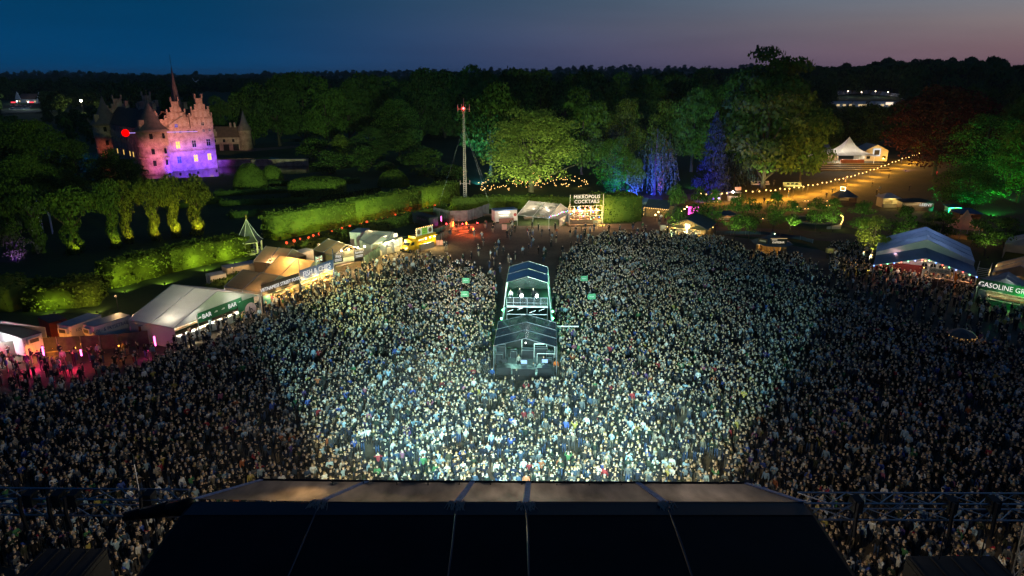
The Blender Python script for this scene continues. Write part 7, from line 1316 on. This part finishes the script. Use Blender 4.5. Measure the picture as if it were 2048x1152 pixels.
# ================================================================== the crowd
def inpoly(x, y, poly):
    x = np.asarray(x); y = np.asarray(y); r = np.zeros(len(x), bool); n = len(poly); j = n-1
    for i in range(n):
        xi, yi = poly[i][0], poly[i][1]; xj, yj = poly[j][0], poly[j][1]
        c = ((yi > y) != (yj > y)) & (x < (xj-xi)*(y-yi)/((yj-yi) or 1e-9)+xi); r ^= c; j = i
    return r
def gpoly(l): return [(p.x, p.y) for p in P2(l)]
DENSE = [(-72, 37.5), (72, 37.5), (150, 75)]+gpoly([(2200, 760), (2048, 720), (1900, 690), (1750, 640), (1640, 590), (1560, 560), (1470, 540), (1330, 510), (1180, 505), (1125, 540), (1108, 575), (1106, 600), (996, 600), (990, 580), (950, 556), (880, 556), (780, 575), (660, 605), (560, 640), (470, 680), (400, 715), (330, 735), (250, 765), (140, 790), (0, 815), (-160, 850)])+[(-110, 50)]
MIDS = [(gpoly([(330, 735), (470, 680), (660, 605), (780, 575), (980, 590), (1000, 560), (880, 520), (800, 522), (740, 535), (640, 575), (560, 605), (480, 640), (400, 672), (340, 700)]), .62),
        (gpoly([(1110, 560), (1180, 510), (1330, 515), (1470, 545), (1560, 565), (1640, 560), (1590, 520), (1500, 515), (1440, 485), (1330, 475), (1200, 478), (1150, 500)]), .75),
        (gpoly([(1470, 540), (1640, 590), (1750, 640), (1900, 690), (2200, 770), (2200, 650), (1960, 610), (1760, 580), (1690, 535), (1640, 540), (1590, 520)]), .40),
        (gpoly([(1335, 482), (1430, 488), (1440, 505), (1330, 505)]), .9), (gpoly([(1655, 500), (1745, 490), (1745, 560), (1660, 560)]), .8),
        (gpoly([(1750, 525), (1945, 550), (1950, 610), (1750, 585)]), .7), (gpoly([(1955, 602), (2090, 625), (2090, 660), (1955, 640)]), .8),
        (gpoly([(880, 500), (1000, 470), (1150, 470), (1330, 470), (1180, 505), (1110, 545), (1000, 545), (920, 525)]), .075), (gpoly([(900, 455), (1000, 452), (1200, 458), (1330, 460), (1330, 478), (1150, 478), (900, 480)]), .07),
        (gpoly([(-100, 728), (330, 705), (330, 735), (140, 790), (0, 815), (-100, 830)]), .42), (gpoly([(1440, 380), (1800, 345), (1830, 400), (1440, 425)]), .006), (gpoly([(1290, 430), (1345, 430), (1340, 460), (1280, 455)]), .06)]
KEEP_OUT = [gpoly([(976, 784), (1128, 784), (1106, 596), (994, 596)]), gpoly([(1742, 470), (1955, 490), (1955, 545), (1742, 515)]), gpoly([(1330, 450), (1416, 477), (1436, 470), (1395, 440)]), gpoly([(1498, 495), (1582, 495), (1570, 512), (1508, 512)]),
            gpoly([(795, 495), (835, 506), (875, 494), (840, 470)]), [(-19, -20), (17, -20), (17, 37), (-19, 37)], gpoly([(1975, 628), (1975, 605), (1952, 600), (2100, 560), (2100, 632)])]
pts = []
def scatter(poly, dens, jit=.62):
    st = 1/math.sqrt(dens); xs = [p[0] for p in poly]; ys = [p[1] for p in poly]
    gx, gy = np.meshgrid(np.arange(min(xs), max(xs), st), np.arange(min(ys), max(ys), st)); gx = gx+(np.arange(gx.shape[0]) % 2)[:, None]*st*.5
    x = gx.ravel()+RNG.normal(size=gx.size)*st*jit*.55; y = gy.ravel()+RNG.normal(size=gx.size)*st*jit*.55
    k = inpoly(x, y, poly); x, y = x[k], y[k]
    for q in KEEP_OUT:
        k = ~inpoly(x, y, q); x, y = x[k], y[k]
    return np.stack([x, y], 1)
A = scatter(DENSE, 1.95)
cl = np.sin(A[:, 0]*.61+1.7*np.sin(A[:, 1]*.33))+np.sin(A[:, 1]*.83+1.3*np.sin(A[:, 0]*.47))+.9*RNG.standard_normal(len(A)); A = A[cl > -1.35]
# thin the rear edge of the dense crowd a little so that it frays
B = [A]
for pl, dn in MIDS:
    q = scatter(pl, dn, .9)
    q = q[~inpoly(q[:, 0], q[:, 1], DENSE)]; B.append(q)
PT = np.concatenate(B)
zc = PT[:, 1]*cT+(CAMH-1.6)*sT; ux = CX+F*PT[:, 0]/zc; vy = CY-F*(PT[:, 1]*sT-(CAMH-1.6)*cT)/zc
vis = (ux > -120) & (ux < 2170) & (vy < 1215)
under = inpoly(ux, vy, [(560, 1000), (1450, 1000), (1640, 1300), (340, 1300)])      # under the stage roof
PT = PT[vis & ~under]; ux = ux[vis & ~under]; vy = vy[vis & ~under]
if PEOPLE_XY:
    pe = np.array(PEOPLE_XY); d2 = ((PT[:, None, :]-pe[None])**2).sum(-1).min(1); PT, ux, vy = PT[d2 > .3], ux[d2 > .3], vy[d2 > .3]
n = len(PT); print('CROWD', n)
jid = RNG.choice(len(JACK), n, p=JW); jc = np.array([j[1] for j in JACK])[jid]*(.7+.6*RNG.random((n, 1)))
hid = RNG.integers(0, len(HAIRC), n); hc = np.array([h[1] for h in HAIRC])[hid]*(.7+.6*RNG.random((n, 1)))
sc_ = np.array(SKINC)[RNG.integers(0, len(SKINC), n)]*(.85+.3*RNG.random((n, 1)))
lc = np.array([l[1] for l in LEGC])[RNG.integers(0, 4, n)]
ang = np.degrees(np.arctan2(PT[:, 0], PT[:, 1]-34)); loose = ~inpoly(PT[:, 0], PT[:, 1], DENSE)
ang = -ang+RNG.normal(size=n)*18+np.where(loose, RNG.normal(size=n)*70, 0)
scl = 1.05+.16*RNG.random(n)
# the nearest ones are people of their own, told apart by dress, hair and what they do
inview = (ux > 4) & (ux < 2044) & (vy < 1148) & (vy > 950)
# on the left the tower hides some, so keep those whose head can be seen
order = np.argsort(-vy*inview)
PW = {'stand': 'arms down', 'clap': 'clapping', 'cheer': 'both arms up', 'phone': 'one hand up', 'crossed': 'arms folded', 'mouth': 'hands at mouth'}
HW = {'short': '%s hair', 'long': 'long %s hair', 'cap': '%s cap', 'hood': '%s hood'}
CAPC = [('white', (.6, .6, .58)), ('black', (.012, .012, .014)), ('red', (.35, .02, .03)), ('blue', (.04, .08, .3))]
def where(x, y):
    if x < 1024: return ('by left tower', 'below left truss', 'above left truss')[0 if y > 1085 else 1 if y > 1015 else 2]
    return ('by right tower', 'below right truss', 'above right truss')[0 if y > 1085 else 1 if y > 1030 else 2]
used = set(); chosen = []
for i in order:
    if len(chosen) >= 285: break
    ps = random.choices(list(PW), [46, 16, 8, 6, 14, 10])[0]
    for _ in range(40):
        ji = int(RNG.choice(len(JACK), p=JW)); hk = random.choices(HAIRS, [45, 30, 17, 8])[0]
        hn, hcol = random.choice(CAPC) if hk == 'cap' else random.choice(HAIRC)
        if hk == 'hood': hn, hcol = JACK[ji][0], JACK[ji][1]
        lb = f"person in {JACK[ji][0]} jacket, {HW[hk] % hn}, {PW[ps]}, {where(ux[i], vy[i])}"
        if lb not in used: break
        ps = random.choice(list(PW))
    used.add(lb); chosen.append(i)
    person((float(PT[i, 0]), float(PT[i, 1]), .006), float(ang[i]), ps, lb, tuple(JACK[ji][1]), (hk, tuple(hcol)), random.choice(LEGC)[1], group='people standing nearest the stage', scale=float(scl[i]))
rest = np.setdiff1d(np.arange(n), np.array(chosen, int))
def crowd_object(name, idx, label):
    me = bpy.data.meshes.new(name); k = len(idx); me.vertices.add(k)
    me.vertices.foreach_set('co', np.concatenate([PT[idx], np.full((k, 1), .006)], 1).ravel().astype(np.float32))
    for an, arr in (('jacket', jc), ('hair', hc), ('skin', sc_), ('legs', lc)):
        a = me.attributes.new(an, 'FLOAT_VECTOR', 'POINT'); a.data.foreach_set('vector', arr[idx].ravel().astype(np.float32))
    a = me.attributes.new('turn', 'FLOAT', 'POINT'); a.data.foreach_set('value', np.radians(ang[idx]).astype(np.float32))
    a = me.attributes.new('size', 'FLOAT', 'POINT'); a.data.foreach_set('value', scl[idx].astype(np.float32))
    a = me.attributes.new('pick', 'INT', 'POINT'); wts = np.array([2.6 if q < 4 else 1.7 if q < 8 else 1.2 for q in range(len(CROWD_PROTO))]); wts /= wts.sum()
    a.data.foreach_set('value', RNG.choice(len(CROWD_PROTO), k, p=wts).astype(np.int32))
    o = link(name, me); tag(o, label, 'crowd', kind='stuff'); instancer(o, [bpy.data.objects.new('person_shape', m) for m in CROWD_PROTO]); return o
def instancer(o, protos, align=True):
    g = bpy.data.node_groups.new('scatter', 'GeometryNodeTree')
    g.interface.new_socket('Geometry', in_out='INPUT', socket_type='NodeSocketGeometry'); g.interface.new_socket('Geometry', in_out='OUTPUT', socket_type='NodeSocketGeometry')
    n = g.nodes; l = g.links; gi = n.new('NodeGroupInput'); go = n.new('NodeGroupOutput'); iop = n.new('GeometryNodeInstanceOnPoints'); mp = n.new('GeometryNodeMeshToPoints'); gti = n.new('GeometryNodeGeometryToInstance')
    for p in reversed(protos):      # a multi-input socket lists the last link first
        oi = n.new('GeometryNodeObjectInfo'); oi.inputs['Object'].default_value = p; oi.inputs['As Instance'].default_value = True; l.new(oi.outputs['Geometry'], gti_in(n, l, iop))
    def na(nm, ty):
        q = n.new('GeometryNodeInputNamedAttribute'); q.data_type = ty; q.inputs['Name'].default_value = nm; return q.outputs[0]
    cb = n.new('ShaderNodeCombineXYZ'); l.new(na('turn', 'FLOAT'), cb.inputs[2]); l.new(cb.outputs[0], iop.inputs['Rotation'])
    s3 = na('size3', 'FLOAT_VECTOR') if 'size3' in o.data.attributes else na('size', 'FLOAT'); l.new(s3, iop.inputs['Scale'])
    iop.inputs['Pick Instance'].default_value = True; l.new(na('pick', 'INT'), iop.inputs['Instance Index'])
    l.new(gi.outputs[0], mp.inputs[0]); l.new(mp.outputs[0], iop.inputs['Points']); l.new(iop.outputs[0], go.inputs[0])
    md = o.modifiers.new('scatter', 'NODES'); md.node_group = g
_gj = {}
def gti_in(n, l, iop):
    if n not in _gj:
        j = n.new('GeometryNodeJoinGeometry'); l.new(j.outputs[0], iop.inputs['Instance']); _gj[n] = j
    return _gj[n].inputs[0]
crowd_object('crowd', rest, 'dense festival crowd filling the arena between the stage and the stalls')
# ------------------------------------------------------------------ far woods: one mass of trees towards the horizon
def woods(name, label, n, d0, d1, a0, a1, hmin, hmax, skip=(), seed=1, m=None, pw=1.):
    rg = np.random.default_rng(seed); D = d0+(d1-d0)*rg.random(n)**pw; a = np.radians(a0+(a1-a0)*rg.random(n)); x = D*np.sin(a); y = D*np.cos(a)
    k = np.ones(n, bool)
    for q in skip: k &= ~inpoly(x, y, q)
    x, y = x[k], y[k]; c = len(x); me = bpy.data.meshes.new(name); me.vertices.add(c)
    me.vertices.foreach_set('co', np.stack([x, y, gz(x, y)-.5], 1).ravel().astype(np.float32))
    h = (hmin+(hmax-hmin)*rg.random(c))*(.9+.22*np.sin(x/97+y/61)+.16*np.sin(x/41-y/83)); w = h*(.62+.3*rg.random(c))
    at_ = me.attributes.new('size3', 'FLOAT_VECTOR', 'POINT'); at_.data.foreach_set('vector', np.stack([w, w, h], 1).ravel().astype(np.float32))
    at_ = me.attributes.new('turn', 'FLOAT', 'POINT'); at_.data.foreach_set('value', (rg.random(c)*6.28).astype(np.float32))
    at_ = me.attributes.new('pick', 'INT', 'POINT'); at_.data.foreach_set('value', rg.integers(0, 5, c).astype(np.int32))
    o = link(name, me); tag(o, label, 'wood', kind='stuff'); instancer(o, [bpy.data.objects.new('tree_shape', proto('far', v, m or M_leafd)[0]) for v in range(5)])
fa = [(p[0]*1., p[1]*1.) for p in FIELD_A]; fb = [(p[0], p[1]) for p in FIELD_B]
def grow(pl, k0, k1):   # keep the sight line to a meadow open
    c = np.mean(pl, 0); out = []
    for p in pl: v = np.array(p); out.append(tuple(c+(v-c)*1.08))
    s = sorted(out, key=lambda p: math.hypot(*p)); return out
near_b = [tuple(np.array(p)*.80) for p in fb]; near_a = [tuple(np.array(p)*.82) for p in fa]
def hull_corridor(pl):
    az = [math.atan2(p[0], p[1]) for p in pl]; D = [math.hypot(*p) for p in pl]; a0, a1 = min(az), max(az); d0, d1 = min(D)*.72, max(D)*1.02
    return [(math.sin(a)*d, math.cos(a)*d) for a, d in ((a0, d0), (a1, d0), (a1, d1), (a0, d1))]
fcx = [(p[0], p[1]) for p in FIELD_C]; SK = [hull_corridor(fa), hull_corridor(fb), hull_corridor(fcx)]
woods('woodland', 'dark woodland behind the castle reaching to the left skyline', 2600, 430, 2200, -40, -6, 11, 19, SK, 1, pw=.8)
woods('woodland', 'dark forest band across the middle below the skyline', 2300, 400, 2000, -8, 12, 15, 24, SK, 2, pw=.8)
woods('woodland', 'dark forest rising behind the campsite to the right skyline', 2300, 430, 1500, 11, 42, 16, 25, SK, 3, pw=.9)
woods('woodland', 'far wooded hills along the horizon', 2600, 2200, 5200, -42, 42, 16, 26, (), 4, pw=.7)
# ------------------------------------------------------------------ thin evening haze and stage smoke drifting over the whole place
hm = bpy.data.materials.new('haze_air'); hm.use_nodes = True; ht = hm.node_tree; ht.nodes.clear(); ho = ht.nodes.new('ShaderNodeOutputMaterial'); hv = ht.nodes.new('ShaderNodeVolumePrincipled')
hv.inputs['Color'].default_value = (.80, .88, 1, 1); hv.inputs['Density'].default_value = .00006; hv.inputs['Anisotropy'].default_value = .2; ht.links.new(hv.outputs[0], ho.inputs['Volume'])
hb_ = MB().box(-9800, -700, -22, 9800, 9900, 96).build('haze', hm); tag(hb_, 'thin evening haze over the whole place', 'haze', kind='stuff')
CY_.volume_bounces = 0
# stage smoke hanging over the front rows, seen where the spotlights cross it
sm_ = bpy.data.materials.new('stage_smoke_air'); sm_.use_nodes = True; ht = sm_.node_tree; ht.nodes.clear(); ho = ht.nodes.new('ShaderNodeOutputMaterial'); hv = ht.nodes.new('ShaderNodeVolumePrincipled')
hv.inputs['Color'].default_value = (.9, .95, 1, 1); hv.inputs['Density'].default_value = .0010; hv.inputs['Anisotropy'].default_value = .1; ht.links.new(hv.outputs[0], ho.inputs['Volume'])
so_ = MB().ball((-2, 52, 4.5), (26, 15, 7.5), 32, 16).build('stage_smoke', sm_); tag(so_, 'thin pale stage smoke over the front rows of the crowd', 'smoke', kind='stuff')
